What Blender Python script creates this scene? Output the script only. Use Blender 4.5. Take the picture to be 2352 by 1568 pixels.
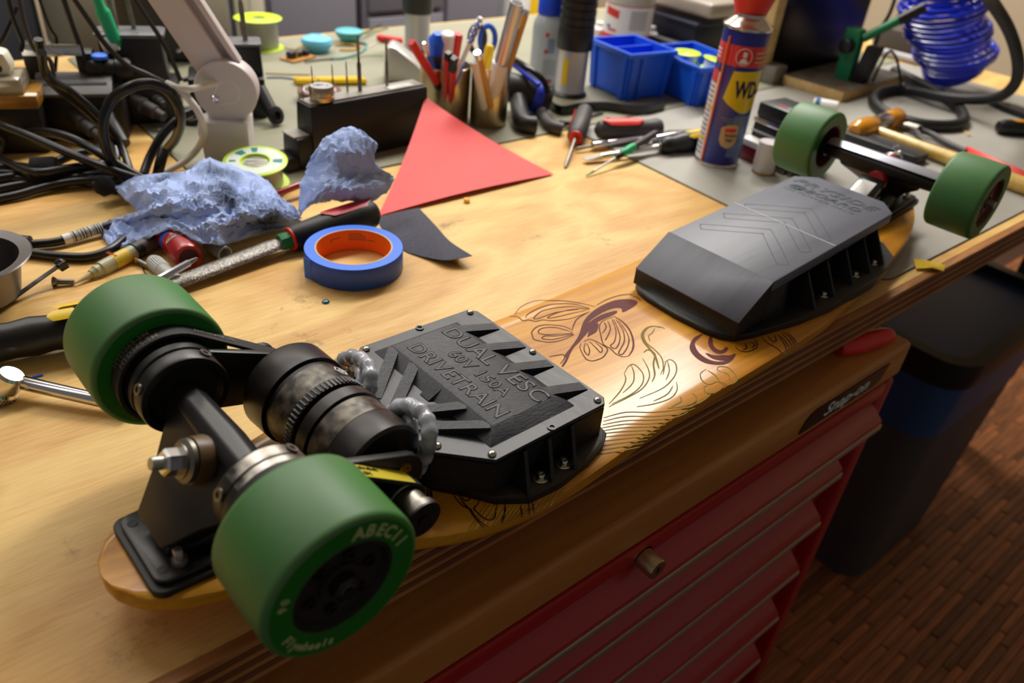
import bpy, bmesh, math, random
from mathutils import Vector, Matrix, noise
for o in list(bpy.data.objects): bpy.data.objects.remove(o)
SC = bpy.context.scene; COL = SC.collection
R = math.radians
rnd = random.Random(7)
# ---------------------------------------------------------------- camera, world, lights, exposure
cd = bpy.data.cameras.new('camera'); cam = bpy.data.objects.new('camera', cd); COL.objects.link(cam)
cd.sensor_width = 36; cd.lens = 1778.3/2352*36; cd.clip_start = .01; cd.clip_end = 40
cam.matrix_world = Matrix([[0.7743, 0.302357, -0.555914, 0.0], [-0.627562, 0.479878, -0.613093, 0.0], [0.081398, 0.823588, 0.561317, 0.405], [0.0, 0.0, 0.0, 1.0]])
cd.dof.use_dof = True; cd.dof.focus_distance = .60; cd.dof.aperture_fstop = 5.6
SC.camera = cam
wd = bpy.data.worlds.new('world'); SC.world = wd; wd.use_nodes = True
wd.node_tree.nodes['Background'].inputs[0].default_value = (1, .93, .85, 1)
wd.node_tree.nodes['Background'].inputs[1].default_value = .10
def area(loc, sx, sy, power, col=(1, .96, .9)):
    l = bpy.data.lights.new('ceiling_lamp', 'AREA'); l.shape = 'RECTANGLE'; l.size = sx; l.size_y = sy
    l.energy = power; l.color = col
    o = bpy.data.objects.new('ceiling_lamp', l); COL.objects.link(o); o.location = loc
area((1.45, 1.57, 1.62), .72, .34, 26)
area((2.25, 1.57, 1.62), .72, .30, 24)
area((.35, 1.62, 1.62), 1.1, .30, 12)
area((-.9, 1.62, 1.62), 1.1, .30, 4)
area((1.3, 3.1, 1.62), 3.2, .30, 42)
SC.view_settings.view_transform = 'Standard'; SC.view_settings.look = 'None'
SC.view_settings.gamma = 1; SC.view_settings.use_curve_mapping = False
SC.view_settings.exposure = 0.35
# ---------------------------------------------------------------- helpers
def lin(c):
    return tuple((x/255/12.92 if x/255 <= .04045 else ((x/255+.055)/1.055)**2.4) for x in c[:3]) + (1,)
MATS = {}
def mat(name, col, rough=.5, metal=0., var=0., scale=20., st=(1, 1, 1), bump=0., bscale=60., coat=0., trans=0., alpha=1., sss=0., col2=None, emit=0., rand=0., detail=4, spec=.5):
    if name in MATS: return MATS[name]
    m = bpy.data.materials.new(name); m.use_nodes = True; MATS[name] = m
    nt = m.node_tree; N = nt.nodes; L = nt.links; p = N['Principled BSDF']
    c = lin(col); I = p.inputs
    I['Base Color'].default_value = c; I['Roughness'].default_value = rough; I['Metallic'].default_value = metal
    I['Coat Weight'].default_value = coat; I['Coat Roughness'].default_value = .12
    I['Transmission Weight'].default_value = trans; I['Alpha'].default_value = alpha
    I['Specular IOR Level'].default_value = spec
    if sss: I['Subsurface Weight'].default_value = sss; I['Subsurface Radius'].default_value = (.01, .012, .01); I['Subsurface Scale'].default_value = .5
    if emit: I['Emission Color'].default_value = c; I['Emission Strength'].default_value = emit
    if var or bump or rand:
        tc = N.new('ShaderNodeTexCoord'); mp = N.new('ShaderNodeMapping'); L.new(tc.outputs['Object'], mp.inputs[0])
        mp.inputs['Scale'].default_value = st
    if var or rand:
        nz = N.new('ShaderNodeTexNoise'); L.new(mp.outputs[0], nz.inputs['Vector']); nz.inputs['Scale'].default_value = scale
        nz.inputs['Detail'].default_value = detail
        rp = N.new('ShaderNodeValToRGB'); L.new(nz.outputs['Fac'], rp.inputs[0])
        d = lin(col2) if col2 else tuple(max(0, x*(1-var)) for x in c[:3])+(1,)
        rp.color_ramp.elements[0].position = .36; rp.color_ramp.elements[1].position = .64
        rp.color_ramp.elements[0].color = d
        rp.color_ramp.elements[1].color = c if col2 else tuple(min(1, x*(1+var*.6)) for x in c[:3])+(1,)
        out = rp.outputs[0]
        if rand:
            oi = N.new('ShaderNodeObjectInfo'); hs = N.new('ShaderNodeHueSaturation')
            gi = N.new('ShaderNodeNewGeometry'); sm = N.new('ShaderNodeMath'); sm.operation = 'ADD'; fr = N.new('ShaderNodeMath'); fr.operation = 'FRACT'; L.new(oi.outputs['Random'], sm.inputs[0]); L.new(gi.outputs['Random Per Island'], sm.inputs[1]); L.new(sm.outputs[0], fr.inputs[0]); mr = N.new('ShaderNodeMapRange'); L.new(fr.outputs[0], mr.inputs[0]); mr.inputs[3].default_value = 1-rand; mr.inputs[4].default_value = 1+rand
            L.new(mr.outputs[0], hs.inputs['Value']); L.new(out, hs.inputs['Color']); out = hs.outputs[0]
        L.new(out, I['Base Color'])
    if bump:
        nb = N.new('ShaderNodeTexNoise'); L.new(mp.outputs[0], nb.inputs['Vector']); nb.inputs['Scale'].default_value = bscale; nb.inputs['Detail'].default_value = 3
        bp = N.new('ShaderNodeBump'); bp.inputs['Strength'].default_value = bump; bp.inputs['Distance'].default_value = .002
        L.new(nb.outputs['Fac'], bp.inputs['Height']); L.new(bp.outputs[0], I['Normal'])
    return m
def wood(name, light, dark, ring=9., st=(.35, 3, 3), rough=.45, coat=0., stain=0., spec=.5):
    m = bpy.data.materials.new(name); m.use_nodes = True; nt = m.node_tree; N = nt.nodes; L = nt.links; p = N['Principled BSDF']
    tc = N.new('ShaderNodeTexCoord'); mp = N.new('ShaderNodeMapping'); mp.inputs['Scale'].default_value = st; L.new(tc.outputs['Object'], mp.inputs[0])
    n1 = N.new('ShaderNodeTexNoise'); n1.inputs['Scale'].default_value = ring; n1.inputs['Detail'].default_value = 3; n1.inputs['Distortion'].default_value = .6; L.new(mp.outputs[0], n1.inputs['Vector'])
    mul = N.new('ShaderNodeMath'); mul.operation = 'MULTIPLY'; mul.inputs[1].default_value = 7; L.new(n1.outputs['Fac'], mul.inputs[0])
    pp = N.new('ShaderNodeMath'); pp.operation = 'PINGPONG'; pp.inputs[1].default_value = 1; L.new(mul.outputs[0], pp.inputs[0])
    mp2 = N.new('ShaderNodeMapping'); mp2.inputs['Scale'].default_value = (st[0]*14, st[1]*60, st[2]*60); L.new(tc.outputs['Object'], mp2.inputs[0])
    n2 = N.new('ShaderNodeTexNoise'); n2.inputs['Scale'].default_value = 4; n2.inputs['Detail'].default_value = 2; L.new(mp2.outputs[0], n2.inputs['Vector'])
    ad = N.new('ShaderNodeMath'); ad.operation = 'ADD'; m2 = N.new('ShaderNodeMath'); m2.operation = 'MULTIPLY'; m2.inputs[1].default_value = .55
    L.new(n2.outputs['Fac'], m2.inputs[0]); m3 = N.new('ShaderNodeMath'); m3.operation = 'MULTIPLY'; m3.inputs[1].default_value = .45; L.new(pp.outputs[0], m3.inputs[0])
    L.new(m2.outputs[0], ad.inputs[0]); L.new(m3.outputs[0], ad.inputs[1])
    rp = N.new('ShaderNodeValToRGB'); rp.color_ramp.elements[0].position = .2; rp.color_ramp.elements[1].position = .75
    rp.color_ramp.elements[0].color = lin(dark); rp.color_ramp.elements[1].color = lin(light); L.new(ad.outputs[0], rp.inputs[0])
    out = rp.outputs[0]
    if stain:
        n3 = N.new('ShaderNodeTexNoise'); n3.inputs['Scale'].default_value = 14; n3.inputs['Detail'].default_value = 8; n3.inputs['Roughness'].default_value = .75; L.new(tc.outputs['Object'], n3.inputs['Vector'])
        r3 = N.new('ShaderNodeValToRGB'); r3.color_ramp.elements[0].position = .28; r3.color_ramp.elements[1].position = .40
        r3.color_ramp.elements[0].color = (1, 1, 1, 1); r3.color_ramp.elements[1].color = (0, 0, 0, 1); L.new(n3.outputs['Fac'], r3.inputs[0])
        mx = N.new('ShaderNodeMix'); mx.data_type = 'RGBA'; mx.inputs[7].default_value = lin((92, 72, 40))
        mm = N.new('ShaderNodeMath'); mm.operation = 'MULTIPLY'; mm.inputs[1].default_value = stain; L.new(r3.outputs[0], mm.inputs[0])
        L.new(mm.outputs[0], mx.inputs[0]); L.new(out, mx.inputs[6]); out = mx.outputs[2]
    L.new(out, p.inputs['Base Color']); p.inputs['Roughness'].default_value = rough
    p.inputs['Coat Weight'].default_value = coat; p.inputs['Coat Roughness'].default_value = .16; p.inputs['Specular IOR Level'].default_value = spec
    MATS[name] = m; return m
def vec(*a): return Vector(a[0] if len(a) == 1 else a)
def frame(d, up=(0, 0, 1)):
    z = Vector(d).normalized(); u = Vector(up)
    if abs(z.dot(u.normalized())) > .98: u = Vector((0, 1, 0)) if abs(z.y) < .9 else Vector((1, 0, 0))
    x = u.cross(z).normalized(); y = z.cross(x); return x, y, z
def smoothpts(pts, n=6, closed=False):
    P = [Vector(p) for p in pts]; out = []; k = len(P)
    if k < 3: return P
    for i in range(k if closed else k-1):
        g = (lambda j: P[j % k]) if closed else (lambda j: P[max(0, min(k-1, j))])
        a, b, c, d = g(i-1), g(i), g(i+1), g(i+2)
        for q in range(n):
            t = q/n; out.append(.5*((2*b)+(c-a)*t+(2*a-5*b+4*c-d)*t*t+(3*b-a-3*c+d)*t**3))
    if not closed: out.append(P[-1])
    return out
class MB:
    def __init__(s): s.v = []; s.f = []
    def add(s, vs, fs):
        b = len(s.v); s.v += [Vector(v) for v in vs]; s.f += [tuple(i+b for i in f) for f in fs]; return s
    def box(s, c, d, M=None):
        x, y, z = d[0]/2, d[1]/2, d[2]/2
        vs = [Vector((a*x, b*y, e*z)) for e in (-1, 1) for b in (-1, 1) for a in (-1, 1)]
        if M is not None: vs = [M @ v for v in vs]
        c = Vector(c); return s.add([v+c for v in vs], [(0, 2, 3, 1), (4, 5, 7, 6), (0, 1, 5, 4), (1, 3, 7, 5), (3, 2, 6, 7), (2, 0, 4, 6)])
    def loft(s, rings, cap=True, closed=True):
        n = len(rings[0]); vs = [v for r in rings for v in r]; fs = []
        for i in range(len(rings)-1):
            for j in range(n if closed else n-1):
                a = i*n+j; b = i*n+(j+1) % n; fs.append((a, b, b+n, a+n))
        if cap: fs.append(tuple(range(n-1, -1, -1))); fs.append(tuple((len(rings)-1)*n+j for j in range(n)))
        return s.add(vs, fs)
    def prism(s, poly, z0, z1):
        return s.loft([[Vector((p[0], p[1], z0)) for p in poly], [Vector((p[0], p[1], z1)) for p in poly]])
    def tube(s, pts, r, n=10, closed=False, cap=True):
        P = [Vector(p) for p in pts]; k = len(P); rings = []; up = None
        for i in range(k):
            if closed: d = P[(i+1) % k]-P[i-1]
            else: d = P[min(k-1, i+1)]-P[max(0, i-1)]
            if d.length < 1e-9: d = Vector((0, 0, 1))
            d.normalize()
            if up is None: x, y, _ = frame(d)
            else:
                y = up-d*up.dot(d); y.normalize(); x = y.cross(d)
            up = y; rr = r[i] if isinstance(r, (list, tuple)) else r
            rings.append([P[i]+(x*math.cos(2*math.pi*j/n)+y*math.sin(2*math.pi*j/n))*rr for j in range(n)])
        if closed: rings.append(rings[0]); cap = False
        return s.loft(rings, cap)
    def lathe(s, prof, o, ax=(0, 0, 1), n=28, cap=True, arc=None):
        x, y, z = frame(ax); o = Vector(o)
        rings = [[o+z*h+(x*math.cos(2*math.pi*j/n)+y*math.sin(2*math.pi*j/n))*r for j in range(n)] for r, h in prof]
        return s.loft(rings, cap)
    def cyl(s, p0, p1, r0, r1=None, n=20):
        p0, p1 = Vector(p0), Vector(p1); r1 = r0 if r1 is None else r1
        return s.lathe([(r0, 0), (r1, (p1-p0).length)], p0, p1-p0, n)
    def ribbon(s, pts, w, nrm, h=.0):
        P = [Vector(p) for p in pts]; vs = []; fs = []
        for i, p in enumerate(P):
            d = P[min(len(P)-1, i+1)]-P[max(0, i-1)]; sd = Vector(nrm).cross(d)
            sd = sd.normalized() if sd.length > 1e-9 else Vector((1, 0, 0))
            ww = w[i] if isinstance(w, (list, tuple)) else w
            vs += [p-sd*ww/2, p+sd*ww/2]
            if i: fs.append((2*i-2, 2*i, 2*i+1, 2*i-1))
        return s.add(vs, fs)
W = {}
def link(o, parent=None, M=None):
    COL.objects.link(o); M = M or Matrix.Identity(4); W[o.name] = M
    if parent is not None:
        o.parent = parent; o.matrix_basis = W[parent.name].inverted() @ M
    else: o.matrix_basis = M
    return o
def mesh(name, mb, m, smooth=40, bevel=0., seg=2, solid=0., flip=False):
    me = bpy.data.meshes.new(name); me.from_pydata([tuple(v) for v in mb.v], [], mb.f)
    bm = bmesh.new(); bm.from_mesh(me)
    bmesh.ops.recalc_face_normals(bm, faces=bm.faces)
    if solid: bmesh.ops.solidify(bm, geom=bm.faces[:], thickness=solid)
    if bevel:
        es = [e for e in bm.edges if len(e.link_faces) == 2 and e.calc_face_angle(0) > R(32)]
        bmesh.ops.bevel(bm, geom=es, offset=bevel, segments=seg, profile=.5, affect='EDGES', clamp_overlap=True)
    bm.to_mesh(me); bm.free()
    me.materials.append(MATS[m] if isinstance(m, str) else m)
    if smooth: me.shade_smooth(); me.set_sharp_from_angle(angle=R(smooth))
    return me
def part(name, mb, m, parent=None, **k):
    me = mesh(name, mb, m, **k)
    lo = Vector([min(v.co[i] for v in me.vertices) for i in range(3)]); hi = Vector([max(v.co[i] for v in me.vertices) for i in range(3)])
    c = (lo+hi)/2; c.z = lo.z; me.transform(Matrix.Translation(-c)); me.update()
    return link(bpy.data.objects.new(name, me), parent, Matrix.Translation(c))
def inst(name, me, parent, M): return link(bpy.data.objects.new(name, me), parent, M)
def tag(o, label=None, cat=None, group=None, kind=None):
    if label: o['label'] = label
    if cat: o['category'] = cat
    if group: o['group'] = group
    if kind: o['kind'] = kind
    return o
def thing(name, label, cat, loc, group=None):
    o = bpy.data.objects.new(name, None); o.empty_display_size = .01
    link(o, None, Matrix.Translation(Vector(loc))); return tag(o, label, cat, group)
def one(name, label, cat, mb, m, group=None, **k): return tag(part(name, mb, m, **k), label, cat, group)
def plane4(o, x, y):
    x = Vector(x).normalized(); z = x.cross(Vector(y)).normalized(); y = z.cross(x); M = Matrix.Identity(4)
    for i, v in enumerate((x, y, z, Vector(o))):
        for r in range(3): M[r][i] = v[r]
    return M
def textmesh(s, size, ext=.0002, bold=0., shear=0., align='LEFT', space=1., outline=0.):
    cu = bpy.data.curves.new('t', 'FONT'); cu.body = s; cu.size = size; cu.extrude = ext; cu.offset = bold; cu.shear = shear
    cu.align_x = align; cu.align_y = 'CENTER'; cu.space_character = space; cu.resolution_u = 3
    if outline: cu.fill_mode = 'NONE'; cu.bevel_depth = outline; cu.bevel_resolution = 0
    o = bpy.data.objects.new('t', cu); me = bpy.data.meshes.new_from_object(o)
    bpy.data.objects.remove(o); bpy.data.curves.remove(cu); return me
def text(name, s, size, o, x, y, m, parent, fn=None, sx=1., width=0., **k):
    me = textmesh(s, size, **k)
    if width: xs = [v.co.x for v in me.vertices]; ys = [v.co.y for v in me.vertices]; sx = width/(max(xs)-min(xs)); me.transform(Matrix.Translation((-min(xs), 0, 0)))
    M = plane4(o, x, y)
    if sx != 1: me.transform(Matrix.Diagonal((sx, 1, 1, 1)))
    if fn:
        bm = bmesh.new(); bm.from_mesh(me)
        for _ in range(3):
            es = [e for e in bm.edges if abs(e.verts[0].co.x-e.verts[1].co.x) > .0035]
            if not es: break
            bmesh.ops.triangulate(bm, faces=bm.faces[:]); es = [e for e in bm.edges if abs(e.verts[0].co.x-e.verts[1].co.x) > .0035]; bmesh.ops.subdivide_edges(bm, edges=es, cuts=1)
        bm.to_mesh(me); bm.free()
        for v in me.vertices: v.co = fn(v.co)
        me.update(); M = Matrix.Identity(4)
        c = sum((v.co for v in me.vertices), Vector())/max(1, len(me.vertices)); me.transform(Matrix.Translation(-c)); M = Matrix.Translation(c)
    me.materials.append(MATS[m]); return inst(name, me, parent, M)
def dup(o, M, label=None, parent=None):
    D = M @ W[o.name].inverted()
    def rec(a, p):
        c = a.copy(); link(c, p, D @ W[a.name])
        for ch in a.children: rec(ch, c)
        return c
    r = rec(o, parent)
    if label: r['label'] = label
    return r
# ---------------------------------------------------------------- materials
wood('ply_top', (236, 198, 124), (206, 154, 82), ring=4.2, st=(.7, 1.8, 1.8), rough=.5, stain=.8, spec=.35)
wood('veneer_light', (176, 118, 62), (150, 92, 44), ring=20, rough=.6); wood('veneer_dark', (120, 66, 30), (96, 52, 24), ring=20, rough=.6)
wood('bamboo', (222, 158, 34), (188, 118, 16), ring=6, st=(.25, 6, 6), rough=.5, coat=.42, spec=.3)
wood('bamboo_edge', (196, 146, 78), (168, 118, 56), ring=10, st=(.3, 5, 5), rough=.5)
wood('maple', (196, 134, 66), (170, 108, 48), ring=3, st=(.5, 4, 4), rough=.45)
wood('pale_wood', (214, 182, 120), (190, 152, 92), ring=8, rough=.55); wood('cardboard', (196, 132, 50), (180, 116, 40), ring=2, st=(1, 1, 1), rough=.8)
wood('handle_wood', (226, 192, 104), (204, 164, 70), ring=10, rough=.35, coat=.4)
mat('floor_wood', (150, 92, 52), .55, var=.35, scale=8, st=(1.5, 20, 1), rand=.45)
mat('floor_dark', (70, 42, 26), .7)
mat('esd_mat', (140, 138, 116), .55, var=.07, scale=9, bump=.05, bscale=400); mat('esd_mat_pale', (164, 161, 152), .5, var=.08, scale=9, bump=.05, bscale=400)
mat('mat_edge', (66, 72, 62), .6)
mat('wall_beige', (196, 178, 150), .8); mat('ceiling_white', (225, 220, 210), .8)
mat('cabinet_grey', (128, 126, 136), .5); mat('cabinet_dark', (88, 90, 98), .5); mat('cream', (206, 198, 176), .55); mat('beige', (178, 172, 150), .6)
mat('black_slot', (12, 13, 18), .6); mat('label_grey', (176, 176, 180), .6); mat('steel_leg', (70, 70, 74), .45, .6)
mat('box_red', (168, 22, 26), .38, coat=.25); mat('box_trim', (190, 170, 160), .42, .75); mat('chrome', (225, 225, 230), .16, 1.); mat('steel', (180, 178, 172), .35, .75)
mat('brushed', (190, 172, 140), .3, 1., var=.08, scale=6, st=(40, 40, 1)); mat('brass', (200, 160, 80), .3, 1.); mat('dull_steel', (140, 136, 128), .42, 1., var=.3, scale=40)
mat('black_plastic', (22, 21, 22), .42); mat('black_rubber', (17, 17, 18), .5); mat('cable_black', (16, 16, 18), .32); mat('black_gloss', (13, 13, 14), .22)
mat('bin_grey', (66, 66, 68), .6); mat('bin_blue', (36, 72, 120), .5); mat('bin_liner', (16, 16, 18), .45, bump=.4, bscale=25)
mat('white', (236, 234, 230), .45); mat('white_paint', (226, 220, 220), .38); mat('ink_black', (20, 20, 22), .6); mat('ink_white', (226, 226, 226), .6)
mat('red', (222, 44, 34), .42); mat('yellow', (240, 200, 24), .4); mat('blue', (26, 96, 232), .38); mat('lime', (206, 240, 20), .35)
# ---------------------------------------------------------------- room
fl = tag(part('floor', MB().box((1.6, 1.6, -.912), (6.4, 6.4, .02)), 'floor_dark', smooth=0), kind='structure')
pm = [mesh('floor_strip', MB().box((0, 0, 0), (L_, .0158, .012)), 'floor_wood', smooth=0, bevel=.0012, seg=1) for L_ in (.247, .247)]
cnt = 0; extra = MB()
for iy in range(60):
    y = -.19+iy*.0164; off = rnd.random()*.25
    for ix in range(13):
        x = .98+ix*.25+off-.12; z = -.8965+rnd.uniform(-.0006, .0006)
        vis = (1.0+max(0, (.28-y))*.9 < x < 2.05) and cnt < 296
        if vis and .0 < y < .5: inst('plank', pm[0], fl, Matrix.Translation((x, y, z))); cnt += 1
        else: extra.box((x, y, z-.001), (.247, .0158, .012))
tag(part('plank_field', extra, 'floor_wood', fl, smooth=0), kind='stuff')
tag(part('wall_back', MB().box((1.6, 4.05, .4), (6.4, .1, 2.62)), 'wall_beige', smooth=0), kind='structure')
tag(part('wall_right', MB().box((3.85, 1.6, .4), (.1, 6.4, 2.62)), 'wall_beige', smooth=0), kind='structure')
tag(part('ceiling', MB().box((1.6, 1.6, 1.76), (6.4, 6.4, .1)), 'ceiling_white', smooth=0), kind='structure')
# storage cabinets behind the bench
def cabinet(x0, x1, y0, label, colour, slots, handles, zt=.55):
    t = thing('storage_cabinet', label, 'cabinet', ((x0+x1)/2, y0+.25, -.9), 'grey cabinets behind the bench')
    part('body', MB().box(((x0+x1)/2, y0+.26, (zt-.9)/2), (x1-x0, .48, zt+.9)), colour, t, bevel=.006)
    n = len(slots)
    for i, (a, b, z0, z1) in enumerate(slots):
        d = part('door', MB().box(((a+b)/2, y0+.012, (z0+z1)/2), (b-a-.008, .02, z1-z0-.008)), colour, t, bevel=.003)
        if handles: part('handle', MB().box(((a+b)/2, y0-.006, z1-.12), (.11, .014, .03)), 'label_grey', d, bevel=.003)
    return t
cabinet(.98, 1.28, 2.26, 'narrow grey cabinet right of the cream post behind the bench', 'cabinet_grey', [(.99, 1.27, -.88, .5)], False)
cabinet(1.30, 1.86, 2.26, 'wide grey drawer cabinet behind the bench, left of the yellow box', 'cabinet_grey', [(1.31, 1.60, -.88, -.16), (1.31, 1.60, -.15, .5), (1.61, 1.85, -.88, .5)], False)
cabinet(.60, .885, 2.26, 'dark grey cabinet behind the lime wire spool, with a pale label plate', 'cabinet_dark', [(.61, .875, -.88, -.03), (.61, .875, .0, .5)], True)
cabinet(.05, .40, 2.26, 'grey cabinet with a black slot behind the soldering gear at far left', 'cabinet_dark', [(.06, .39, -.88, -.01), (.06, .39, .04, .5)], True)
one('door_post', 'cream painted post standing between two grey cabinets', 'post', MB().box((.955, 2.3, -.15), (.045, .06, 1.5)), 'cream', bevel=.004)
one('door_post', 'beige grey post left of the cream post, beside the dark cabinet', 'post', MB().box((.91, 2.3, -.15), (.044, .06, 1.5)), 'beige', bevel=.004)
one('cupboard', 'beige cupboard with a black plinth behind the green soldering iron', 'cupboard', MB().box((.56, 2.05, .045), (.34, .3, .37)), 'beige', bevel=.006)
one('cupboard_stand', 'black stand carrying the beige cupboard', 'stand', MB().box((.56, 2.05, -.521), (.33, .28, .758)), 'black_plastic', bevel=.006)
one('storage_box', 'yellow box behind the cups, beside the grey drawer cabinet', 'box', MB().box((2.02, 2.36, -.4), (.19, .3, 1.0)), 'yellow', bevel=.006)
one('panel', 'white panel between the grey cabinets and the yellow box', 'panel', MB().box((1.90, 2.3, -.4), (.05, .2, 1.0)), 'white', bevel=.004)
# ---------------------------------------------------------------- workbench
wb = thing('workbench', 'large workbench with a pale plywood top and layered plywood edge', 'workbench', (.75, .9, -.9))
part('tabletop', MB().box((.755, .911, -.0178), (2.61, 1.238, .0356)), 'ply_top', wb, smooth=0, bevel=.0012, seg=1)
for i in range(7):
    part('veneer_layer', MB().box((.755, .288-(.0006 if i % 2 else 0), -.00255-i*.00508), (2.61, .008, .0049)), 'veneer_dark' if i % 2 else 'veneer_light', wb, smooth=0)
for x in (-.5, 2.0):
    for y in (.42, 1.45): part('leg', MB().box((x, y, -.468), (.06, .06, .864)), 'steel_leg', wb, bevel=.004)
part('back_rail', MB().box((.75, 1.47, -.12), (2.44, .03, .08)), 'steel_leg', wb, bevel=.003)
def rrect(x0, y0, x1, y1, r, n=5, skew=0.):
    out = []
    for cx, cy, a in ((x1-r, y1-r, 0), (x0+r, y1-r, 90), (x0+r, y0+r, 180), (x1-r, y0+r, 270)):
        for i in range(n+1): out.append((cx+r*math.cos(R(a+90*i/n)), cy+r*math.sin(R(a+90*i/n))))
    return out
def rmat(name, label, poly, m='esd_mat'):
    t = thing(name, label, 'mat', (poly[0][0], poly[0][1], 0))
    part('surface', MB().prism(poly, .0009, .0022), m, t, smooth=0)
    part('edge_band', MB().prism([(x+(.0012 if x > 1.2 else -.0012), y+(.0012 if y > .86 else -.0012)) for x, y in poly], .0001, .0009), 'mat_edge', t, smooth=0)
rmat('bench_mat', 'long grey rubber mat along the back of the bench', rrect(.292, .856, 1.90, 1.515, .012))
pr = rrect(.845, .306, 1.90, .851, .022); pr = [(x+(.011*(y-.55)/.29 if x < 1 else 0), y) for x, y in pr]
rmat('bench_mat', 'grey rubber mat under the spray can and the far skateboard wheels', pr, 'esd_mat_pale')
# yellow tape scrap on the bench edge
P0 = (0.9215, 0.2977, 0.0026)
mb = MB(); mb.add([Vector(P0)+Vector(v) for v in ((-.02, .004, 0), (-.006, .016, .004), (.012, .006, .001), (.022, -.012, 0), (.004, -.018, .0002), (-.006, -.008, .003))], [(0, 1, 5), (1, 2, 5), (2, 3, 4), (2, 4, 5)])
one('tape_scrap', 'crumpled scrap of yellow tape stuck on the bench edge', 'tape scrap', mb, 'yellow', solid=.0004)
# ---------------------------------------------------------------- tool chest under the bench
tc = thing('tool_chest', 'red metal tool chest with a wooden top and a dark oval badge', 'tool chest', (.4, .45, -.9))
part('wooden_top', MB().box((.229, .495, -.0935), (1.294, .465, .047)), 'maple', tc, bevel=.006, seg=3)
part('seam', MB().box((.227, .50, -.1185), (1.27, .448, .004)), 'black_slot', tc, smooth=0)
part('body', MB().box((.232, .515, -.51), (1.27, .458, .78)), 'box_red', tc, bevel=.003)
part('side_frame', MB().box((.8555, .274, -.51), (.024, .024, .78)), 'box_red', tc, bevel=.004); part('top_rail', MB().box((.225, .274, -.131), (1.25, .024, .022)), 'box_red', tc, bevel=.003)
zs_ = [-.172, -.220, -.306, -.400, -.50, -.60, -.70]
part('recess_panel', MB().box((.22, .284, -.51), (1.25, .004, .77)), 'box_red', tc, smooth=0)
for i, z in enumerate(zs_):
    zt = (-.142 if i == 0 else zs_[i-1]-.008); w1 = .783 if i else .843
    d = part('drawer', MB().box(((w1-.405)/2, .277, (z+zt)/2), (w1+.405, .012, zt-z-.002)), 'box_red', tc, bevel=.002)
    part('drawer_handle', MB().loft([[Vector((x, .272, z+.026)), Vector((x, .2485, z+.006)), Vector((x, .2485, z+.001)), Vector((x, .272, z+.001))] for x in (-.405, w1)]), 'box_red', d, bevel=.0008, seg=1)
    part('handle_trim', MB().box(((w1-.405)/2, .2478, z-.003), (w1+.405, .0035, .0085)), 'box_trim', d, bevel=.0012)
lk = (0.4229, 0.255, -0.1397)
part('lock_barrel', MB().lathe([(.012, -.004), (.012, .0), (.0105, .0), (.0105, .017), (.0098, .0185), (.004, .0185), (.004, .0165)], (lk[0], .262, lk[2]), (0, -1, 0)), 'brushed', tc)
part('keyhole', MB().box((lk[0], .2435, lk[2]), (.0016, .001, .006)), 'ink_black', tc, smooth=0)
b0 = (0.6538, 0.2625, -0.0987); b1 = (0.8255, 0.2625, -0.0915)
zc = (b0[2]+b1[2])/2; xc = (b0[0]+b1[0])/2; L_ = b1[0]-b0[0]
pl = []
for k in range(9): pl.append((xc-L_/2+.012*(1-math.cos(R(k*11.25)))*1.0+.004*k/8, -.0088+.0176*math.sin(R(k*11.25))))
pl = [(xc-L_/2, -.0085), (xc-L_/2+.001, -.004), (xc-L_/2+.005, .002), (xc-L_/2+.012, .0065), (xc-L_/2+.022, .0085), (xc+L_/2, .0085), (xc+L_/2-.001, .004), (xc+L_/2-.005, -.002), (xc+L_/2-.012, -.0065), (xc+L_/2-.022, -.0085)]
part('badge', MB().loft([[Vector((x, .2624, -.0935+z*1.45)) for x, z in pl], [Vector((x, .2612, -.0935+z*1.45)) for x, z in pl]]), 'black_gloss', tc, smooth=0)
text('badge_lettering', 'Snap-on', .0215, (xc, .2609, -.0935), (1, 0, 0), (0, 0, 1), 'ink_white', tc, sx=1.3, shear=.35, align='CENTER', bold=.0002)
# red handle lying on the chest top
mb = MB().tube(smoothpts([(0.7691, 0.3022, -0.06), (0.7904, 0.2932, -0.059), (0.8213, 0.2862, -0.059), (0.847, 0.2803, -0.06)], 5), [.010, .0115, .012, .012, .012, .0125, .0125, .012, .012, .011, .0115, .011, .0105, .010, .009, .007][:16], 12)
one('hand_tool', 'red plastic hand tool lying on top of the tool chest', 'tool', mb, 'red')
# ---------------------------------------------------------------- waste bin
RZ = -.30
def rl(x0, y0, x1, y1, r, z): return [Vector((x, y, z)) for x, y in rrect(x0, y0, x1, y1, r)]
wbn = thing('waste_bin', 'grey waste bin with a blue band and a black liner under the bench', 'waste bin', (1.58, .44, -.9))
part('body', MB().loft([rl(1.325, .315, 1.65, .60, .05, -.896), rl(1.318, .308, 1.66, .61, .05, -.88), rl(1.303, .300, 1.735, .645, .055, -.47)]), 'bin_grey', wbn)
part('blue_band', MB().loft([rl(1.301, .298, 1.737, .647, .055, -.475), rl(1.294, .290, 1.76, .665, .06, RZ-.02)]), 'bin_blue', wbn)
o1 = [rl(1.29, .286, 1.764, .669, .062, RZ-.055), rl(1.286, .282, 1.768, .673, .062, RZ-.03), rl(1.286, .282, 1.768, .673, .062, RZ), rl(1.31, .306, 1.744, .65, .05, RZ), rl(1.318, .314, 1.736, .642, .05, RZ-.12), rl(1.335, .33, 1.67, .63, .05, RZ-.15)]
part('liner', MB().loft(o1, cap=False).loft(o1[-1:]+[[v+Vector((0, 0, -.002)) for v in o1[-1]]]), 'bin_liner', wbn)
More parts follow.
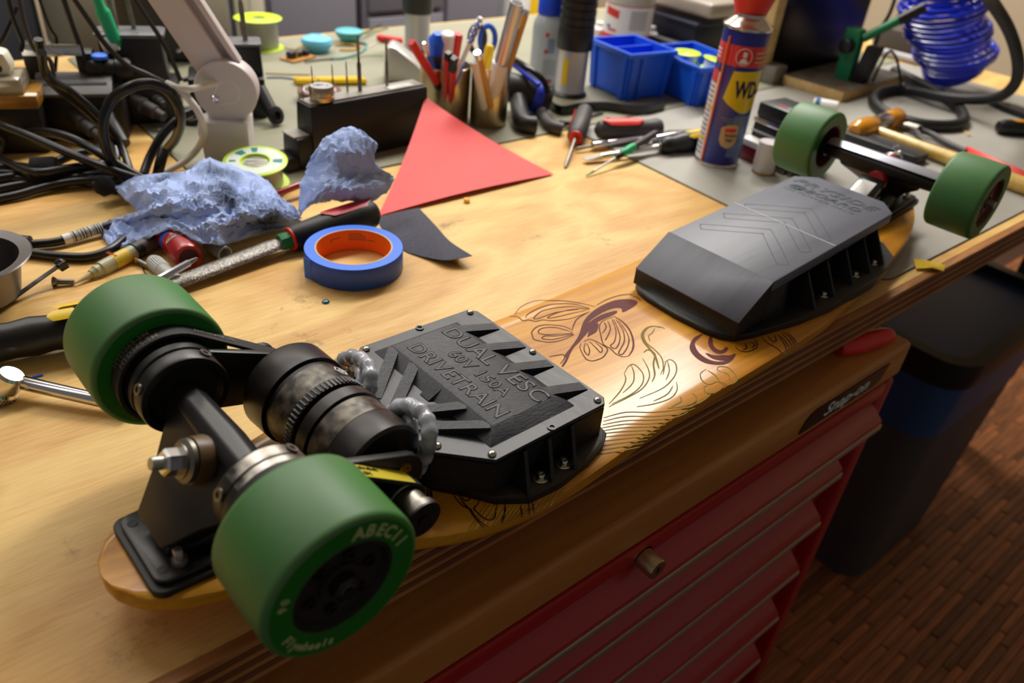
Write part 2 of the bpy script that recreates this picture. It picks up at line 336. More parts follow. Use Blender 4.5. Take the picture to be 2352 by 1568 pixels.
# ---------------------------------------------------------------- electric longboard, upside down
BO = Vector((.112, .35)); BX = Vector((math.cos(.057229), math.sin(.057229))); BY = Vector((-BX.y, BX.x))
X3 = Vector((BX.x, BX.y, 0)); Y3 = Vector((BY.x, BY.y, 0)); Z3 = Vector((0, 0, 1))
def zs(s): return .013+.0964*(s-.415)**2
def P3(s, t, h=0.): q = BO+BX*s+BY*t; return Vector((q.x, q.y, zs(s)+h))
class FR:      # a straight local frame touching the curved deck at station s0
    def __init__(f, s0): f.s0 = s0; f.g = .1928*(s0-.415)
    def __call__(f, s, t, h=0.): q = BO+BX*s+BY*t; return Vector((q.x, q.y, zs(f.s0)+f.g*(s-f.s0)+h))
    def d(f): return Vector((BX.x, BX.y, f.g)).normalized()
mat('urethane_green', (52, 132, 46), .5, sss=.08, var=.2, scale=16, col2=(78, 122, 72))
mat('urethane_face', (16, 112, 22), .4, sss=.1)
mat('core_red', (96, 30, 24), .5); mat('core_black', (30, 27, 25), .5)
mat('truck_black', (20, 19, 20), .38, var=.35, scale=60); mat('truck_black2', (15, 14, 15), .42)
mat('print_black', (26, 29, 37), .44, bump=.35, bscale=30, st=(1, 1, 60)); mat('print_black_top', (36, 39, 49), .42, bump=.3, bscale=40, st=(4, 60, 4))
mat('letter_dark', (12, 12, 14), .5); mat('print_dark', (17, 17, 19), .4, bump=.25, bscale=30, st=(1, 1, 60))
mat('sanded_sheen', (98, 101, 114), .48, var=.18, scale=5, st=(.6, 6, 1), bump=.12, bscale=14, spec=.6); mat('groove', (30, 56, 52), .6); mat('seam_pale', (170, 172, 176), .4)  # pack top's grey: black sanded plastic with its sheen put into the base colour
mat('ink_plum', (98, 40, 40), .6, spec=.2); mat('ink_green', (128, 112, 44), .6, spec=.2); mat('ink_brown', (58, 28, 14), .6, spec=.2)
mat('motor_black', (38, 34, 33), .36, .35, var=.25, scale=14); mat('motor_worn', (104, 96, 82), .36, .4, var=.6, scale=130, col2=(34, 31, 30), detail=8)
mat('worn_silver', (176, 168, 156), .36, .8, var=.5, scale=30, st=(1, 4, 1), col2=(40, 38, 36)); mat('sleeve_clear', (176, 182, 194), .25, var=.5, scale=70, coat=.6)
mat('bushing_red', (150, 16, 26), .35, coat=.3); mat('bushing_amber', (96, 74, 44), .4); mat('belt_rubber', (26, 25, 25), .6); mat('belt_yellow', (214, 196, 30), .5); mat('print_pale', (150, 148, 140), .6)
mat('olive_screw', (206, 204, 190), .22, 1.)
lb = thing('longboard', 'upside-down electric longboard with green wheels and black motor and battery boxes', 'longboard', P3(.415, 0, -.012))
# deck
OUT = [(-.0888, .0), (-.0886, .006), (-.087, .014), (-.0788, .027), (-.070, .034), (-.060, .040), (-.035, .049), (0, .058), (.035, .067), (.0703, .0775), (.096, .0905), (.123, .098), (.1585, .1030), (.2, .1025), (.2855, .0972), (.3427, .0970), (.415, .0985), (.475, .0995), (.555, .0995), (.61, .094), (.66, .0885), (.73, .0805), (.78, .072), (.82, .0635), (.855, .052), (.889, .034), (.905, .021), (.914, .008), (.915, .0)]
def wdt(s):
    for (a, wa), (b, wb_) in zip(OUT, OUT[1:]):
        if a <= s <= b: return wa+(wb_-wa)*(s-a)/(b-a)
    return 0
st_ = [-.0888, -.0886, -.0881, -.087, -.084, -.0788, -.074, -.066]+[-.06+i*.0125 for i in range(76)]+[.889, .897, .905, .910, .914, .9149]
rings = []
for s in sorted(x for x in st_ if x < .915):
    w = max(.0005, (wdt(s-.008)+2*wdt(s)+wdt(s+.008))/4 if -.06 < s < .87 else wdt(s)); e = min(.004, w*.5); rg = []
    for i in range(13): rg.append((-(w-e)+2*(w-e)*i/12, 0))
    for a in (45, 0, -45): rg.append((w-e+e*math.cos(R(a)), -e+e*math.sin(R(a)) if a > 0 else -e-(.004 if a <= 0 else 0)+e*math.sin(R(a))))
    for i in range(7): rg.append(((w-e)*(1-2*i/6), -.012))
    for a in (225, 180, 135): rg.append((-(w-e)+e*math.cos(R(a)), -e-(.004 if a >= 180 else 0)+e*math.sin(R(a))))
    rings.append([P3(s, t, h) for t, h in rg])
deck = part('deck', MB().loft(rings), 'bamboo', lb, smooth=50)
# printed line art on the deck
def print_lines(name, m, items, w=.0012, h=.00022, n=4, parent=deck):
    mb = MB()
    for it in items:
        ww = w
        if isinstance(it, tuple): it, ww = it
        pts = smoothpts([(a, b, 0) for a, b in it], n) if len(it) > 2 else [Vector((*it[0], 0)), (Vector((*it[0], 0))+Vector((*it[1], 0)))/2, Vector((*it[1], 0))]
        k = len(pts); ws = [ww*(.45+.55*min(1, 4*min(i, k-1-i)/max(1, k-1))) for i in range(k)]
        mb.ribbon([P3(p.x, p.y, h) for p in pts], ws, Z3)
    return part(name, mb, m, parent, smooth=0)
def print_fill(name, m, polys, parent=deck, h=.0002):
    mb = MB()
    for pl in polys:
        q = smoothpts([(a, b, 0) for a, b in pl], 4, True); mb.add([P3(p.x, p.y, h) for p in q], [tuple(range(len(q)))])
    o = part(name, mb, m, parent, smooth=0)
    bm = bmesh.new(); bm.from_mesh(o.data); bmesh.ops.triangulate(bm, faces=bm.faces); bm.to_mesh(o.data); bm.free(); return o
print_fill('bird_fill', 'ink_plum', [
 [(0.3361, 0.0324), (0.3599, 0.0477), (0.3841, 0.0554), (0.4099, 0.0566), (0.4248, 0.0511), (0.431, 0.0435), (0.4286, 0.0388), (0.4184, 0.0364), (0.4032, 0.0361), (0.4074, 0.0418), (0.4022, 0.0461), (0.3875, 0.0475), (0.3689, 0.0452), (0.3567, 0.0411), (0.3372, 0.0316), (0.3184, 0.0225), (0.3146, 0.0224)],
 [(0.35, 0.0384), (0.3626, 0.0429), (0.381, 0.0453), (0.3983, 0.0426), (0.3986, 0.0393), (0.3892, 0.0381), (0.3693, 0.0383), (0.3518, 0.0329), (0.3276, 0.0243), (0.3184, 0.0225)],
 [(0.3518, 0.0329), (0.3664, 0.0374), (0.3662, 0.0346), (0.3555, 0.0275), (0.3448, 0.0264), (0.3414, 0.0259)],
 [(0.3146, 0.0224), (0.3238, 0.0242), (0.3104, 0.0174), (0.2983, 0.0101), (0.2892, 0.0062), (0.2889, 0.0077), (0.3004, 0.0138), (0.3025, 0.0175)]])
print_lines('bird_lines', 'ink_plum', [
 [(0.3118, 0.0934), (0.327, 0.1), (0.3446, 0.1008), (0.3594, 0.0925), (0.3724, 0.0822), (0.3825, 0.069), (0.3879, 0.059)],
 [(0.3052, 0.094), (0.3112, 0.0888), (0.3109, 0.0808), (0.3161, 0.0787), (0.32, 0.0732), (0.3273, 0.0713), (0.3342, 0.0652), (0.3429, 0.0608), (0.3546, 0.0573), (0.3766, 0.0559)],
 [(0.3814, 0.0604), (0.3732, 0.0753), (0.3593, 0.0847), (0.3441, 0.0886), (0.3239, 0.0869), (0.3165, 0.0829)], [(0.3804, 0.0595), (0.3717, 0.07), (0.357, 0.0785), (0.3387, 0.0831), (0.3232, 0.0785), (0.3257, 0.0753), (0.3483, 0.0736), (0.3703, 0.0649)],
 [(0.3795, 0.0586), (0.3689, 0.0673), (0.3505, 0.0721), (0.3352, 0.0719), (0.3377, 0.0687), (0.3578, 0.0641), (0.3762, 0.0593)], [(0.3911, 0.06), (0.4073, 0.0616), (0.4241, 0.0597), (0.4358, 0.0549), (0.4406, 0.0516)],
 [(0.4347, 0.054), (0.4371, 0.0468), (0.4358, 0.0402)],
 [(0.3386, 0.0419), (0.3361, 0.0522), (0.3268, 0.0614), (0.3163, 0.0656), (0.3047, 0.062), (0.3004, 0.0565), (0.2975, 0.0516), (0.3015, 0.0448), (0.3071, 0.0397), (0.3181, 0.0363), (0.3345, 0.0362)],
 [(0.336, 0.0394), (0.3288, 0.0543), (0.317, 0.0608), (0.3088, 0.0578), (0.3128, 0.0509), (0.3351, 0.0386)], [(0.3343, 0.0378), (0.3187, 0.0442), (0.3101, 0.05), (0.3047, 0.0481), (0.3124, 0.0415), (0.3334, 0.037)],
 [(0.3289, 0.0221), (0.3237, 0.0189), (0.3177, 0.0098), (0.3144, 0.0016), (0.317, -0.0027), (0.3227, -0.0041), (0.3302, -0.0041), (0.3417, 0.0012), (0.3435, 0.0079), (0.3433, 0.0163), (0.3405, 0.0224), (0.3336, 0.023)],
 [(0.333, 0.0207), (0.3236, 0.0136), (0.3202, 0.0054), (0.3278, 0.0107), (0.3332, 0.0191)], [(0.3379, 0.02), (0.3348, 0.0086), (0.333, 0.0018), (0.3391, 0.0056), (0.3414, 0.0163)],
 ([(0.3905, 0.0357), (0.3896, 0.0243), (0.3839, 0.0107), (0.3721, -0.0036), (0.3609, -0.0122), (0.35, -0.0166)],.0018), [(0.35, -0.0166), (0.3449, -0.0143), (0.343, -0.0077), (0.3455, 0.0012), (0.3453, 0.0095), (0.3553, 0.022), (0.365, 0.0325), (0.3757, 0.0369), (0.3905, 0.0357)],
 [(0.3878, 0.0316), (0.3784, 0.0146), (0.365, 0.0013), (0.3468, -0.0077), (0.3483, -0.0114), (0.3647, -0.004), (0.3767, 0.0071), (0.3881, 0.0283)], [(0.3844, 0.0339), (0.3728, 0.0184), (0.3574, 0.0066), (0.3489, 0.0042), (0.3498, -0.0018), (0.3653, 0.0067), (0.3776, 0.0209), (0.3855, 0.0331)],
 [(0.3791, 0.0346), (0.3702, 0.0231), (0.3544, 0.0142), (0.3515, 0.0134)], [(0.3744, 0.0348), (0.3687, 0.0271), (0.3582, 0.0228)],
 [(0.2895, 0.0238), (0.2962, 0.0218), (0.3022, 0.019), (0.2994, 0.0145), (0.2902, 0.0106)], ([(0.338, 0.0423), (0.3485, 0.0496), (0.3591, 0.0542), (0.3766, 0.0559)],.0013)])
print_fill('swirl_fill', 'ink_plum', [
 [(0.4378, -0.0346), (0.4246, -0.0337), (0.4088, -0.0407), (0.4009, -0.0513), (0.3993, -0.0633), (0.4056, -0.0725), (0.4155, -0.0776), (0.4284, -0.0764), (0.4362, -0.0726), (0.4233, -0.0753), (0.4109, -0.0703), (0.4069, -0.0609), (0.4097, -0.0495), (0.4189, -0.0395), (0.4321, -0.0363)],
 [(0.4394, -0.0415), (0.4292, -0.0469), (0.4225, -0.0551), (0.4217, -0.0627), (0.4283, -0.0661), (0.4375, -0.064), (0.4365, -0.0613), (0.4295, -0.0618), (0.4276, -0.0577), (0.4309, -0.0515), (0.439, -0.0449)],
 [(0.4134, -0.0554), (0.4171, -0.0629), (0.4239, -0.0673), (0.4289, -0.0714), (0.4354, -0.0728), (0.4229, -0.0756), (0.4138, -0.0698), (0.4111, -0.0625)]])
print_lines('swirl_lines', 'ink_green', [
 ([(0.4124, -0.0034), (0.4087, 0.0021), (0.4002, 0.0037), (0.3881, -0.0008), (0.3802, -0.0094), (0.3756, -0.0198), (0.371, -0.03), (0.3627, -0.0398), (0.3578, -0.0453)],.0022), [(0.4144, -0.0077), (0.4134, -0.0026), (0.4089, 0.0014)],
 [(0.4013, 0.0029), (0.3894, -0.0017), (0.3806, -0.0124), (0.3781, -0.0243), (0.3728, -0.0366), (0.3618, -0.0469), (0.3513, -0.052)], [(0.4069, -0.001), (0.398, -0.0049), (0.3915, -0.006), (0.3852, -0.0128)],
 [(0.3263, -0.0319), (0.3375, -0.0272), (0.3441, -0.028), (0.3419, -0.0379), (0.3358, -0.046), (0.3243, -0.0524), (0.3083, -0.0551), (0.2845, -0.0543)], [(0.3263, -0.0319), (0.3195, -0.0394), (0.3034, -0.047), (0.2826, -0.053)],
 [(0.3412, -0.0273), (0.3335, -0.037), (0.3214, -0.0456), (0.3039, -0.0497)], [(0.358, -0.0261), (0.3503, -0.0388), (0.3399, -0.0489), (0.3222, -0.0556), (0.3033, -0.0563), (0.2798, -0.0554)],
 ([(0.366, -0.0211), (0.3727, -0.0205), (0.3728, -0.0286), (0.3596, -0.0376), (0.3472, -0.0491), (0.3371, -0.0542)],.0016), [(0.3697, -0.0422), (0.3774, -0.0424), (0.3764, -0.0495), (0.3666, -0.0578), (0.353, -0.063), (0.3362, -0.0656), (0.3097, -0.063)],
 [(0.3735, -0.0423), (0.3631, -0.0528), (0.3489, -0.0601)], [(0.3534, -0.0535), (0.3645, -0.0463), (0.3707, -0.0429)], [(0.3549, -0.0668), (0.3457, -0.0746), (0.3313, -0.0784), (0.3135, -0.0748), (0.299, -0.0689)], [(0.3475, -0.0688), (0.3339, -0.0733), (0.3165, -0.0724)],
 [(0.3405, -0.0815), (0.3361, -0.0864), (0.3231, -0.0861)], [(0.3527, -0.0855), (0.3516, -0.0906), (0.3433, -0.0939), (0.3299, -0.091), (0.3187, -0.0852)],
 [(0.3925, -0.0713), (0.383, -0.0721), (0.3755, -0.0791), (0.3755, -0.0865), (0.385, -0.0885), (0.386, -0.0965)], [(0.3917, -0.0733), (0.3917, -0.0808), (0.3871, -0.09)], [(0.4004, -0.0821), (0.4008, -0.0773), (0.4066, -0.0763), (0.4111, -0.0822), (0.4073, -0.0922), (0.4012, -0.0977), (0.3908, -0.0975), (0.3871, -0.09)],
 [(0.3728, -0.0869), (0.3686, -0.0863), (0.3635, -0.0922), (0.3693, -0.0952), (0.3759, -0.0963), (0.384, -0.095)], [(0.4015, -0.0829), (0.4021, -0.0884), (0.396, -0.094)], [(0.367, -0.0947), (0.357, -0.0968), (0.3447, -0.0971)],
 [(0.2652, -0.0625), (0.2857, -0.0683), (0.3047, -0.0818), (0.3277, -0.0927), (0.3491, -0.0968)], [(0.2619, -0.0654), (0.2815, -0.0719), (0.3004, -0.0853), (0.3205, -0.0953), (0.3381, -0.0991)], [(0.2581, -0.068), (0.2774, -0.0754), (0.2969, -0.0882), (0.3149, -0.0968), (0.3287, -0.099)],
 [(0.2548, -0.0703), (0.2741, -0.0783), (0.2912, -0.0899), (0.3085, -0.0975)], [(0.2515, -0.0726), (0.2686, -0.08), (0.2862, -0.0911), (0.3004, -0.0981)], [(0.2487, -0.0747), (0.2631, -0.0819), (0.281, -0.0925), (0.2925, -0.0987)],
 [(0.2467, -0.0783), (0.2598, -0.0848), (0.2758, -0.094), (0.2862, -0.0996)], [(0.2421, -0.081), (0.2552, -0.0873), (0.2689, -0.0941), (0.2802, -0.1002)], [(0.2341, -0.0832), (0.2483, -0.089), (0.2623, -0.0954), (0.2742, -0.1009)], [(0.2297, -0.0858), (0.2426, -0.0912), (0.2558, -0.0967), (0.2682, -0.1016)], [(0.2221, -0.0871), (0.2349, -0.0924), (0.2479, -0.0978), (0.2617, -0.1028)]], w=.0011)
print_lines('petal_lines', 'ink_brown', [
 [(0.4469, -0.0653), (0.4432, -0.0709), (0.4457, -0.0768), (0.4532, -0.0795), (0.462, -0.0791), (0.4696, -0.0734), (0.4715, -0.0691)], [(0.4587, -0.0682), (0.4518, -0.0744), (0.4465, -0.0733)], [(0.464, -0.0693), (0.4644, -0.0752), (0.4561, -0.0776)],
 [(0.4803, -0.0726), (0.4764, -0.0812), (0.4759, -0.0921), (0.4733, -0.1011), (0.4831, -0.0974), (0.4908, -0.089), (0.4969, -0.0791)], [(0.4869, -0.0746), (0.483, -0.0832), (0.4878, -0.0839), (0.4947, -0.0774)], [(0.4981, -0.0799), (0.493, -0.0906), (0.4849, -0.1015)], [(0.5025, -0.0802), (0.4974, -0.091), (0.4892, -0.1019)],
 [(0.5064, -0.0802), (0.5017, -0.0913), (0.4928, -0.1023)], [(0.5092, -0.0823), (0.504, -0.093), (0.4972, -0.1022)],
]) 
print_lines('petal_lines', 'ink_brown', [
 [(0.1143, -0.0595), (0.1131, -0.066), (0.1129, -0.0721), (0.1144, -0.0767), (0.1129, -0.0817), (0.1118, -0.0887), (0.1113, -0.0955)], [(0.1169, -0.0614), (0.1153, -0.0675), (0.1146, -0.0741), (0.1148, -0.0778), (0.1133, -0.0837), (0.113, -0.0895), (0.1142, -0.0967)],
 [(0.1266, -0.0728), (0.1224, -0.0761), (0.1175, -0.0779), (0.1167, -0.0836), (0.1173, -0.09), (0.1204, -0.0927), (0.1242, -0.0915), (0.1289, -0.087), (0.1332, -0.0838)], ([(0.137, -0.0874), (0.1307, -0.0936), (0.1229, -0.0992)],.0014), ([(0.1452, -0.0941), (0.1379, -0.1031)],.0015), ([(0.1506, -0.0962), (0.1435, -0.1044)],.0013), ([(0.1538, -0.0967), (0.147, -0.1052)],.0013),
 ([(0.105, -0.0457), (0.1013, -0.0523), (0.0956, -0.0572), (0.0884, -0.06)],.002), ([(0.1031, -0.0453), (0.099, -0.0515), (0.0931, -0.0563)],.0014), ([(0.0969, -0.0492), (0.0923, -0.0531), (0.0867, -0.0554)],.003), [(0.1008, -0.04), (0.0967, -0.0445), (0.0934, -0.0477)], [(0.1177, -0.0637), (0.117, -0.0687), (0.1196, -0.0697), (0.1228, -0.0683)]])
print_lines('hatch_lines', 'ink_green', [[(0.129, -0.0781), (0.1003, -0.0913)], [(0.1307, -0.0802), (0.1027, -0.0923)], [(0.1314, -0.0834), (0.1065, -0.0941)], [(0.1335, -0.0858), (0.1145, -0.094)], [(0.1356, -0.0882), (0.1165, -0.0972)], [(0.1384, -0.0898), (0.1189, -0.0984)], [(0.1413, -0.0913), (0.1225, -0.0989)], [(0.1435, -0.0929), (0.1255, -0.1002)], [(0.1466, -0.0942), (0.1281, -0.1012)], [(0.1492, -0.0961), (0.1324, -0.1017)], [(0.1523, -0.0974), (0.135, -0.1027)], [(0.1594, -0.097), (0.1408, -0.1034)], [(0.1665, -0.0975), (0.1448, -0.1045)], [(0.1723, -0.0978), (0.1498, -0.1054)], [(0.1781, -0.0982), (0.1553, -0.1058)], [(0.1824, -0.0994), (0.1613, -0.1066)]], w=.0008)
# ---- drive cover (dual motor controller box)
V0 = FR(.187)
def vring(poly, h): return [V0(s, t, h) for s, t in poly]
LID = [(.2395, .0795), (.1325, .0795), (.103, .049), (.103, -.049), (.1325, -.0795), (.2395, -.0795), (.246, -.073), (.246, .073)]
BASE = [(.247, .081), (.236, .0875), (.212, .0945), (.180, .0985), (.151, .0965), (.131, .083), (.118, .064), (.105, .048), (.100, .03), (.100, -.03), (.105, -.048), (.118, -.064), (.131, -.083), (.151, -.0965), (.180, -.0985), (.212, -.0945), (.236, -.0875), (.247, -.081), (.2505, -.068), (.2505, .068)]
dc = part('drive_cover', MB().loft([vring(BASE, -.002), vring(BASE, .006), vring([(s*.97+.0053, t*.97) for s, t in BASE], .0072)]).loft([vring(LID, .0055), vring(LID, .0335)]), 'print_dark', lb, smooth=30)
lid = part('cover_lid', MB().loft([vring(LID, .0337), vring(LID, .0372)]), 'print_black', dc, bevel=.0007, seg=1)
PT = [(.2065, .0575), (.1475, .0575), (.1475, -.0575), (.2065, -.0575)]
PB = [(.2195, .0685), (.1370, .0685), (.1370, -.0685), (.2195, -.0685)]
part('raised_panel', MB().loft([vring(PB, .0370), vring(PT, .0452)]), 'print_black_top', dc, bevel=.0006, seg=1)
# slanted ribs from the panel to the lid edge
def rib(mb, pts_top, w):   # wedge: ridge from panel edge height down to the lid
    (a, b) = pts_top; a = Vector((*a, 0)); b = Vector((*b, 0)); d = (b-a).normalized(); n_ = Vector((-d.y, d.x, 0))*w/2
    q = [a+n_, a-n_, b-n_, b+n_]
    mb.loft([[V0(p.x, p.y, .0368) for p in q], [V0(p.x, p.y, h) for p, h in zip(q, (.0448, .0448, .0378, .0378))]])
for i, t in enumerate((.050, .018, -.014, -.050)):
    mb = MB(); rib(mb, ((.2065, t), (.2425, t-.005)), .0100); part('lid_rib', mb, 'print_black_top', lid, smooth=0)
for a, b in (((.1475, .0555), (.1055, .0190)), ((.1475, .0300), (.1120, .0040)), ((.1475, -.0300), (.1120, -.0040)), ((.1475, -.0555), (.1055, -.0190))):
    mb = MB(); rib(mb, (a, b), .0085); part('lid_rib', mb, 'print_black_top', lid, smooth=0)
mb = MB(); rib(mb, ((.1475, 0), (.1340, 0)), .010); part('lid_rib', mb, 'print_black_top', lid, smooth=0)
dV = V0.d()
for s, tx, sz, t0, w_ in ((.1972, 'DUAL VESC', .0205, .0535, .111), (.1795, '60V 150A', .0150, .0270, .066), (.1605, 'DRIVETRAIN', .0185, .0500, .104)):
    text('cover_lettering', tx, sz, V0(s, t0, .0453), -Y3, dV, 'letter_dark', dc, bold=.0002, ext=.00005, width=w_)
    text('cover_lettering_edge', tx, sz, V0(s, t0, .0453), -Y3, dV, 'print_black_top', dc, bold=.0002, ext=0, width=w_, outline=.00042)
for s, t in ((.187, .0765), (.187, -.0765)):
    part('screw_eyelet', MB().lathe([(.0034, 0), (.0034, .0012), (.0018, .0012), (.0018, .0003)], V0(s, t, .0370), Z3, 16), 'print_black', lid)
scr = mesh('pan_screw', MB().lathe([(.0029, 0), (.0030, .0008), (.0026, .0018), (.0015, .0025), (.0003, .0027)], (0, 0, 0), Z3, 16), 'olive_screw')
for s, t in ((.134, .0735), (.238, .0735), (.238, -.0735), (.134, -.0735), (.1095, -.0465), (.1095, .0465), (.2415, .0)):
    inst('screw', scr, lid, Matrix.Translation(V0(s, t, .0371)))
for sg in (-1, 1):
    for s in (.1575, .1805, .2035):
        mb = MB(); q = [(.0790, .0335), (.0790, .006), (.0955, .006), (.0945, .009), (.0815, .0335)]
        mb.loft([[V0(s+d-.006*(1 if h < .02 else 0), sg*t, h) for t, h in q] for d in (-.0016, .0016)]); part('side_rib', mb, 'print_dark', dc, smooth=0)
sock = MB().lathe([(.0048, 0), (.0050, .0009), (.0048, .001), (.0029, .001), (.0029, .0046), (.0026, .005), (.0015, .005), (.0015, .003)], (0, 0, 0), Z3, 20)
sockm = mesh('socket_screw', sock, 'olive_screw')
for s, t in ((.1688, -.0878), (.1926, -.0872), (.1688, .0878), (.1926, .0872)):
    M = Matrix.Translation(V0(s, t, .0072)); inst('socket_screw', sockm, dc, M @ Matrix.Scale(1.12, 4))
# ---- battery pack
B0 = FR(.61)
def bring(poly, h): return [B0(s, t, h if not callable(h) else h(s)) for s, t in poly]
FLG = [(.730, .0825), (.700, .0895), (.659, .0935), (.577, .090), (.53, .083), (.50, .0755), (.470, .068), (.4508, .0605), (.4425, .05), (.4385, .036), (.4365, 0), (.4385, -.036), (.4425, -.05), (.4508, -.0605), (.470, -.068), (.50, -.0755), (.53, -.083), (.577, -.090), (.659, -.0935), (.700, -.0895), (.730, -.0825), (.752, -.06), (.76, -.04), (.76, .04), (.752, .06)]
bp = part('battery_pack', MB().loft([bring(FLG, -.003), bring(FLG, .0085)]), 'print_dark', lb, bevel=.0008, seg=1)
CORE = [(.730, .048), (.49, .048), (.455, .050), (.455, -.050), (.49, -.048), (.730, -.048), (.748, -.03), (.748, .03)]
part('pack_core', MB().loft([bring(CORE, .006), bring(CORE, lambda s: .040 if s > .48 else .020)]), 'print_dark', bp, smooth=0)
TOPP = [(.7345, .062), (.4925, .062), (.4925, -.062), (.7345, -.062), (.7555, -.042), (.7555, .042)]
part('pack_lid', MB().loft([bring(TOPP, .0405), bring(TOPP, .0525)]), 'sanded_sheen', bp, bevel=.0015)
SL = [(.4935, .0525), (.4475, .0255), (.4475, .0085), (.60, .0085), (.56, .030), (.52, .0405), (.4935, .0405)]
mb = MB().loft([[B0(s, t, h) for s, h in SL[:3]+[(.4935, .0085)]] for t in (-.062, .062)]); part('pack_nose', mb, 'print_dark', bp, bevel=.0006, seg=1)
mb = MB().loft([[B0(s, t, h) for s, h in ((.4930, .0531), (.4472, .0262), (.4472, .0250), (.4930, .0518))] for t in (-.0622, .0622)]); part('nose_plate', mb, 'sanded_sheen', bp, bevel=.0004, seg=1)  # thin sheet carrying the painted sheen on the slope; nose sides stay dark
mb = MB()      # curved fillet in front of the nose
fr_ = {0: .4372, .018: .4376, .036: .4392, .048: .4424, .057: .4472}
def fil(t):
    sf = fr_[abs(t)]; return [(.4490, .0245)]+[(.4478-(.4478-sf)*(1-math.cos(R(15*k))), .0245-.0157*math.sin(R(15*k))) for k in range(7)]+[(.449, .0080)]
mb.loft([[B0(s, t, h) for s, h in fil(t)] for t in (-.057, -.048, -.036, -.018, 0, .018, .036, .048, .057)]); part('nose_fillet', mb, 'print_dark', bp)
for sg in (-1, 1):
    for s in (.566, .604, .643, .682, .712):
        q = [(.047, .0405), (.0615, .0405), (.0615, .037), (.083, .0095), (.083, .006), (.047, .006)]
        mb = MB().loft([[B0(s+d-.012*(1-h/.0405), sg*t, h) for t, h in q] for d in (-.0013, .0013)]); part('side_rib', mb, 'print_dark', bp, smooth=0)
    mb = MB().loft([[B0(s, sg*t, h) for t, h in q] for s, q in ((.4935, [(.062, .0425), (.062, .0085), (.04, .0085), (.04, .0425)]), (.525, [(.0585, .0425), (.066, .0085), (.04, .0085), (.04, .0425)]), (.56, [(.05, .0425), (.052, .0085), (.04, .0085), (.04, .0425)]))])
    part('side_fairing', mb, 'print_dark', bp)
    for s in (.586, .652, .694): inst('socket_screw', sockm, bp, Matrix.Translation(B0(s, sg*.075, .0085)))
part('pack_seam', MB().loft([[B0(s, t, h) for s, h in ((.6082, .0524), (.6096, .0524), (.6096, .0527), (.6082, .0527))] for t in (-.0615, .0615)]), 'seam_pale', bp, smooth=0)
def lineart(name, m, pls, fr, h, w):
    mb = MB()
    for pl, cl in pls:
        q = [Vector((*p, 0)) for p in pl]
        if cl: q.append(q[0])
        mb.ribbon([fr(p.x, p.y, h) for p in q], w, Z3)
    return part(name, mb, m, bp, smooth=0)
chv = []
for s0 in (.569, .611, .651):       # chevron: apex on the centre line, arms swept back towards the deck middle
    inn = [(s0, 0), (s0-.040, -.0405)]; o_ = .0185
    pl = [(s0-.042, .046), (s0-.0405, .0405+.0015), (s0-.001, .002), (s0, 0), (s0-.001, -.002), (s0-.0395, -.041), (s0-.042, -.0455), (s0-.0405, -.0495), (s0-.036, -.051), (s0-.031, -.0495), (s0+.0125, -.0045), (s0+.0145, 0), (s0+.0125, .0045), (s0-.031, .0495), (s0-.036, .051), (s0-.0405, .0495)]
    q = smoothpts([(a, b, 0) for a, b in pl], 3, True); chv.append(([(p.x, p.y) for p in q], True))
lineart('chevron_groove', 'groove', chv, B0, .05262, .0007)
dB = B0.d()
text('pack_lettering', 'PRYSIDE', .0200, B0(.7245, .0545, .0526), -Y3, dB, 'groove', bp, ext=0, shear=.3, space=1.1, width=.104, outline=.00028)
text('pack_lettering', '@BOARD', .0150, B0(.7070, .0500, .0526), -Y3, dB, 'groove', bp, ext=0, shear=.3, space=1.05, width=.088, outline=.00026)
text('pack_lettering', '12S POWER PACK', .0095, B0(.6945, .0515, .0526), -Y3, dB, 'groove', bp, ext=.00002, shear=.3, width=.090)
# power button and studs behind the pack
pbt = part('power_button', MB().loft([[B0(s, t, h) for s, t in ((.776, -.0155), (.776, .0155), (.816, .0155), (.816, -.0155))] for h in (.0, .034)]), 'black_plastic', bp, bevel=.002)
part('button_bezel', MB().loft([[B0(s, t, h+(s-.794)*.55) for s, t in ((.7775, -.0150), (.7775, .0150), (.8145, .0150), (.8145, -.0150))] for h in (.028, .0415)]), 'black_gloss', pbt, bevel=.0015)
part('button_cap', MB().loft([[B0(s, t, h+(s-.794)*.55) for s, t in ((.787, -.0088), (.787, .0088), (.8065, .0088), (.8065, -.0088))] for h in (.0416, .0426)]), 'white', pbt, bevel=.0008, seg=1)
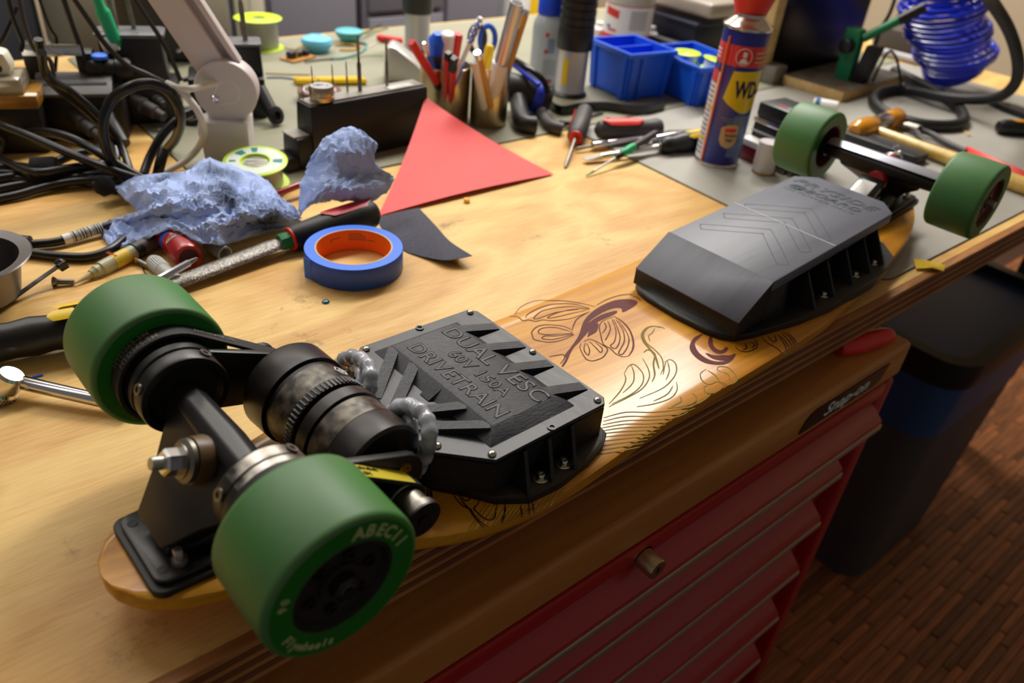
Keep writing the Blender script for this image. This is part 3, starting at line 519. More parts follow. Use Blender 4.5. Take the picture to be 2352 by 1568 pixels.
# ---- trucks
def truck(s0, sg, off, name_parts, hl):
    F = FR(s0); D = F.d()*sg; Np = Vector((0, 0, 1))
    def Q(a, t, h): return F(s0+sg*a, t, h)      # a runs from the axle towards the deck middle
    riser = part('riser_pad', MB().loft([[Q(a, t, h) for a, t in rrect(-.0725, -.0345, .022, .0345, .008)] for h in (-.001, .0045)]), 'black_rubber', lb, bevel=.001)
    bpl = part('baseplate', MB().loft([[Q(a, t, h) for a, t in rrect(-.0690, -.031, .019, .031, .008)] for h in (.0045, .0085)]).loft([[Q(a*k+ap, t*k, h) for a, t in ((-.058, -.0135), (-.058, .0135), (-.010, .024), (.012, .019), (.012, -.019), (-.010, -.024))] for k, ap, h in ((1, 0, .0085), (.82, -.003, .020), (.55, -.012, .030))]), 'truck_black', lb, bevel=.0012)
    bo = MB().lathe([(.0045, 0), (.0045, .0035), (.0028, .0035), (.0028, .0105), (.0022, .0112)], (0, 0, 0), Z3, 12)
    bm_ = mesh('deck_bolt', bo, 'steel')
    for a, t in ((-.053, -.0215), (-.053, .0215), (.010, -.0235), (.010, .0235)): inst('deck_bolt', bm_, bpl, Matrix.Translation(Q(a, t, .0085)))
    for a, t in ((-.063, -.0215), (-.063, .0215)): part('spare_hole', MB().lathe([(.0030, 0), (.0030, .0004), (.0022, .0004)], Q(a, t, .0084), Z3, 14), 'black_slot', bpl)
    ay = Q(off[0], 0, off[1])
    def AX(t, da=0., dh=0.): return Q(off[0]+da, t, off[1]+off[2]*t+dh)
    # hanger: eight-sided axle housing with a triangular web down to the pivot
    oc = [(math.cos(R(22.5+45*i)), math.sin(R(22.5+45*i))) for i in range(8)]
    mb = MB().loft([[AX(t, r*c, r*s_) for c, s_ in oc] for t, r in ((-hl, .0095), (-hl*.6, .0105), (0, .0125), (hl*.6, .0105), (hl, .0095))])
    mb.loft([[AX(t, a, h) for t, a, h in ((-tw, a1_, h1_), (tw, a1_, h1_), (tw, a2_, h2_), (-tw, a2_, h2_))] for tw, a1_, h1_, a2_, h2_ in ((hl*.74, -.009, .004, .009, -.002), (.050, -.016, -.006, .006, -.012), (.031, -.034, -.023, -.014, -.029), (.017, -.052, -.040, -.034, -.047))])
    hg = part('hanger', mb, name_parts[0], lb, bevel=.0014)
    # kingpin assembly leaning outwards
    kd = (D*-.93+Np*.34).normalized(); k0 = AX(.001, -.008, -.007)
    kp = part('kingpin', MB().lathe([(.0040, 0), (.0040, .036), (.0034, .0375)], k0, kd, 16), 'steel', lb)
    part('bushing', MB().lathe([(.0135, .004), (.0145, .008), (.0135, .0155)], k0, kd, 24), name_parts[1], kp)
    part('washer', MB().lathe([(.0105, .0155), (.0128, .0165), (.0128, .019), (.010, .0205), (.010, .0215)], k0, kd, 24), 'dull_steel', kp)
    part('kingpin_nut', MB().lathe([(.0078, .0215), (.0078, .0295), (.0066, .0310), (.0044, .0310)], k0, kd, 6), 'chrome', kp, smooth=20)
    if s0 > .5: part('bushing', MB().lathe([(.0105, 0), (.0125, .003), (.0125, .009), (.0105, .012)], Q(.004, -.002, .042), (D*.92+Np*.2), 24), name_parts[1], kp)
    return AX, hg, D
AX, hg, D1 = truck(0, 1, (-.0085, .060, .02), ('truck_black', 'bushing_amber'), .082)
AX2, hg2, D2 = truck(.83, -1, (0., .058, 0.), ('truck_black2', 'bushing_red'), .074)
mb = MB().loft([[AX2(t, a, h) for a, h in ((-.010, .0075), (.0085, .0075), (.012, .010), (.0, .0135), (-.012, .010))] for t in (-.073, .073)])
part('polished_bar', mb, mat('bar_grey', (176, 178, 190), .4, .6), hg2, bevel=.0012)
part('axle', MB().cyl(AX(-.128), AX(.143), .004, n=12), 'steel', hg); part('axle', MB().cyl(AX2(-.132), AX2(.132), .004, n=12), 'steel', hg2)
# ---- wheels
WP = [(.0, -.0100), (.0275, -.0100), (.0287, -.0262), (.0402, -.0265), (.0423, -.0260), (.0434, -.0247), (.0438, -.0225), (.0440, 0), (.0438, .0225), (.0434, .0247), (.0423, .0260), (.0402, .0265)]
def wheel(Af, tc_, side, core, fancy):
    c = Af(tc_); ax = (Af(tc_+side*.01)-Af(tc_)).normalized()
    w = part('wheel', MB().lathe(WP+[(.0285, .0262), (.0275, .0120), (.0, .0120)], c, ax, 64), 'urethane_green', lb, smooth=50)
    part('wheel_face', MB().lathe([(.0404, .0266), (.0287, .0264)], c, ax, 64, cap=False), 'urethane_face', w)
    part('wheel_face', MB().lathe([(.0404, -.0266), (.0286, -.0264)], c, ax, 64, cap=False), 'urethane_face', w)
    hub = part('wheel_core', MB().lathe([(.0276, .013), (.0282, .0250), (.0262, .0255), (.0250, .0215), (.012, .0205), (.0115, .023), (.0075, .023), (.0075, .021), (.0, .021)], c, ax, 48), core, w)
    x, y, z = frame(ax)
    if fancy:
        bl = MB().lathe([(.0034, 0), (.0034, .0028), (.0018, .0028), (.0018, .001)], (0, 0, 0), Z3, 12); bl = mesh('core_bolt', bl, 'truck_black2')
        for k in range(6):
            p = c+ax*.0205+(x*math.cos(R(60*k+10))+y*math.sin(R(60*k+10)))*.0172
            M = plane4(p, x, y); inst('core_bolt', bl, hub, M)
        part('axle_nut', MB().lathe([(.0075, .021), (.0075, .028), (.0055, .029), (.004, .029), (.004, .031)], c, ax, 6), 'truck_black2', hub, smooth=20)
        mb = None
        up = (Z3-ax*ax.z).normalized(); rt = up.cross(ax).normalized()
        def ringtext(s, a0, r, size, m, step, flip=False):
            for i, ch in enumerate(s):
                if ch == ' ': continue
                a = R(a0-step*i); d = up*math.cos(a)-rt*math.sin(a)*-1*-1; d = up*math.cos(a)+rt*(-math.sin(a)); tg = d.cross(ax)*-1
                tg = ax.cross(d)*-1
                if flip: d2 = -d; tg = -tg
                else: d2 = d
                text('wheel_lettering', ch, size, c+d*r+ax*.0268, tg, d2, m, w, align='CENTER', ext=.0001, bold=.00025)
        mat('wheel_ink', (176, 190, 130), .6)
        ringtext('ABEC11', -14, .0342, .0100, 'wheel_ink', 11.5); ringtext('Flywheels', 112, .0352, .0072, 'wheel_ink', -6.5, True); ringtext('90', 72, .0345, .0060, 'wheel_ink', 8)
    else:
        part('bearing', MB().lathe([(.011, -.0255), (.011, -.0268), (.004, -.0268)], c, ax, 24), 'black_plastic', hub)
        part('core_ring', MB().lathe([(.0285, -.0262), (.0262, -.0258), (.0252, -.0115)], c, ax, 40, cap=False), core, hub); part('core_web', MB().lathe([(.0254, -.0120), (.012, -.0110), (.0110, -.0255)], c, ax, 40, cap=False), 'black_plastic', hub)
    return w
wheel(AX, -.0985, -1, 'core_black', True); wheel(AX, .115, 1, 'core_black', False)
wheel(AX2, -.1005, 1 if (AX2(.1)-AX2(0)).dot(Y3) < 0 else -1, 'core_red', False); wheel(AX2, .1005, 1, 'core_red', False)
# ---- motors
MA = V0; 
def MX(t): k = (t+.045)/.11; return P3(.068-.008*k, t, 0)*1 - Vector((0, 0, zs(.068-.008*k)))+Vector((0, 0, zs(.064)+.0375+.003*k))
ma = (MX(.06)-MX(-.04)).normalized(); m0 = MX(-.046)
def mot(name, prof, m, par=lb): return part(name, MB().lathe(prof, m0, ma, 56), m, par)
mr = mot('motor', [(.012, 0), (.0285, 0), (.0305, .002), (.0308, .020), (.0302, .0215), (.0302, .0385), (.0285, .040)], 'motor_black')
mot('worn_band', [(.0304, .0218), (.0304, .0382)], 'motor_worn', mr)
mot('motor_ring', [(.0285, .0395), (.0318, .0402), (.0318, .0492), (.0285, .050)], 'motor_black', mr)
ml = mot('motor', [(.0265, .0490), (.0275, .0525), (.0275, .0535), (.0312, .054), (.0316, .0600), (.0312, .0605), (.0312, .0830), (.0285, .0838)], 'motor_black')
mot('worn_band', [(.0313, .0608), (.0313, .0795)], 'motor_worn', ml)
mb = MB(); x_, y_, _ = frame(ma)
for k in range(60):
    a = R(6*k); d = x_*math.cos(a)+y_*math.sin(a); mb.box(m0+ma*.0575+d*.0316, (.001, .0012, .006), Matrix((x_, y_, ma)).transposed())
tag(part('vent_teeth', mb, 'truck_black2', ml, smooth=0), kind='stuff')
mot('motor_cap', [(.0270, .0836), (.0335, .0845), (.0338, .1060), (.0320, .1090), (.012, .1095)], 'motor_black', ml)
def onmot(a0, h0, r, sgn=1):
    upm = (Z3-ma*ma.z).normalized(); sd = ma.cross(upm)
    def fn(co):
        a = R(a0)+co.x/r; return m0+ma*(h0+co.y)+(upm*math.cos(a)+sd*math.sin(a))*(r+co.z)
    return fn
mat('dull_red', (116, 50, 44), .5)
fm = onmot(38, .0700, .0315); fm2 = onmot(52, .0725, .0315); fm3 = onmot(52, .0665, .0315)
def mring(f, r): return [f(Vector((r*math.cos(R(60*k)), r*math.sin(R(60*k)), .0003))) for k in range(6)]
part('motor_emblem', MB().tube(mring(fm, .0050), .0005, 5, closed=True).tube(mring(fm, .0018), .0006, 5, closed=True), 'ink_white', ml)
text('motor_lettering', 'TORQUE', .0056, (0, 0, 0), (1, 0, 0), (0, 1, 0), 'dull_red', ml, fn=fm2); text('motor_lettering', 'BOARDS', .0056, (0, 0, 0), (1, 0, 0), (0, 1, 0), 'dull_red', ml, fn=fm3)
# ---- motor mounts, belts, pulleys
mat('scuff_silver', (186, 178, 168), .3, .9, var=.5, scale=60, col2=(60, 58, 56))
for sg, tf, tb in ((-1, -.0395, -.058), (1, .0545, .0735)):
    ax = (AX(.05)-AX(0)).normalized()*sg; c = AX(tf); w_ = abs(tb-tf)
    cm_ = part('clamp_collar', MB().lathe([(.0105, .004), (.021, .004), (.0235, 0), (.0272, .0005), (.0278, .002), (.0278, w_*.55), (.0270, w_*.58), (.0270, w_*.62), (.0285, w_*.65), (.0285, w_-.001), (.010, w_)], c, ax, 48), 'truck_black' if sg > 0 else 'truck_black2', lb)
    if sg < 0:      # scuffed bright patch on the upper part of the collar
        x, y, z = frame(ax); rgs = []
        for h in (.003, .009): rgs.append([c+ax*h+(x*math.cos(R(a))+y*math.sin(R(a)))*.02795 for a in range(0, 361, 6)])
        up = (Z3-ax*ax.z).normalized(); sd = ax.cross(up)
        for nm, h0, h1 in (('scuffed_band', .002, w_*.53), ('scuffed_band', w_*.66, w_-.0015)):
            r0 = .0279 if h0 < .005 else .0286
            part(nm, MB().loft([[c+ax*h+(up*math.cos(R(a))+sd*math.sin(R(a)))*r0 for a in range(-66, 48, 6)] for h in (h0, h1)], cap=False, closed=False), 'scuff_silver', cm_)
    scb = mesh('clamp_bolt', MB().lathe([(.0038, 0), (.0038, .0014), (.0020, .0014), (.0020, .0004)], (0, 0, 0), Z3, 14), 'dull_steel')
    up = (Z3-ax*ax.z).normalized(); sd = Vector((BX.x, BX.y, 0))
    for a in (-62, 38):
        d = up*math.cos(R(a))+sd*math.sin(R(a)); p = c+ax*w_*.32+d*.0277; xx, yy, _ = frame(d); inst('clamp_bolt', scb, cm_, plane4(p, xx, yy))
    # mount plate from collar to motor
    mc = MX(tb); pc = AX(tb-sg*.003); u_ = (mc-pc); u_ -= ax*u_.dot(ax); L_ = u_.length; u_.normalize(); v_ = ax.cross(u_)
    pts = [pc+u_*(-.026*math.cos(R(a)))+v_*(.026*math.sin(R(a))) for a in range(-70, 71, 14)] + [pc+u_*(L_+.019*math.cos(R(a)))+v_*(.019*math.sin(R(a))) for a in range(80, -81, -16)]
    mp_ = part('mount_plate', MB().loft([[p+ax*h for p in pts] for h in (-.0005, .0055)]), 'truck_black', lb, bevel=.001)
    part('slot_bolt', MB().lathe([(.0046, 0), (.0046, .0018), (.0026, .0018), (.0026, .0005)], pc+u_*(L_+.001)+v_*(.009*(1 if v_.z > 0 else -1))+ax*.0055, ax, 20), 'brass' if sg < 0 else 'dull_steel', mp_)
    # wheel pulley, motor pulley and belt
    wc = AX(tb+sg*.002); ww = .013
    mpc = mc+ax*.006
    if sg < 0: mpc = P3(.066, tb-.010, 0)*1; mpc.z = zs(.066)+.031
    ww = .0145
    wp = part('wheel_pulley', MB().lathe([(.012, 0), (.0285, .0), (.0285, ww), (.012, ww)], wc, ax, 48), 'black_plastic', lb)
    part('motor_pulley', MB().lathe([(.004, -.002), (.0120, -.002), (.0120, .002), (.0108, .0025), (.0108, ww+.001), (.0125, ww+.0015), (.0125, ww+.006), (.0035, ww+.006)], mpc, ax, 28), 'dull_steel' if sg < 0 else 'black_plastic', lb)
    if sg < 0: part('pulley_cap', MB().lathe([(.0126, ww+.006), (.0126, ww+.0075), (.004, ww+.0075), (.004, ww+.009), (.001, ww+.009)], mpc, ax, 28), 'black_plastic', lb)
    d = mpc-wc; d -= ax*d.dot(ax); L2 = d.length; d.normalize(); e = ax.cross(d); b_ = math.asin((.0305-.0118)/L2)
    path = []
    for k in range(25):
        a = R(90)-b_+k/24*(2*math.pi-2*(R(90)-b_)); path.append(wc+(d*math.cos(a)+e*math.sin(a))*.0305)
    for k in range(11):
        a = -(R(90)-b_)+k/10*2*(R(90)-b_); path.append(wc+d*L2+(d*math.cos(a)+e*math.sin(a))*.0118)
    rgs = []
    n_ = len(path)
    cen = [wc if i < 25 else wc+d*L2 for i in range(n_)]
    for p, cc in zip(path, cen):
        o_ = (p-cc).normalized(); rgs.append([p+ax*.001, p+ax*(ww-.001), p+o_*.0022+ax*(ww-.001), p+o_*.0022+ax*.001])
    rgs.append(rgs[0]); belt = part('drive_belt', MB().loft(rgs, cap=False), 'belt_rubber', lb, smooth=50)
    top = max(range(n_), key=lambda i: path[i].z)
    # printed belt lettering along the upper run
    i0, i1 = (24, 25) if path[24].z > path[0].z else (0, n_-1)
    pa, pb_ = path[i0], path[i1]; o_ = (pa-wc).normalized(); tdir = (pb_-pa).normalized()
    if sg < 0:
        pl_ = [pa+tdir*.012+o_*.0024+ax*.0015, pb_+o_*.0024+ax*.0015-tdir*.002, pb_+o_*.0024+ax*(ww-.0015)-tdir*.002, pa+tdir*.012+o_*.0024+ax*(ww-.0015)]
        part('belt_label', MB().add(pl_, [(0, 1, 2, 3)]), 'belt_yellow', belt, smooth=0)
        text('belt_lettering', 'Conti Synchrobelt', .0048, pa+tdir*.014+o_*.0026+ax*.0045, tdir, -ax, 'ink_black', belt)
        text('belt_lettering', 'HTD 265-5M', .0048, pa+tdir*.014+o_*.0026+ax*.0100, tdir, -ax, 'ink_black', belt)
    else:
        upb = (Z3-ax*ax.z).normalized(); sdb = upb.cross(ax); sdb = sdb if sdb.dot(X3) > 0 else -sdb
        def fb(a0, y0):
            def fn(co):
                a = R(a0)+co.x/.0328; return wc+ax*(ww*.5+(co.y+y0))+(upb*math.cos(a)+sdb*math.sin(a))*.0330
            return fn
        text('belt_lettering', 'HTD265-5M', .0058, (0, 0, 0), (1, 0, 0), (0, 1, 0), 'print_pale', belt, fn=fb(-62, .0028), bold=.0001)
        text('belt_lettering', 'HTD265-5M', .0058, (0, 0, 0), (1, 0, 0), (0, 1, 0), 'print_pale', belt, fn=fb(-56, -.0030), bold=.0001)
        text('belt_lettering', 'ANTISTATIC 15', .0045, pa+tdir*.001+o_*.0026+ax*.0070, tdir, ax, 'print_pale', belt)
# ---- motor cables in clear sleeves
c1 = [(0.2093, 0.4209, 0.05), (0.2126, 0.4208, 0.06), (0.2152, 0.4137, 0.07), (0.218, 0.4039, 0.076), (0.218, 0.3903, 0.079), (0.2146, 0.3787, 0.077), (0.2104, 0.373, 0.07), (0.2084, 0.376, 0.06), (0.2102, 0.3884, 0.044)]
c2 = [(0.2095, 0.348, 0.058), (0.2102, 0.3434, 0.07), (0.2129, 0.3358, 0.08), (0.2158, 0.3249, 0.085), (0.2168, 0.3138, 0.084), (0.2142, 0.3053, 0.079), (0.2121, 0.3037, 0.068), (0.2123, 0.3096, 0.052), (0.2118, 0.3167, 0.036)]
c3 = [(0.2124, 0.4083, 0.05), (0.2143, 0.4056, 0.064), (0.2152, 0.3966, 0.072), (0.2108, 0.3855, 0.072), (0.2064, 0.3818, 0.064), (0.2076, 0.3872, 0.05)]
c4 = [(0.2113, 0.3426, 0.056), (0.2142, 0.34, 0.066), (0.2143, 0.3296, 0.074), (0.2121, 0.3199, 0.072), (0.2098, 0.3172, 0.062), (0.2142, 0.3201, 0.046)]
for c, r in ((c1, .0054), (c2, .0054), (c3, .0036), (c4, .0036)):
    pts = smoothpts(c, 6); part('motor_cable', MB().tube(pts, [r*(1+.10*math.sin(i*1.3)) for i in range(len(pts))], 12), 'sleeve_clear', lb)
# ---------------------------------------------------------------- small things on the plywood, near left
def rod(parent, p0, p1, segs, n=18, first=None):
    p0, p1 = Vector(p0), Vector(p1); L_ = (p1-p0).length; d = (p1-p0)/L_; out = []
    for nm, m, prof in segs:
        out.append(part(nm, MB().lathe([(r, h*L_) for h, r in prof], p0, d, n), m, parent, smooth=40))
    return out
def shell(p0, p1, h0, h1, a0, a1, r, n=8, rr=None):
    p0, p1 = Vector(p0), Vector(p1); L_ = (p1-p0).length; d = (p1-p0)/L_; up = (Z3-d*d.z).normalized(); sd = d.cross(up)
    mb = MB(); rows = []
    for k in range(7):
        h = h0+(h1-h0)*k/6; q = math.sqrt(max(0, 1-abs(2*k/6-1)**4))*.5+.5*(1 if 0 < k < 6 else .35); am = (a0+a1)/2; ah = (a1-a0)/2*min(1, q)
        ra = r(h) if callable(r) else r
        rows.append([p0+d*h*L_+(up*math.cos(R(am-ah+2*ah*i/n))+sd*math.sin(R(am-ah+2*ah*i/n)))*ra for i in range(n+1)])
    return mb.loft(rows, cap=False, closed=False)
# sliding bar and its head
t = thing('ratchet_handle', 'chrome bar handle with a knurled head lying left of the near green wheel', 'wrench', (0.0277, 0.6084, 0.0))
p0, p1 = (0.0231, 0.5973, 0.0125), (0.0881, 0.5219, 0.0075)
rod(t, p0, p1, [('bar', 'chrome', [(.0, .0045), (.03, .0058), (1, .0052)])])
h0, h1 = Vector((0.0144, 0.5944, 0.004)), Vector((0.0248, 0.591, 0.02))
part('drive_head', MB().lathe([(.0105, -.014), (.0115, -.010), (.0115, .004), (.0098, .006), (.0105, .009), (.0105, (h1-h0).length), (.0085, (h1-h0).length+.002)], h0, h1-h0, 26), 'chrome', t)
mb = MB(); x_, y_, z_ = frame(h1-h0)
for k in range(26):
    a = R(360/26*k); d = x_*math.cos(a)+y_*math.sin(a); mb.box(h0+d*.0116-z_*.003, (.0012, .0014, .011), Matrix((x_, y_, z_)).transposed())
tag(part('knurling', mb, 'dull_steel', t, smooth=0), kind='stuff')
# cutter handle, black and yellow
t = thing('cutter_handle', 'black and yellow grip of a hand tool left of the near green wheels', 'tool', (0.0553, 0.633, 0.0))
p0, p1 = Vector((0.0066, 0.6484, 0.018)), Vector((0.0945, 0.6312, 0.02))
part('grip', MB().lathe([(.0125, 0), (.0165, .004), (.0150, .03), (.0165, .045), (.0150, .058), (.0165, .07), (.0172, .078), (.0195, .082), (.0208, .095), (.0205, .125), (.019, .14)], p0, p1-p0, 30), 'black_plastic', t)
for h0, h1, a0, a1 in ((.66, .92, 5, 35), (.70, 1.1, -38, -5), (.74, 1.1, -75, -48), (.95, 1.15, 45, 70)):
    part('yellow_inlay', shell(p0, p1, h0, h1, a0, a1, .0212), 'yellow', t)
ax_ = (p1-p0).normalized(); up_ = (Z3-ax_*ax_.z).normalized(); sd_ = ax_.cross(up_); dd = (up_*math.cos(R(-82))+sd_*math.sin(R(-82)))
cc = p0+ax_*.086+dd*.0195
part('end_button', MB().lathe([(.0085, -.002), (.0085, .0012), (.0078, .0022), (.002, .0026)], cc, (dd-ax_*.45), 26), 'bin_grey', t)
# zip tie
t = thing('zip_tie', 'black zip tie lying between the steel bowl and the small screw', 'zip tie', (0.0688, 0.7532, 0.0))
pts = smoothpts([(0.0352, 0.7244, 0.002), (0.058, 0.7379, 0.006), (0.0794, 0.7483, 0.011), (0.0964, 0.754, 0.016)], 5)
part('strap', MB().ribbon(pts, .0048, Z3), 'black_gloss', t, solid=.0012)
hd = Vector((0.0993, 0.7562, 0.0165)); zt = (pts[-1]-pts[-2]).normalized(); xx, yy, zz = frame(zt)
part('locking_head', MB().loft([[hd+xx*a*.0048+yy*b*.0040+zz*(-.004) for a, b in ((-1, -1), (1, -1), (1, 1), (-1, 1))], [hd+xx*a*.0052+yy*b*.0044+zz*.004 for a, b in ((-1, -1), (1, -1), (1, 1), (-1, 1))]]), 'black_gloss', t, bevel=.0006)
part('head_slot', MB().box(hd+Vector((0, 0, .0043)), (.004, .0035, .0004), Matrix((xx, yy, zz)).transposed()), 'black_slot', t, smooth=0)
text('strap_lettering', 'ON', .0042, Vector((0.0795, 0.739, 0.0128)), zt, Z3.cross(zt), 'ink_white', t, align='CENTER', ext=.0001)
# countersunk screw
p0, p1 = Vector((0.0879, 0.7503, 0.0042)), Vector((0.103, 0.7433, 0.0032))
t = thing('countersunk_screw', 'small steel countersunk screw beside the zip tie head', 'screw', (0.0951, 0.7496, 0.0))
part('head', MB().lathe([(.002, -.0002), (.0024, 0), (.0052, .0002), (.0052, .0009), (.0026, .0042)], p0, p1-p0, 20), 'dull_steel', t)
part('thread', MB().lathe([(.0024 + (.0004 if k % 2 else 0), .004+.0006*k) for k in range(25)], p0, p1-p0, 14), 'dull_steel', t)
# flux syringe
mat('syringe_body', (196, 196, 160), .35, trans=.35, coat=.3); mat('label_gold', (224, 190, 60), .35, var=.15, scale=60); mat('plunger_brown', (96, 82, 76), .5); mat('flux_tip', (214, 196, 140), .35, trans=.3)
t = thing('flux_syringe', 'cloudy plastic syringe with a gold label pointing at the small screw', 'syringe', (0.1386, 0.7552, 0.0))
p0, p1 = (0.1042, 0.739, 0.0035), (0.211, 0.7854, 0.0105)
rod(t, p0, p1, [('nozzle', 'flux_tip', [(0, .0010), (.16, .0036)]), ('barrel', 'syringe_body', [(.155, .0045), (.19, .0052), (.20, .0062), (.24, .0062), (.25, .0076), (.60, .0078)]), ('label_band', 'label_gold', [(.37, .0079), (.52, .0079)]), ('collar', 'black_plastic', [(.585, .0079), (.59, .0090), (.66, .0090), (.665, .008)]), ('plunger', 'plunger_brown', [(.66, .0082), (1.0, .0082)])])
p0v, p1v = Vector(p0), Vector(p1); dv = (p1v-p0v).normalized(); upv = (Z3-dv*dv.z).normalized(); sdv = dv.cross(upv)
text('label_lettering', 'NOTE', .0046, p0v+dv*(p1v-p0v).length*.40+upv*.0078-sdv*.003, -sdv, -dv, mat('ink_red', (190, 40, 30), .5).name, t, ext=.0003, align='CENTER')
# metal bowl at the left edge
mat('pan_metal', (120, 116, 116), .36, .85, var=.2, scale=8)
bc = Vector((0.0232, 0.7581, 0.0))
one('steel_bowl', 'round steel bowl cut off by the left edge of the photo', 'bowl', MB().lathe([(.001, .0015), (.034, .0015), (.040, .006), (.0475, .040), (.056, .0425), (.0575, .0435), (.0565, .0445), (.0465, .0420), (.039, .008), (.033, .0035), (.001, .0035)], bc, Z3, 48), 'pan_metal')
# loose bits
one('blue_wire_bit', 'tiny snippet of blue wire on the wood above the chrome bar', 'wire', MB().cyl((0.0386, 0.6093, 0.001), (0.046, 0.6086, 0.001), .0010, n=8), 'blue')
t = thing('sensor_lead', 'small brass and grey connector with a black lead beside the syringe collar', 'connector', (0.1652, 0.7477, 0.0))
rod(t, (0.1628, 0.7617, 0.004), (0.1715, 0.7367, 0.0035), [('brass_body', 'brass', [(0, .0024), (.1, .0030), (.38, .0030), (.42, .0020)]), ('plug_body', 'dull_steel', [(.42, .0030), (.95, .0028), (1, .0016)])], 12)
part('lead', MB().tube(smoothpts([(0.1713, 0.7441, 0.003), (0.1676, 0.7442, 0.001), (0.1654, 0.7322, 0.001), (0.1664, 0.7225, 0.001)], 5), .0005, 6), 'cable_black', t)
mat('frosted', (206, 208, 204), .35, trans=.3, coat=.2); mat('frosted_dull', (188, 192, 192), .5)
t = thing('plastic_cap', 'frosted ribbed plastic cap below the red bottle', 'cap', (0.1798, 0.7257, 0.0))
p0, p1 = Vector((0.1766, 0.7398, 0.0075)), Vector((0.1809, 0.6869, 0.0075))
part('shell', MB().lathe([(.003, 0), (.0065, .0008), (.0074, .003), (.0078, (p1-p0).length)], p0, p1-p0, 22), 'frosted', t)
mb = MB(); x_, y_, z_ = frame(p1-p0)
for k in range(22):
    a = R(360/22*k); d = x_*math.cos(a)+y_*math.sin(a); mb.box(p0+z_*.015+d*.0076, (.0009, .0009, .018), Matrix((x_, y_, z_)).transposed())
tag(part('grip_ribs', mb, 'frosted_dull', t, smooth=0), kind='stuff')
one('plastic_cap', 'smooth frosted plastic cap under the towel, right of the red bottle', 'cap', MB().lathe([(.003, 0), (.0078, .001), (.0082, .03), (.0066, .03), (.0062, .005), (.001, .004)], (0.2354, 0.746, 0.009), Vector((0.2407, 0.7206, 0.008))-Vector((0.2354, 0.746, 0.009)), 22), 'frosted')
mat('bottle_red', (178, 16, 22), .32, coat=.3); mat('bottle_foot', (70, 10, 14), .5)
t = thing('adhesive_bottle', 'small red adhesive bottle with a blue stripe lying half under the towel', 'bottle', (0.2028, 0.7382, 0.0))
p0, p1 = Vector((0.2061, 0.7872, 0.0155)), Vector((0.2047, 0.7147, 0.0145)); L_ = (p1-p0).length; dv = (p1-p0).normalized()
part('body', MB().lathe([(.004, -.012), (.0045, -.003), (.007, 0), (.0135, .006), (.0145, .010), (.0145, L_-.003), (.0130, L_), (.0100, L_), (.0085, L_-.003), (.001, L_-.0035)], p0, dv, 34), 'bottle_red', t)
part('foot_recess', MB().lathe([(.0095, L_-.0018), (.001, L_-.0020)], p0, dv, 26), 'bottle_foot', t)
part('blue_stripe', MB().lathe([(.01462, L_*.40), (.01462, L_*.50)], p0, dv, 34, cap=False), 'blue', t)
upv = (Z3-dv*dv.z).normalized(); sdv = dv.cross(upv)
def onb(a0, h, r=.0148, s=1):
    def fn(co):
        a = R(a0)+s*co.x/r; return p0+dv*(h-co.y)+(upv*math.cos(a)+sdv*math.sin(a))*(r+co.z)
    return fn
for tx, sz, a0, h in (('LOCTITE', .0052, -42, .30), ('243', .0052, -22, .37), ('Henkel', .0046, 8, .66)):
    text('bottle_lettering', tx, sz, (0, 0, 0), (1, 0, 0), (0, 1, 0), 'ink_white', t, fn=onb(a0, L_*h), ext=.0001)
ring_ = [onb(-28, L_*.62)(Vector((.0022*math.cos(R(k*20)), .0022*math.sin(R(k*20)), .0002))) for k in range(19)]
part('bottle_mark', MB().tube(ring_, .0003, 5), 'ink_white', t); 
ring_ = [onb(18, L_*.66)(Vector((.0092*math.cos(R(k*20)), .0032*math.sin(R(k*20)), .0002))) for k in range(19)]
part('bottle_mark', MB().tube(ring_, .0003, 5), 'ink_white', t)
# screwdriver bit shaft and file
t = thing('bit_shaft', 'slim hexagonal steel bit with a cross tip resting on the file', 'screwdriver bit', (0.1803, 0.7052, 0.0))
rod(t, (0.1549, 0.6738, 0.02), (0.2059, 0.6894, 0.026), [('shaft', mat('bit_steel', (188, 192, 204), .3, .9).name, [(0, .0034), (.80, .0034), (.82, .0026)]), ('cross_tip', 'dull_steel', [(.81, .0028), (.97, .0016), (1, .0004)])], 6)
mat('file_steel', (150, 146, 140), .34, .9, var=.4, scale=420, detail=2, bump=.6, bscale=700); mat('file_green', (20, 120, 60), .4); mat('grip_red', (206, 40, 56), .4)
t = thing('hand_file', 'half round steel file with a black and red handle behind the tape roll', 'file', (0.2343, 0.6985, 0.0))
p0, p1 = Vector((0.1581, 0.6817, 0.0075)), Vector((0.3052, 0.706, 0.013)); d = (p1-p0).normalized(); x, y, z = frame(d)
sec = [(-.0115, -.002), (.0115, -.002), (.0095, .0018), (.005, .0038), (0, .0045), (-.005, .0038), (-.0095, .0018)]
part('blade', MB().loft([[p0+d*h*(p1-p0).length+x*a*k+y*b*k for a, b in sec] for h, k in ((0, .75), (.3, .95), (.85, 1), (.92, .9))]), 'file_steel', t, bevel=.0004, seg=1)
part('tang', MB().loft([[p0+d*h*(p1-p0).length+x*a*k+y*b*k for a, b in sec] for h, k in ((.915, .9), (1.0, .75))]), 'dull_steel', t)
h0, h1 = Vector((0.2992, 0.7037, 0.013)), Vector((0.4149, 0.7103, 0.0185)); hd = h1-h0; L_ = hd.length
part('green_ferrule', MB().lathe([(.0085, -.004), (.0095, .0), (.0095, .008)], h0, hd, 8), 'file_green', t, smooth=20)
part('red_ring', MB().lathe([(.012, .0072), (.0128, .008), (.0128, .0095), (.012, .010)], h0, hd, 26), 'red', t)
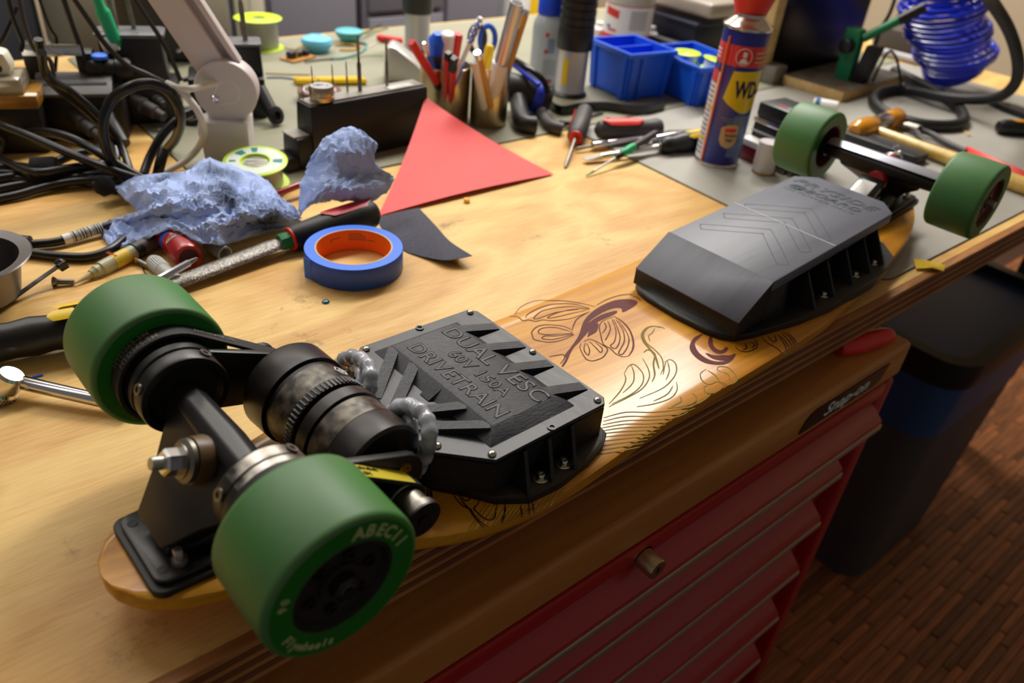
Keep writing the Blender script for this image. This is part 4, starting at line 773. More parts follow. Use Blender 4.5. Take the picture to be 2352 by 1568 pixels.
part('handle', MB().lathe([(.0125, .009), (.0140, .014), (.0150, L_*.3), (.0172, L_*.55), (.0178, L_*.8), (.0165, L_*.95), (.011, L_), (.002, L_+.001)], h0, hd, 32), 'black_rubber', t)
part('red_inlay', shell(h0, h1, .42, .97, -48, 30, lambda h: .0180 if h < .85 else .0172), 'grip_red', t)
# tape roll
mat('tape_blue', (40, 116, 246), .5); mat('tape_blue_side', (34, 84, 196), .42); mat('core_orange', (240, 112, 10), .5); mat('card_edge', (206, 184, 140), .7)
tp = Vector((0.3474, 0.6391, 0.024)); tp.z = 0
t = thing('tape_roll', 'roll of blue masking tape with an orange core on the plywood', 'tape', tp)
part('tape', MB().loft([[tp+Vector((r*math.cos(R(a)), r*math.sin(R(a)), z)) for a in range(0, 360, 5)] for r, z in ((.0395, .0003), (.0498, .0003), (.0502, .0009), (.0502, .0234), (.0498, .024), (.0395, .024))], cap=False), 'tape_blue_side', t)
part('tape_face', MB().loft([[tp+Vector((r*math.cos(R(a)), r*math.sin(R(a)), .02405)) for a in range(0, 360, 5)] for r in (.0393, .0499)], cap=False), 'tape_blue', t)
part('card_core', MB().loft([[tp+Vector((r*math.cos(R(a)), r*math.sin(R(a)), z)) for a in range(0, 360, 5)] for r, z in ((.0380, .0008), (.0395, .0008), (.0395, .0242), (.0380, .0242))], cap=False), 'card_edge', t)
part('orange_lining', MB().loft([[tp+Vector((.03795*math.cos(R(a)), .03795*math.sin(R(a)), z)) for a in range(0, 360, 5)] for z in (.0008, .0238)], cap=False), 'core_orange', t)
va = math.degrees(math.atan2(tp.y, tp.x))
mb = MB()
for a0, a1, z in ((-14, 8, .0190), (-20, 8, .0165), (-20, 8, .0142), (-20, 8, .0122), (-36, -22, .0128), (22, 40, .0158), (36, 41, .0135)):
    mb.add([tp+Vector((.0378*math.cos(R(va+a0+(a1-a0)*i/8)), .0378*math.sin(R(va+a0+(a1-a0)*i/8)), z+q)) for i in range(9) for q in (0, .0009)], [(2*i, 2*i+2, 2*i+3, 2*i+1) for i in range(8)])
tag(part('fine_print', mb, 'plunger_brown', t, smooth=0), kind='stuff')
e0 = math.degrees(math.atan2(Vector((0.2887, 0.6363, 0.012)).y-tp.y, Vector((0.2887, 0.6363, 0.012)).x-tp.x))
part('tape_end', MB().loft([[tp+Vector(((.0503+.0012*k)*math.cos(R(e0-3*k)), (.0503+.0012*k)*math.sin(R(e0-3*k)), z)) for z in (.0005, .006+.0005*(k % 2), .012-.0004*(k % 2), .0235)] for k in range(4)], cap=False, closed=False), 'tape_blue', t, solid=.0002)
# sandpaper sheets
mat('sheet_red', (240, 66, 62), .6, var=.06, scale=300, detail=2); mat('sheet_grit', (78, 78, 92), .85, var=.35, scale=900, detail=1, bump=.5, bscale=1500)
a, b, c = Vector((0.4287, 0.728, 0.0025)), Vector((0.7057, 0.7268, 0.0015)), Vector((0.6188, 0.9147, 0.064))
mb = MB(); rows = []
for i in range(9):
    u = i/8; l0 = a.lerp(c, u); l1 = b.lerp(c, u); rows.append([l0.lerp(l1, k/8)+Vector((0, 0, .004*math.sin(math.pi*k/8)*(1-u)*(1 if k < 8 else 0)-.010*math.sin(math.pi*u)*(1-k/16))) for k in range(9)])
for r in rows:
    for v in r: v.z = max(v.z, .0012)
one('sanding_sheet', 'three cornered red sanding sheet leaning on the black drill stand', 'sandpaper', MB().loft(rows[:-1]+[[c+Vector((.0002*k, 0, 0)) for k in range(9)]], cap=False, closed=False), 'sheet_red', solid=.0005)
g = [[(0.4255, 0.7256, 0.002), (0.4449, 0.7235, 0.004), (0.4646, 0.7211, 0.005), (0.4826, 0.723, 0.003)], [(0.4148, 0.6887, 0.001), (0.4377, 0.6837, 0.003), (0.4569, 0.6723, 0.006), (0.4709, 0.6706, 0.005)], [(0.41, 0.6535, 0.001), (0.4298, 0.6402, 0.004), (0.4455, 0.6293, 0.007), (0.46, 0.6258, 0.007)], [(0.4118, 0.6361, 0.001), (0.4223, 0.6119, 0.003), (0.4323, 0.5897, 0.008), (0.4556, 0.5787, 0.012)]]
g = [smoothpts(r, 4) for r in g]; gt = [smoothpts([r[k] for r in g], 4) for k in range(len(g[0]))]
one('sanding_sheet', 'grey abrasive paper corner curling up behind the tape roll', 'sandpaper', MB().loft(gt, cap=False, closed=False), 'sheet_grit', solid=.0005)
nutm = MB().lathe([(.0022, 0), (.0042, 0), (.0042, .0048), (.0022, .0048)], (0, 0, 0), Z3, 6)
def nut(x, label):
    mb = MB(); mb.v = [v+Vector(x) for v in nutm.v]; mb.f = nutm.f
    return one('hex_nut', label, 'nut', mb, 'brass', smooth=0)
nut((0.5476, 0.7135, 0.0), 'brass nut on the wood just below the red sheet'); nut((0.4442, 0.594, 0.0), 'small brass nut under the curled corner of the grey abrasive paper')
one('glue_drop', 'small shiny teal drop on the plywood below the tape roll', 'drop', MB().lathe([(.0035, 0), (.0038, .0007), (.0028, .0018), (.0004, .0022)], (0.2891, 0.5922, 0.0), Z3, 16), mat('teal_gel', (10, 96, 120), .15, coat=.6).name)
# blue paper towels
def towelmat():
    m = mat('paper_towel', (172, 192, 240), .9, bump=.55, bscale=420); nt = m.node_tree; N = nt.nodes; L = nt.links; p = N['Principled BSDF']
    at = N.new('ShaderNodeAttribute'); at.attribute_name = 'ink'; mx = N.new('ShaderNodeMix'); mx.data_type = 'RGBA'; mx.inputs[6].default_value = lin((172, 192, 240))
    mx.inputs[7].default_value = lin((54, 70, 100)); nz = N.new('ShaderNodeTexNoise'); nz.inputs['Scale'].default_value = 60; nz.inputs['Detail'].default_value = 5
    mu = N.new('ShaderNodeMath'); mu.operation = 'MULTIPLY'; L.new(at.outputs['Fac'], mu.inputs[0]); 
    m2 = N.new('ShaderNodeMath'); m2.operation = 'MULTIPLY'; m2.inputs[1].default_value = 1.7; L.new(nz.outputs['Fac'], m2.inputs[0]); L.new(m2.outputs[0], mu.inputs[1]); mu.use_clamp = True
    L.new(mu.outputs[0], mx.inputs[0]); L.new(mx.outputs[2], p.inputs['Base Color'])
    p.inputs['Subsurface Weight'].default_value = .0
towelmat()
def towel(name, label, rows, amp, seed, stains=(), n=10, keep=0):
    G = [smoothpts(r, n) for r in rows]; T = [smoothpts([r[k] for r in G], n) for k in range(len(G[0]))]
    nu, nv = len(T), len(T[0]); off = Vector((seed*3.1, seed*1.7, seed))
    for i in range(nu):
        for j in range(nv):
            p = T[i][j]; q = Vector((i/nu*3.2, j/nv*2.4, 0))*2.2+off
            r1 = 1-abs(noise.noise(q))*2.6; r2 = 1-abs(noise.noise(q*2.3+Vector((5, 2, 1))))*2.6; r3 = (1-abs(noise.noise(q*5.1))*3)+noise.noise(q*9)
            ed = min(1, min(i, nu-1-i, j, nv-1-j)/5)
            dz = amp*(.62*r1+.50*r2+.26*r3)*(.35+.65*ed)
            p.z = max(.0012, p.z+dz-amp*.25); p.x += amp*.5*noise.noise(q*2+Vector((9, 9, 9))); p.y += amp*.5*noise.noise(q*2+Vector((3, 7, 4)))
            if ed < .3: p.x += .0016*noise.noise(q*9); p.y += .0016*noise.noise(q*9+off)
    mb = MB().loft(T, cap=False, closed=False)
    me = mesh(name, mb, 'paper_towel', smooth=22)
    at = me.attributes.new('ink', 'FLOAT', 'POINT')
    for k, v in enumerate(me.vertices):
        s = 0
        for c, r in stains: s = max(s, 1-((v.co-Vector(c)).length/r))
        at.data[k].value = max(0, min(1, s*1.5))
    o = bpy.data.objects.new(name, me); link(o); md = o.modifiers.new('thin', 'SOLIDIFY'); md.thickness = .0005
    return tag(o, label, 'paper towel')
towel('paper_towel', 'large crumpled blue paper towel with dark ink stains over the tools', [
 [(0.1964, 0.941, 0.008), (0.2266, 0.9007, 0.03), (0.2575, 0.8576, 0.043), (0.286, 0.8643, 0.052), (0.3086, 0.8343, 0.046), (0.3345, 0.8216, 0.034), (0.3398, 0.7935, 0.02), (0.3471, 0.7607, 0.01)],
 [(0.191, 0.8562, 0.022), (0.2055, 0.8206, 0.045), (0.2321, 0.7907, 0.052), (0.2551, 0.7767, 0.058), (0.2797, 0.7703, 0.05), (0.3009, 0.7638, 0.04), (0.3217, 0.7539, 0.026), (0.3416, 0.7496, 0.01)],
 [(0.1942, 0.8358, 0.01), (0.1943, 0.7925, 0.034), (0.2149, 0.7592, 0.043), (0.2361, 0.7422, 0.05), (0.2614, 0.7407, 0.04), (0.2841, 0.7354, 0.032), (0.3112, 0.738, 0.022), (0.3375, 0.7462, 0.007)],
 [(0.1594, 0.8501, 0.006), (0.1752, 0.8222, 0.01), (0.1963, 0.7916, 0.022), (0.2155, 0.7526, 0.034), (0.2303, 0.7216, 0.034), (0.2616, 0.7349, 0.024), (0.3014, 0.7488, 0.014), (0.335, 0.7458, 0.004)],
 [(0.1516, 0.819, 0.003), (0.1566, 0.7891, 0.003), (0.18, 0.7711, 0.017), (0.204, 0.7456, 0.032), (0.2217, 0.7138, 0.026), (0.246, 0.7198, 0.016), (0.286, 0.7401, 0.008), (0.3298, 0.7461, 0.003)]],
 .0075, 3, (((0.2761, 0.8068, 0.055), .030), ((0.2659, 0.7599, 0.05), .026), ((0.2318, 0.8541, 0.04), .022), ((0.3, 0.7466, 0.02), .026), ((0.3286, 0.7754, 0.02), .018)))
towel('paper_towel', 'smaller blue paper towel standing up in front of the black drill stand', [
 [(0.3908, 0.7813, 0.085), (0.4017, 0.77, 0.096), (0.4189, 0.7554, 0.102), (0.4291, 0.726, 0.09)], [(0.3775, 0.778, 0.072), (0.386, 0.7461, 0.084), (0.4067, 0.7313, 0.082), (0.4244, 0.7246, 0.068)],
 [(0.3724, 0.7926, 0.048), (0.3774, 0.7402, 0.064), (0.4052, 0.7282, 0.06), (0.4488, 0.7236, 0.048)], [(0.3604, 0.7843, 0.03), (0.3611, 0.729, 0.048), (0.3829, 0.7107, 0.048), (0.4333, 0.7157, 0.036)], [(0.3457, 0.763, 0.005), (0.3521, 0.745, 0.026), (0.3739, 0.7287, 0.034), (0.4075, 0.7125, 0.03)]],
 .0045, 8, (), n=10)
one('paper_scrap', 'white torn scrap of paper between the tape roll and the file handle', 'paper', MB().loft([[Vector(v) for v in [(0.4093, 0.7267, 0.002), (0.4168, 0.7257, 0.004), (0.4241, 0.7224, 0.002)]], [Vector(v) for v in [(0.4089, 0.7241, 0.001), (0.4141, 0.7191, 0.003), (0.4231, 0.7187, 0.001)]]], cap=False, closed=False), 'white', solid=.0004)
# ---------------------------------------------------------------- lamp, solder spools, soldering gear at the back left
mat('lamp_white', (222, 214, 216), .4); mat('line_white', (246, 244, 246), .4); mat('cable_white', (232, 226, 214), .4)
lbp = Vector((.347, .955, 0)); fx = Vector((.86, -.51, 0)).normalized(); fy = Vector((-fx.y, fx.x, 0)); fy = Vector((.51, .86, 0)).normalized()
t = thing('desk_lamp', 'white articulated desk lamp with a round joint standing behind the crumpled towel', 'lamp', lbp)
def LP(a, b, h): return lbp+fx*a+fy*b+Z3*h
part('base_plate', MB().loft([[LP(a, b, h) for a, b in rrect(-.036, -.034, .036, .034, .006)] for h in (.0023, .006)]), 'lamp_white', t, bevel=.001)
part('base_post', MB().loft([[LP(a*k, b*k, h) for a, b in rrect(-.029, -.027, .029, .027, .003)] for h, k in ((.006, .94), (.0640, 1.0))]), 'lamp_white', t, bevel=.0015)
kn = part('side_knob', MB().lathe([(.013, 0), (.0135, .002), (.012, .004), (.002, .0045)], LP(-.0285, -.004, .046), -fx, 26), 'lamp_white', t)
cj = lbp+Z3*.0985+fx*.006
vd = -fy
part('joint_neck', MB().loft([[LP(a, b, h) for a, b in rrect(-.020, -.014, .026, .014, .008)] for h in (.063, .082)]), 'lamp_white', t)
jd = part('joint_disc', MB().lathe([(.034, -.014), (.0365, -.013), (.0370, .0125), (.0355, .015), (.002, .0152)], cj, vd, 56), 'lamp_white', t, smooth=35)
part('joint_screw', MB().lathe([(.0048, .015), (.0050, .016), (.0035, .0178), (.0005, .0182)], cj+fx*-.013-Z3*.009, vd, 20), 'chrome', jd)
td = [(-.013, -.009+.0)] + []
q = []
for k in range(13):
    a = R(-70+k*19); q.append((.004+.0135*math.cos(a), .001+.0135*math.sin(a)))
q = [(-.014, -.014)]+q[:] if False else q
loop = [(-.017, -.010)]+[(.003+.0135*math.cos(R(150-k*19)), .000+.0135*math.sin(R(150-k*19))) for k in range(14)]+[(-.010, -.016)]
part('joint_outline', MB().tube([cj+fx*a+Z3*b+vd*.0152 for a, b in loop], .0005, 6), 'line_white', jd)
ad = (Z3*.86-fx*.46).normalized(); an = (fx*.86+Z3*.46).normalized()
def bar(mb, a0, a1, w0, w1, d0, d1): return mb.loft([[cj+ad*l+an*w+vd*d for w, d in ((w0, d0), (w1, d0), (w1, d1), (w0, d1))] for l in (a0, a1)])
arm = part('lower_arm', bar(MB(), .030, .34, -.018, .018, -.004, .010), 'lamp_white', t, bevel=.002)
part('arm_rail', bar(MB(), .02, .34, .026, .033, -.012, .006), 'lamp_white', t, bevel=.0015)
part('arm_web', bar(MB(), .028, .34, .012, .030, -.012, -.006), 'lamp_white', t)
mb = MB().tube(smoothpts([(0.347, 0.9502, 0.108), (0.3199, 0.9373, 0.11), (0.2982, 0.9248, 0.112), (0.2881, 0.9328, 0.112), (0.2839, 0.9509, 0.111)], 5), .0040, 10)
part('lamp_cable', mb, 'cable_white', t)
part('lamp_cable', MB().tube(smoothpts([(0.2824, 0.9534, 0.112), (0.2879, 0.9401, 0.11), (0.2945, 0.9244, 0.102), (0.3005, 0.9118, 0.086), (0.3057, 0.9203, 0.06), (0.3079, 0.9577, 0.028), (0.2897, 0.9581, 0.014), (0.2665, 0.9561, 0.0065), (0.2512, 0.95, 0.006)], 6), .0042, 10), 'cable_white', t)
# lime solder spool lying flat behind the towel
mat('solder', (178, 176, 172), .32, .9, bump=.5, bscale=30, st=(1, 1, 90)); mat('sticker', (226, 236, 226), .5); mat('sticker_teal', (30, 140, 130), .5)
def spool(name, label, c, ax, r, rh, w, sticker, grp=None, wire='solder'):
    t = thing(name, label, 'spool', Vector(c)-Vector(ax).normalized()*w/2*0, grp); c = Vector(c); a = Vector(ax).normalized()
    for s in (-1, 1):
        h = s*w/2
        part('flange', MB().lathe([(rh, h-.0012), (r-.001, h-.0012), (r, h-.0005), (r, h+.0005), (r-.001, h+.0012), (rh, h+.0012), (rh-.002, h-s*.002), (rh-.002, 0)] if s > 0 else [(rh-.002, 0), (rh-.002, h+.002), (rh, h-.0012), (r-.001, h-.0012), (r, h), (r-.001, h+.0012), (rh, h+.0012)], c, a, 44, cap=False), 'lime', t)
    part('wound_wire', MB().lathe([(rh+.001, -w/2+.0015), (r*.80, -w/2+.0015), (r*.80, w/2-.0015), (rh+.001, w/2-.0015)], c, a, 40), wire, t)
    if sticker:
        part('paper_label', MB().lathe([(rh+.0015, w/2+.00135), (r*.88, w/2+.00135)], c, a, 44, cap=False), 'sticker', t)
        x, y, z = frame(a)
        for k, (a0, a1, r0, r1) in enumerate(((60, 75, .55, .85), (95, 118, .55, .82), (-40, -22, .55, .84), (150, 160, .6, .8))):
            part('label_block', MB().add([c+z*(w/2+.0015)+(x*math.cos(R(q))+y*math.sin(R(q)))*r*rr for q in (a0, (a0+a1)/2, a1) for rr in (r0, r1)], [(0, 2, 3, 1), (2, 4, 5, 3)]), 'sticker_teal', t, smooth=0)
    return t
spool('solder_spool', 'lime green solder spool with a white label lying between lamp and towel', Vector((0.3439, 0.867, 0.022)), Vector((-.06, -.10, 1)), .0375, .0165, .030, True)
spool('wire_spool', 'lime green spool of silver wire standing on end left of the blue buttons', Vector((0.6136, 1.4619, 0.0))+Z3*.029, Z3, .043, .015, .052, False)
# soldering stands: three black blocks
mat('cover_clear', (196, 186, 160), .2, trans=.55, coat=.5); mat('ceramic', (240, 236, 216), .4); mat('tray_grey', (74, 68, 66), .45); mat('strain_grey', (62, 58, 58), .55); mat('amber_tape', (196, 140, 50), .3, trans=.2, coat=.5, var=.5, scale=14, col2=(40, 30, 18)); mat('iron_green', (24, 176, 116), .45); mat('iron_blue', (30, 110, 236), .42)
vx = Vector((.93, -.36, 0)).normalized(); vy = Vector((.36, .93, 0)).normalized()
def blk(mb, o, a0, a1, b0, b1, h0, h1, k=1.): 
    ca, cb = (a0+a1)/2, (b0+b1)/2
    return mb.loft([[o+vx*a+vy*b+Z3*h0 for a, b in ((a0, b0), (a1, b0), (a1, b1), (a0, b1))], [o+vx*(ca+(a-ca)*k)+vy*(cb+(b-cb)*k)+Z3*h1 for a, b in ((a0, b0), (a1, b0), (a1, b1), (a0, b1))]])
def plug(t, px, d, r, L_):
    d = Vector(d).normalized(); o = Vector(px)
    return part('cable_gland', MB().lathe([(r, 0), (r, L_*.4), (r*.82, L_*.44), (r*.80, L_*.75), (r*.62, L_*.78), (r*.55, L_)], o, d, 22), 'strain_grey', t)
oA = Vector((0.1657, 1.0914, 0.001)); oA.z = 0
tA = thing('iron_station', 'black tool station with an amber taped cover and white ceramic insert at far left', 'soldering station', oA)
part('body', blk(MB(), oA, -.125, 0, 0, .07, .0005, .058), 'black_plastic', tA, bevel=.003)
part('amber_wrap', blk(MB(), oA, -.128, .002, -.004, .066, .058, .074), 'amber_tape', tA, bevel=.002)
part('clear_cover', blk(MB(), oA, -.125, -.012, .000, .060, .0745, .092, .96), 'cover_clear', tA, bevel=.003)
cer = part('ceramic_insert', MB().loft([[oA+vx*a+vy*b+Z3*h for a, h in ((-.108, .0925), (-.025, .0925), (-.022, .102), (-.026, .118), (-.040, .122), (-.052, .116), (-.058, .103), (-.085, .100), (-.108, .106))] for b in (.018, .045)]), 'ceramic', tA, bevel=.003)
for h in (.101, .113): part('insert_hole', MB().cyl(oA+vx*-.036+vy*.0186+Z3*h, oA+vx*-.036+vy*.0172+Z3*h, .0048, n=18), 'bin_grey', cer)
part('plug_pin', MB().lathe([(.003, 0), (.006, .006), (.0105, .018), (.0125, .045), (.0135, .048), (.0125, .078), (.009, .082)], oA+vx*-.082+vy*.006+Z3*.082, Vector((-.14, 0, 1)), 22), 'strain_grey', tA)
plug(tA, oA+vx*-.06+vy*.005+Z3*.022, (-.2, -1, -.2), .013, .04)
part('bottle_ring', MB().tube([oA+vx*(-.085+.014*math.cos(R(a)))+vy*-.022+Z3*(.016+.014*math.sin(R(a))) for a in range(0, 360, 20)], .0022, 8, closed=True), 'syringe_body', tA)
oB = Vector((0.2655, 1.0975, 0.0)); oB.z = 0
tB = thing('iron_station', 'black iron stand with a grey lip and silver bar, left of the tall black box', 'soldering station', oB)
part('body', blk(MB(), oB, -.098, 0, 0, .085, .0005, .060), 'black_plastic', tB, bevel=.003)
part('tray_lip', MB().loft([[oB+vx*a+vy*b+Z3*h for b, h in ((-.010, .060), (-.010, .064), (.030, .082), (.034, .080), (.030, .060))] for a in (-.100, -.01)]), 'tray_grey', tB, bevel=.0015)
part('tray_slot', MB().loft([[oB+vx*a+vy*b+Z3*h for b, h in ((.006, .0717), (.010, .0735), (.010, .0742), (.006, .0724))] for a in (-.094, -.016)]), 'black_slot', tB, smooth=0)
part('rear_frame', blk(MB(), oB, -.11, -.092, .03, .06, .06, .114), 'black_plastic', tB, bevel=.003); part('rear_post', MB().loft([[oB+vx*a+vy*b+Z3*h for a, b in ((-.05, .03), (-.03, .03), (-.03, .06), (-.05, .06))] for h in (.06, .105)]), 'black_plastic', tB, bevel=.003)
part('silver_bar', MB().loft([[oB+vx*a+vy*b+Z3*h for b, h in ((.022, .103), (.034, .103), (.036, .114), (.026, .117))] for a in (-.108, -.040)]), 'chrome', tB, bevel=.0015)
part('knob_barrel', MB().lathe([(.012, 0), (.014, .003), (.014, .018), (.0115, .020), (.0115, .034), (.0135, .036), (.0135, .050), (.010, .054)], oB+vx*-.040+vy*.035+Z3*.084, vx, 26), 'black_plastic', tB)
part('blue_cap', MB().lathe([(.010, 0), (.010, .004), (.008, .0055)], oB+vx*-.022+vy*.034+Z3*.0975, Z3, 22), 'iron_blue', tB)
plug(tB, oB+vx*-.062+vy*.004+Z3*.034, (.35, -1, -.42), .0115, .052)
part('side_tube', MB().cyl(oB+vx*-.024+vy*-.002+Z3*.040, oB+vx*-.004+vy*-.045+Z3*.010, .0095, n=18), 'black_plastic', tB)
oC = Vector((0.3459, 1.1263, 0.0)); oC.z = 0
tC = thing('iron_station', 'tall black box with a rounded grey top plate and thin upright pins', 'soldering station', oC)
part('foot', blk(MB(), oC, -.096, 0, 0, .075, .0005, .052), 'black_plastic', tC, bevel=.003)
part('tall_box', blk(MB(), oC, -.092, -.010, .012, .062, .05, .114, .95), 'black_plastic', tC, bevel=.003)
part('top_plate', MB().loft([[oC+vx*(-.051+a)+vy*(.037+b)+Z3*h for a, b in rrect(-.044, -.026, .044, .026, .010)] for h in (.114, .119)]), mat('plate_grey', (96, 96, 100), .4).name, tC, bevel=.001)
for a, b in ((-.085, .03), (-.065, .022), (-.04, .022), (-.018, .03)): part('plate_screw', MB().lathe([(.0025, 0), (.002, .0012), (.0003, .0015)], oC+vx*a+vy*b+Z3*.119, Z3, 12), 'chrome', tC)
for a, b, l in ((-.068, .042, .10), (-.046, .046, .12)): part('upright_pin', MB().lathe([(.0032, 0), (.0032, .045), (.002, .048), (.002, l)], oC+vx*a+vy*b+Z3*.119, Vector((-.06, 0, 1)), 12), 'dull_steel', tC)
plug(tC, oC+vx*-.062+vy*.003+Z3*.036, (.6, -1, -.35), .012, .055)
plug(tC, oC+vx*-.030+vy*.003+Z3*.036, (.2, -1, -.2), .008, .020)
oD = Vector((0.4563, 1.0948, 0.0)); oD.z = 0
tD = thing('iron_station', 'black box with a grey plate and a tall pin, mostly hidden behind the white lamp', 'soldering station', oD)
part('foot', blk(MB(), oD, -.10, .004, .0, .07, .0023, .06), 'black_plastic', tD, bevel=.003)
part('tall_box', blk(MB(), oD, -.060, .004, .012, .055, .058, .101, .96), 'black_plastic', tD, bevel=.003)
part('top_plate', MB().loft([[oD+vx*(-.028+a)+vy*(.034+b)+Z3*h for a, b in rrect(-.033, -.022, .033, .022, .006)] for h in (.101, .105)]), 'plate_grey', tD, bevel=.001)
part('upright_pin', MB().lathe([(.0036, 0), (.0036, .05), (.0022, .054), (.0022, .12)], oD+vx*-.016+vy*.034+Z3*.105, Vector((-.03, 0, 1)), 12), 'dull_steel', tD)
part('stand_rod', MB().cyl(oD+vx*-.004+vy*.004+Z3*.045, oD+vx*.012+vy*-.028+Z3*.014, .0095, n=18), 'black_plastic', tD)
part('stand_foot', MB().lathe([(.013, 0), (.013, .006), (.006, .0075), (.006, .003)], oD+vx*.012+vy*-.030+Z3*.0160, Vector((.35, -1, .35)), 22), 'black_plastic', tD)
# soldering irons
def iron(name, label, a, b, m, r=.0085):
    a, b = Vector(a), Vector(b); d = b-a; L_ = d.length
    t = thing(name, label, 'soldering iron', b); 
    part('grip', MB().lathe([(r*.7, -.02), (r*.75, 0), (r*1.05, .004), (r*1.1, L_*.12), (r*1.0, L_*.55), (r*1.12, L_*.78), (r*.75, L_*.86), (r*.7, L_*.92)], a, d, 24), m, t)
    part('grip_cord', MB().cyl(a-d*.6, a-d*.05, r*.55, n=14), 'bin_grey', t)
    part('metal_collar', MB().lathe([(r*.55, L_*.92), (r*.55, L_), (r*.3, L_*1.01)], a, d, 20), 'chrome', t)
    part('hot_tip', MB().lathe([(r*.22, L_), (r*.2, L_*1.35), (r*.05, L_*1.45)], a, d, 12), 'dull_steel', t)
    return t
gi = [(0.278, 1.165, 0.1526), (0.2894, 1.165, 0.1)]; bi = [(0.429, 1.25, 0.1465), (0.4477, 1.25, 0.0734)] if False else [(0.4323, 1.25, 0.1342), (0.4479, 1.25, 0.0747)]
iron('soldering_iron', 'soldering iron with a green grip held in the black stands at left', gi[0], gi[1], 'iron_green', .0085)
iron('soldering_iron', 'soldering iron with a blue grip behind the white lamp arm', bi[0], bi[1], 'iron_blue', .0090)
g2 = Vector(gi[1])
one('iron_holder', 'white and amber holder ring at the tip of the green soldering iron', 'holder', MB().lathe([(.010, 0), (.012, .001), (.0115, .018), (.009, .019), (.0085, .002)], g2-vx*.020+Z3*.004, Vector((1, -.2, .25)), 24), 'ceramic')
one('iron_holder_post', 'black post under the green soldering iron, between two black stands', 'post', blk(MB(), Vector((g2.x-.012, g2.y, 0)), -.010, .010, -.008, .008, .0005, g2.z-.010), 'black_plastic', bevel=.002)
one('equipment_case', 'dark charcoal equipment case behind the tall black box', 'case', blk(MB(), Vector((.435, 1.42, 0)), -.075, .062, .0, .085, .0023, .30, .98), mat('charcoal', (44, 44, 47), .5).name, bevel=.012)
one('clip_strip', 'strip of small chrome clips lying in front of the charcoal case', 'clip', MB().tube(smoothpts([(0.4358, 1.3851, 0.03), (0.4521, 1.3937, 0.035), (0.4628, 1.3988, 0.03), (0.4729, 1.3964, 0.034)], 4), .0028, 8), 'chrome')
# black cables
def cable(label, pts, r, m='cable_black', n=6, name='cable', grp=None):
    return one(name, label, 'cable', MB().tube(smoothpts(pts, n), r, 10), m, grp)
cable('thick black cable crossing the cable pile from the left edge towards the towel, upper one', [(0.1094, 1.0964, 0.05), (0.1376, 1.037, 0.046), (0.1656, 0.987, 0.038), (0.1944, 0.9449, 0.028), (0.2239, 0.9226, 0.016), (0.2445, 0.9101, 0.01)], .0054)
cable('thick black cable arching over the pile from the round clear gland to the towel', [(0.1442, 1.0898, 0.03), (0.1623, 1.0472, 0.042), (0.1805, 1.0029, 0.045), (0.2002, 0.9599, 0.036), (0.2188, 0.9339, 0.022), (0.2347, 0.9212, 0.01)], .0054)
cable('black cable forming the big upright loop left of the white lamp', [(0.2361, 0.9022, 0.006), (0.2138, 0.9251, 0.01), (0.2054, 0.9466, 0.028), (0.1995, 0.9403, 0.06), (0.2032, 0.9391, 0.085), (0.2168, 0.9399, 0.106), (0.2358, 0.9299, 0.12), (0.2583, 0.9344, 0.12), (0.276, 0.9344, 0.11), (0.2889, 0.9465, 0.086), (0.2954, 0.9718, 0.056), (0.2956, 1.0039, 0.026), (0.2922, 1.0304, 0.006)], .0060, n=8)
cable('first of two black cables slanting down from the left stand to the loop', [(0.1658, 0.9811, 0.165), (0.1663, 0.9915, 0.135), (0.171, 0.9947, 0.118), (0.1891, 1.0079, 0.1), (0.2051, 1.0049, 0.08), (0.2182, 1.0073, 0.058), (0.2302, 1.0071, 0.03), (0.2268, 0.9681, 0.008), (0.2182, 0.926, 0.006)], .0046)
cable('second of two black cables slanting down from the left stand to the loop', [(0.1637, 0.9674, 0.155), (0.1662, 0.9938, 0.125), (0.1788, 1.0106, 0.102), (0.1966, 1.0176, 0.08), (0.2144, 1.0221, 0.055), (0.2232, 1.0152, 0.034), (0.2203, 0.9925, 0.02), (0.2093, 0.9717, 0.01), (0.207, 0.9292, 0.006)], .0046)
cable('black cable bowing up from the towel to the lamp joint', [(0.2389, 0.9595, 0.006), (0.2543, 0.9752, 0.02), (0.2736, 0.9796, 0.042), (0.2933, 0.9787, 0.058), (0.3169, 0.981, 0.066), (0.3504, 0.9812, 0.068)], .0054)
cable('short black cable stub standing up beside the towel top', [(0.2521, 0.9495, 0.006), (0.2563, 0.9448, 0.022), (0.2658, 0.953, 0.034)], .0065)
cable('black cable curling on the mat behind the lamp post', [(0.3456, 1.1238, 0.004), (0.3531, 1.1098, 0.006), (0.3712, 1.1063, 0.012), (0.3962, 1.1047, 0.014)], .0042)
cable('thin black cable hanging from above beside the green iron, left one', [(0.2303, 1.14, 0.1796), (0.2342, 1.14, 0.1412), (0.2397, 1.14, 0.0952), (0.2406, 1.14, 0.0614), (0.2448, 1.14, 0.0423), (0.2495, 1.14, 0.0251)], .0034)
cable('thin black cable running from the top edge down to the white lamp cable', [(0.2306, 1.1, 0.1871), (0.2461, 1.1, 0.1526), (0.2601, 1.1, 0.1219), (0.2789, 1.1, 0.097), (0.3033, 1.1, 0.081), (0.3268, 1.1, 0.0657)], .0034)
cable('thin black cable dropping from the top edge over the tall black box', [(0.2995, 1.1, 0.1839), (0.3154, 1.1, 0.1494), (0.3295, 1.1, 0.1198), (0.3388, 1.1, 0.0898), (0.3441, 1.1, 0.0689)], .0030)
cable('thin brown black wire hanging over the ceramic insert at far left', [(0.169, 1.12, 0.1863), (0.1686, 1.12, 0.1575), (0.1706, 1.12, 0.1376), (0.1714, 1.12, 0.1274), (0.1674, 1.12, 0.1186)], .0026)
